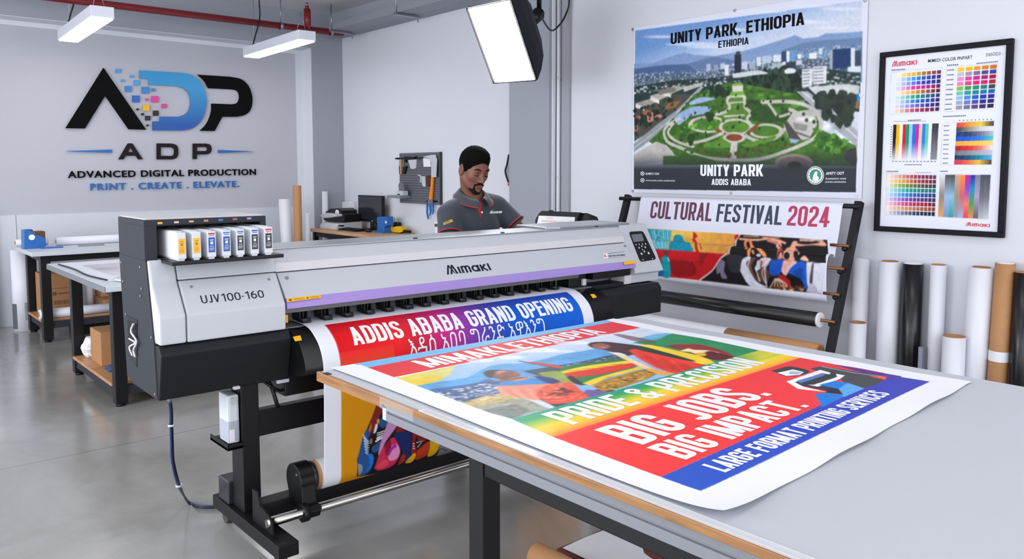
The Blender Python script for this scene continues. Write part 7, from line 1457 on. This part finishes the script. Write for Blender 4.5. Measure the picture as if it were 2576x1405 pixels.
# ------------------------------------------------------------------ document display behind the printer
dv = crop(1240, 340, .185); u_ = np.array([.2, -.98, 0]); u_ /= np.linalg.norm(u_); n0 = np.array([-.98, -.2, 0]); tl_ = math.radians(14); v_ = np.array([n0[0] * -math.sin(tl_) * -1, n0[1] * math.sin(tl_), -math.cos(tl_)]); v_ = np.array([n0[0] * math.sin(tl_), n0[1] * math.sin(tl_), -math.cos(tl_)])
O_ = np.array([3.82, 4.15, 1.17]); DP = Plane(O_, u_, v_)
t = thing('document_display', 'dark framed display showing a pale document, behind the printer control end', 'display', (3.86, 3.95, 0))
f = lambda l: [DP.uv(*dv(*p)) for p in l]
bez = f([(575, 1400), (575, 1150), (622, 1062), (668, 1026), (1190, 1048), (1150, 1120), (1130, 1400)])
poly_part('bezel', [bez], DP, dark_p, t, -.03, .03)
bk = f([(1100, 1044), (1250, 1044), (1280, 1110), (1280, 1400), (1100, 1400)]); poly_part('back_housing', [bk], DP, black_p, t, -.16, .13)
poly_part('clip', [f([(765, 1018), (820, 1018), (820, 1045), (768, 1042)])], DP, black_p, t, 0, .006)
sc = poly_part('screen', [f([(625, 1092), (1118, 1112), (1095, 1350), (570, 1350)])], DP, mat('document page', '#d7d8de', .4), t, .001)
poly_part('page_print', [f([(665, 1155), (860, 1163), (860, 1178), (662, 1170)])], DP, mat('orange print', '#d8a080', .5), sc, .0016); poly_part('page_print', [f([(728, 1120), (822, 1124), (822, 1130), (727, 1126)])], DP, mat('grey print', '#8d9098', .5), sc, .0016); poly_part('page_print', [f([(860, 1166), (1080, 1180), (1080, 1192), (960, 1186), (860, 1178)])], DP, mat('pale print', '#c3b4ac', .5), sc, .0016); poly_part('page_print', [f([(662, 1212), (1050, 1224), (1050, 1229), (662, 1217)])], DP, mat('pale grey print', '#b4b6bc', .5), sc, .0016)
cb = DP.P(np.array([.16, .28]), -.06); MB().cyl((cb[0] + .04, cb[1], .02), (cb[0] + .04, cb[1], cb[2] + .12), .025, 18).build('stand_pole', black_m, t); MB().lathe((cb[0] + .04, cb[1], 0), [(.2, 0), (.2, .012), (.06, .025), (.03, .03)], 32).build('stand_base', black_m, t)

# ================================================================== THE WORKER
skin = mat('brown skin', '#74483a', .5, noise=.08, nscale=60, spec=.4)
nb_ = skin.node_tree.nodes['Principled BSDF']; nb_.inputs['Subsurface Weight'].default_value = .08; nb_.inputs['Subsurface Radius'].default_value = (.012, .005, .003)
polo = mat('charcoal polo cotton', '#343943', .9, noise=.05, nscale=300, bump=.12, sheen=.2); trouser = mat('dark trousers', '#23252c', .85, noise=.06, nscale=120); hair_m = mat('black curly hair', '#070606', .85, spec=.08, noise=.4, nscale=160, bump=1.); beard_m = mat('short dark beard', '#1a0e0b', .85, spec=.15, noise=.3, nscale=200, bump=.4)
xs = np.concatenate([np.arange(2.56, 2.80, .006), np.arange(2.80, 3.04, .0032), np.arange(3.04, 3.40, .006)]); ys = np.concatenate([np.arange(3.34, 3.58, .006), np.arange(3.58, 3.90, .0032), np.arange(3.90, 4.06, .006)]); zs_ = np.concatenate([np.arange(-.01, .8, .011), np.arange(.8, 1.29, .006), np.arange(1.29, 1.64, .0032)])
Hc = np.array([2.915, 3.735, 1.463]); fF = np.array([-.06, -.93, -.34]); fF /= np.linalg.norm(fF); rX = np.cross(fF, [0.04, 0, 1.]); rX /= np.linalg.norm(rX); rX = -rX if rX[0] < 0 else rX; uU = np.cross(rX, fF); uU = -uU if uU[2] < 0 else uU
h_ = lambda x, y, z: Hc + rX * x + fF * y + uU * z; HR = np.stack([rX, fF, uU], 1)
def hell(F, c, r, k=.015, sub=False): F.ell(h_(*c), r, k, HR, sub)
def hseg(F, a, b, r0, r1, k=.012): F.seg(h_(*a), h_(*b), r0, r1, k)
def head(F):
    hell(F, (0, -.012, .03), (.074, .096, .084)); hell(F, (0, .028, -.035), (.060, .066, .084), .03)
    for s in (-1, 1):
        hseg(F, (s * .052, .002, -.055), (s * .012, .074, -.108), .02, .016, .025); hell(F, (s * .040, .056, -.024), (.022, .021, .022), .025); hell(F, (s * .076, -.012, -.012), (.012, .023, .036), .006); hell(F, (s * .083, -.008, -.008), (.005, .011, .019), .004, True)
    hell(F, (0, .074, -.112), (.021, .017, .016), .014); hseg(F, (-.034, .076, .021), (.034, .076, .021), .012, .012, .03)
    for s in (-1, 1): hell(F, (s * .032, .098, -.003), (.017, .014, .012), .010, True); hell(F, (s * .032, .076, -.004), (.0155, .0145, .0135), .004)
    hseg(F, (0, .086, .008), (0, .112, -.038), .0085, .0125, .01)
    for s in (-1, 1): hell(F, (s * .013, .099, -.043), (.0085, .011, .008), .006)
    hseg(F, (-.02, .088, -.0715), (.02, .088, -.0715), .0075, .0075, .008); hseg(F, (-.016, .088, -.083), (.016, .088, -.083), .0075, .0075, .006); hell(F, (0, .102, -.0775), (.024, .006, .0018), .002, True)
    F.seg(h_(0, -.032, -.05), (2.95, 3.80, 1.30), .056, .062, .03)
B = Field(xs, ys, zs_)
sR, eR, wR = np.array([2.772, 3.795, 1.198]), np.array([2.716, 3.70, 1.02]), np.array([2.80, 3.535, .975]); sL, eL, wL = np.array([3.145, 3.795, 1.232]), np.array([3.232, 3.665, 1.075]), np.array([3.09, 3.53, .98])
def torso(F, g):
    F.ell((2.955, 3.80, 1.10), (.172 + g, .108 + g, .18 + g), .05); F.seg((2.81, 3.805, 1.208), (3.10, 3.805, 1.242), .054 + g, .054 + g, .05); F.ell((2.95, 3.81, .97), (.155 + g, .105 + g, .2), .05); F.seg((2.925, 3.805, 1.275), (2.84, 3.805, 1.225), .038 + g, .045 + g, .04); F.seg((2.975, 3.805, 1.285), (3.06, 3.805, 1.258), .038 + g, .045 + g, .04)
torso(B, 0); B.ell((2.95, 3.835, .86), (.165, .115, .13), .05)
for s_, e_, w_ in ((sR, eR, wR), (sL, eL, wL)):
    B.seg(s_, e_, .05, .04, .04); B.seg(e_, w_, .040, .027, .02)
def hand(F, w, fwd, side, curl):
    """palm, four jointed fingers of unequal length and a thumb from the palm's side; knuckles bent"""
    up = np.cross(fwd, side); up = up if up[2] > 0 else -up; P = lambda a, b, c: w + fwd * a + side * b + up * c
    F.seg(P(.01, -.018, 0), P(.075, -.026, .004), .017, .013, .012); F.seg(P(.01, 0, 0), P(.08, 0, .006), .017, .013, .012); F.seg(P(.01, .018, 0), P(.073, .026, .002), .016, .012, .012)
    for b, L in ((-.03, .066), (-.0105, .078), (.0095, .073), (.029, .056)):
        p0 = P(.076, b, .006); p1 = p0 + fwd * L * .45 + up * .004; p2 = p1 + fwd * L * .3 - up * .014; p3 = p2 + fwd * L * .2 - up * .016
        F.seg(p0, p1, .0088, .0082, .003); F.seg(p1, p2, .0082, .0074, .003); F.seg(p2, p3, .0074, .0064, .003)
    t0 = P(.022, -.024, -.004); t1 = t0 + fwd * .03 - side * .026; t2 = t1 + fwd * .028 - side * .010; F.seg(t0, t1, .012, .0095, .006); F.seg(t1, t2, .0095, .0078, .003)
dR = np.array([.35, -.93, -.1]); dR /= np.linalg.norm(dR); hand(B, wR, dR, np.array([-dR[1], dR[0], 0]) / np.hypot(dR[0], dR[1]) * -1, .3); dL = np.array([-.45, -.88, -.1]); dL /= np.linalg.norm(dL); hand(B, wL, dL, np.array([-dL[1], dL[0], 0]) / np.hypot(dL[0], dL[1]), .3)
for s in (-1, 1):
    hp_ = np.array([2.95 + s * .09, 3.84, .84]); kn = np.array([2.95 + s * .105, 3.81, .47]); an = np.array([2.95 + s * .11, 3.86, .09]); B.seg(hp_, kn, .085, .055, .03); B.seg(kn, an, .055, .036, .02); B.seg(an - [0, 0, .045], an + [s * .02, -.13, -.062], .034, .026, .02)
head(B)
man = B.build('person', skin, None, (2.95, 3.82, 0)); tag(man, 'man in a charcoal polo shirt with red trim, looking down behind the printer', 'person')
# hair, brows, beard
def wob(F, amp, fq):
    g = np.stack(np.meshgrid(F.xs, F.ys, F.zs, indexing='ij'), -1); n = sum(np.sin(g[..., 0] * fq * a + b) * np.sin(g[..., 1] * fq * c + b * 2) * np.sin(g[..., 2] * fq * d + b * 3) for a, b, c, d in ((1, .3, 1.1, .9), (1.9, 1.3, 2.1, 1.8), (1.4, 2.2, 1.3, 1.7))); F.F += (amp * n).astype(np.float32)
ax_ = lambda c, w, st: np.arange(c - w, c + w, st)
HF = Field(ax_(Hc[0], .13, .003), ax_(Hc[1], .16, .003), ax_(Hc[2] + .03, .14, .003))
hell(HF, (0, -.014, .037), (.080, .100, .094)); hell(HF, (0, .02, .085), (.062, .066, .045), .03); hseg(HF, (-.073, .014, .0), (-.071, .012, .05), .010, .016, .02); hseg(HF, (.073, .014, .0), (.071, .012, .05), .010, .016, .02); wob(HF, .0016, 210)
hell(HF, (0, .10, -.012), (.066, .075, .075), .012, True); hell(HF, (0, .03, -.075), (.12, .2, .066), .012, True)
for s in (-1, 1): hell(HF, (s * .085, -.008, -.02), (.03, .027, .04), .006, True)
HF.build('hair', hair_m, man, smooth=1)
BF = Field(ax_(Hc[0], .1, .0025), ax_(Hc[1] - .06, .1, .0025), ax_(Hc[2] - .09, .09, .0025))
hseg(BF, (-.027, .0885, -.068), (0, .0965, -.0585), .006, .0068, .004); hseg(BF, (.027, .0885, -.068), (0, .0965, -.0585), .006, .0068, .004)
for s in (-1, 1): hseg(BF, (s * .029, .0845, -.07), (s * .024, .079, -.102), .0042, .0052, .006); hseg(BF, (s * .012, .0745, -.1105), (s * .026, .055, -.0975), .0183, .0178, .01)
hell(BF, (0, .0755, -.113), (.0225, .019, .0175), .01); hell(BF, (0, .11, -.078), (.023, .03, .013), .004, True)
BF.build('beard', beard_m, man, smooth=1)
for s in (-1, 1):
    m = MB(); m.sweep([h_(s * .014, .0925, .0195), h_(s * .030, .0925, .026), h_(s * .042, .0885, .0255), h_(s * .054, .078, .0195)], [.0034, .0046, .0042, .002], 8); m.build('eyebrow', beard_m, man)
    MB().sweep([h_(s * .0185, .0885, -.0095), h_(s * .032, .0915, -.0125), h_(s * .046, .085, -.009)], [.0012, .0019, .0012], 8).build('eyelash', hair_m, man)
    MB().sweep([h_(s * .018, .0895, .0005), h_(s * .032, .0925, .004), h_(s * .047, .0845, .001)], [.0006, .001, .0006], 6).build('eyelid_crease', beard_m, man)
# shirt
xs2 = np.arange(2.58, 3.36, .005); SF = Field(xs2, np.arange(3.56, 4.0, .005), np.arange(.84, 1.40, .005)); torso(SF, .011)
hemR = sR + (eR - sR) * .66; hemL = sL + (eL - sL) * .70
for s_, e_, hm in ((sR, eR, hemR), (sL, eL, hemL)):
    dd = (e_ - s_) / np.linalg.norm(e_ - s_); SF.blend(lambda g: np.maximum(seg_d(g, s_, s_ + dd * .4, .066, .070), (g - hm) @ dd), np.minimum(s_, e_) - .12, np.maximum(s_, e_) + .12, .035)
SF.seg((2.93, 3.78, 1.27), (h_(0, -.03, -.06)), .064, .062, .012) if False else SF.blend(lambda g: seg_d(g, (2.95, 3.80, 1.27), (2.925, 3.755, 1.42), .058, .064), (2.82, 3.62, 1.2), (3.06, 3.9, 1.45), .008, True)
g_ = np.stack(np.meshgrid(SF.xs, SF.ys, SF.zs, indexing='ij'), -1); SF.F += (.0022 * np.sin(g_[..., 0] * 38 + g_[..., 2] * 16) * np.sin(g_[..., 2] * 21 + g_[..., 0] * 12 + 1)).astype(np.float32); SF.F = np.maximum(SF.F, .86 - g_[..., 2])
SF.build('polo_shirt', polo, man)
def hit(x, y, off=.002):
    d = ray(x, y); d = d / np.linalg.norm(d); ts = np.arange(4.2, 5.4, .002); P = CAMP + ts[:, None] * d
    ii = [np.clip(np.searchsorted(a, P[:, k]) - 1, 0, len(a) - 2) for k, a in enumerate((SF.xs, SF.ys, SF.zs))]; fr = [(P[:, k] - a[ii[k]]) / (a[ii[k] + 1] - a[ii[k]]) for k, a in enumerate((SF.xs, SF.ys, SF.zs))]
    v = 0
    for dx in (0, 1):
        for dy in (0, 1):
            for dz in (0, 1): v = v + SF.F[ii[0] + dx, ii[1] + dy, ii[2] + dz] * (fr[0] if dx else 1 - fr[0]) * (fr[1] if dy else 1 - fr[1]) * (fr[2] if dz else 1 - fr[2])
    ok = np.nonzero(v < 0)[0]; return CAMP + (ts[ok[0]] - off) * d if len(ok) else None
mc = crop(1090, 350, .1779)
def patch(name, Lp, Rp, m_, off=.003, n=14, k=5):
    Lp, Rp = spline(Lp, 6), spline(Rp, 6); f = np.linspace(0, 1, n); Li = np.stack([np.interp(f, np.linspace(0, 1, len(Lp)), Lp[:, c]) for c in (0, 1)], 1); Ri = np.stack([np.interp(f, np.linspace(0, 1, len(Rp)), Rp[:, c]) for c in (0, 1)], 1)
    V = []
    for a, b in zip(Li, Ri):
        for q in np.linspace(0, 1, k):
            p = hit(*mc(*(a * (1 - q) + b * q)), off); V.append(p if p is not None else V[-1])
    return MB().add(V, [[j * k + i, j * k + i + 1, (j + 1) * k + i + 1, (j + 1) * k + i] for j in range(n - 1) for i in range(k - 1)], True).build(name, m_, man, clean=False)
patch('placket', [(556, 850), (600, 920), (640, 1010), (666, 1112)], [(640, 800), (680, 900), (672, 1000), (670, 1112)], mat('red placket', '#c01424', .8))
q = hit(*mc(690, 1032), .004); MB().ball(q, .006, 12, 8).build('button', ink_w, man)
def onshirt(nm, txt, bl, br, tl_, m_, off=0., shear=0.):
    V, F = font_mesh(txt, off, 1, 1.02, shear); bl, br, tl_ = map(lambda p: np.array(p, float), (bl, br, tl_)); x0, x1, y1 = V[:, 0].min(), V[:, 0].max(), V[:, 1].max(); P = []
    for v in V:
        q = bl + (br - bl) * (v[0] - x0) / (x1 - x0) + (tl_ - bl) * v[1] / y1; h = hit(*mc(*q), .003); P.append(h if h is not None else P[-1])
    return MB().add(P, F).build(nm, m_, man, clean=False)
onshirt('chest_lettering', 'Muwacee', (796, 1052), (968, 1042), (808, 1008), ink_w, off=.03, shear=.25); onshirt('sleeve_lettering', 'ADI.IGIBB.', (142, 1214), (283, 1160), (136, 1176), mat('yellow thread', '#d8b040', .6), off=.03)
# collar, trims
nc = np.array([2.938, 3.785, 1.322]); th = np.radians(np.linspace(16, 344, 56)); n = len(th); fr_ = (1 + np.cos(th)) / 2
def ringp(r, z): return np.stack([nc[0] + r * np.sin(th) * 1.05, nc[1] - r * np.cos(th) - .012 * fr_, z], 1)
zt_ = nc[2] + .046 - .078 * fr_ ** 1.1 + .012 * np.sin(th)
R0 = ringp(.062 + .004 * fr_, zt_ - .012); R1 = ringp(.066 + .004 * fr_, zt_); R2_ = ringp(.085 + .012 * fr_, zt_ - .016 - .002 * fr_); R3 = ringp(.108 + .012 * fr_ ** 3, zt_ - .042 - .008 * fr_ ** 3)
V = np.vstack([R0, R1, R2_, R3]); F_ = [[j * n + i, j * n + i + 1, (j + 1) * n + i + 1, (j + 1) * n + i] for j in range(3) for i in range(n - 1)]
co = MB().add(V, F_, True).build('collar', polo, man, clean=False); md = co.modifiers.new('thickness', 'SOLIDIFY'); md.thickness = .004; md.offset = 1
trim = mat('red trim', '#b8222e', .7)
pth = R3 + (R3 - R2_) / np.linalg.norm(R3 - R2_, axis=1)[:, None] * .001; MB().sweep(pth[::2], .0026, 8).build('collar_trim', trim, co)
for hm, s_, e_ in ((hemR, sR, eR), (hemL, sL, eL)):
    dd = (e_ - s_) / np.linalg.norm(e_ - s_); a_ = np.cross(dd, [0, 1, 0]); a_ /= np.linalg.norm(a_); b_ = np.cross(dd, a_); tt = np.linspace(0, 2 * pi, 33)
    for off, m_, r_ in ((-.003, black_p, .0695), (-.0105, trim, .0705)):
        MB().sweep([hm + dd * off + r_ * (math.cos(x) * a_ + math.sin(x) * b_) for x in tt], .0035, 8, False).build('cuff_trim', m_, man)
TF = Field(np.arange(2.72, 3.18, .007), np.arange(3.64, 4.02, .007), np.arange(.06, 1.0, .008)); TF.ell((2.95, 3.835, .87), (.174, .124, .12), .04)
for s in (-1, 1): TF.seg((2.95 + s * .09, 3.84, .84), (2.95 + s * .105, 3.81, .47), .096, .072, .03); TF.seg((2.95 + s * .105, 3.81, .47), (2.95 + s * .11, 3.86, .12), .072, .058, .03)
TF.build('trousers', trouser, man)
for s in (-1, 1):
    ShF = Field(np.arange(2.95 + s * .12 - .12, 2.95 + s * .12 + .12, .006), np.arange(3.62, 3.98, .006), np.arange(-.012, .16, .006)); ShF.seg((2.95 + s * .11, 3.88, .05), (2.95 + s * .13, 3.73, .034), .05, .04, .02); ShF.seg((2.95 + s * .11, 3.865, .11), (2.95 + s * .11, 3.87, .05), .048, .05, .02)
    gg = np.stack(np.meshgrid(ShF.xs, ShF.ys, ShF.zs, indexing='ij'), -1); ShF.F = np.maximum(ShF.F, .002 - gg[..., 2]); ShF.build('shoe', black_p, man)
part(MB().box(2.6, 3.3, 3.38, 3.56, .925, .94, .003).box(2.6, 3.3, 3.32, 3.38, .905, .94), 'rear_feed_shelf', dark_p)
LP = 4.0
# ================================================================== LIGHT
def area(name, loc, sx, sy, power, col=(1, .98, .95), rot=(0, 0, 0)):
    l = bpy.data.lights.new(name, 'AREA'); l.shape = 'RECTANGLE'; l.size = sx; l.size_y = sy; l.energy = power; l.color = col
    o = bpy.data.objects.new(name, l); COL.objects.link(o); o.location = loc; o.rotation_euler = rot; return o
for k, (x, y) in enumerate(((1.8, 4.2), (3.4, 4.3), (1.8, 1.2), (3.4, 1.2), (0.2, 4.2), (.2, 7.4), (.2, 1.2), (1.8, -1.6), (3.4, -1.6))):
    area("ceiling_lamp", (x, y, 2.75), .17, 1.4, LP)
area('daylight_fill', (-2.6, 4.2, 1.75), 2.2, 1.7, 46, (.92, .965, 1), (pi / 2 - .25, 0, -pi / 2))
area('daylight_fill', (-1.7, 3.4, 1.7), 1.3, 1.3, 24, (.85, .92, 1), (.75, 0, -pi / 2))  # added fill lamp with no window of its own, brightens the left floor
w = bpy.data.worlds.new('daylight'); S.world = w; w.use_nodes = True; bg = w.node_tree.nodes['Background']; bg.inputs[0].default_value = (.92, .96, 1, 1); bg.inputs[1].default_value = 2.0
S.view_settings.exposure = .64
for o in bpy.data.objects:
    if '_o' in o: del o['_o']
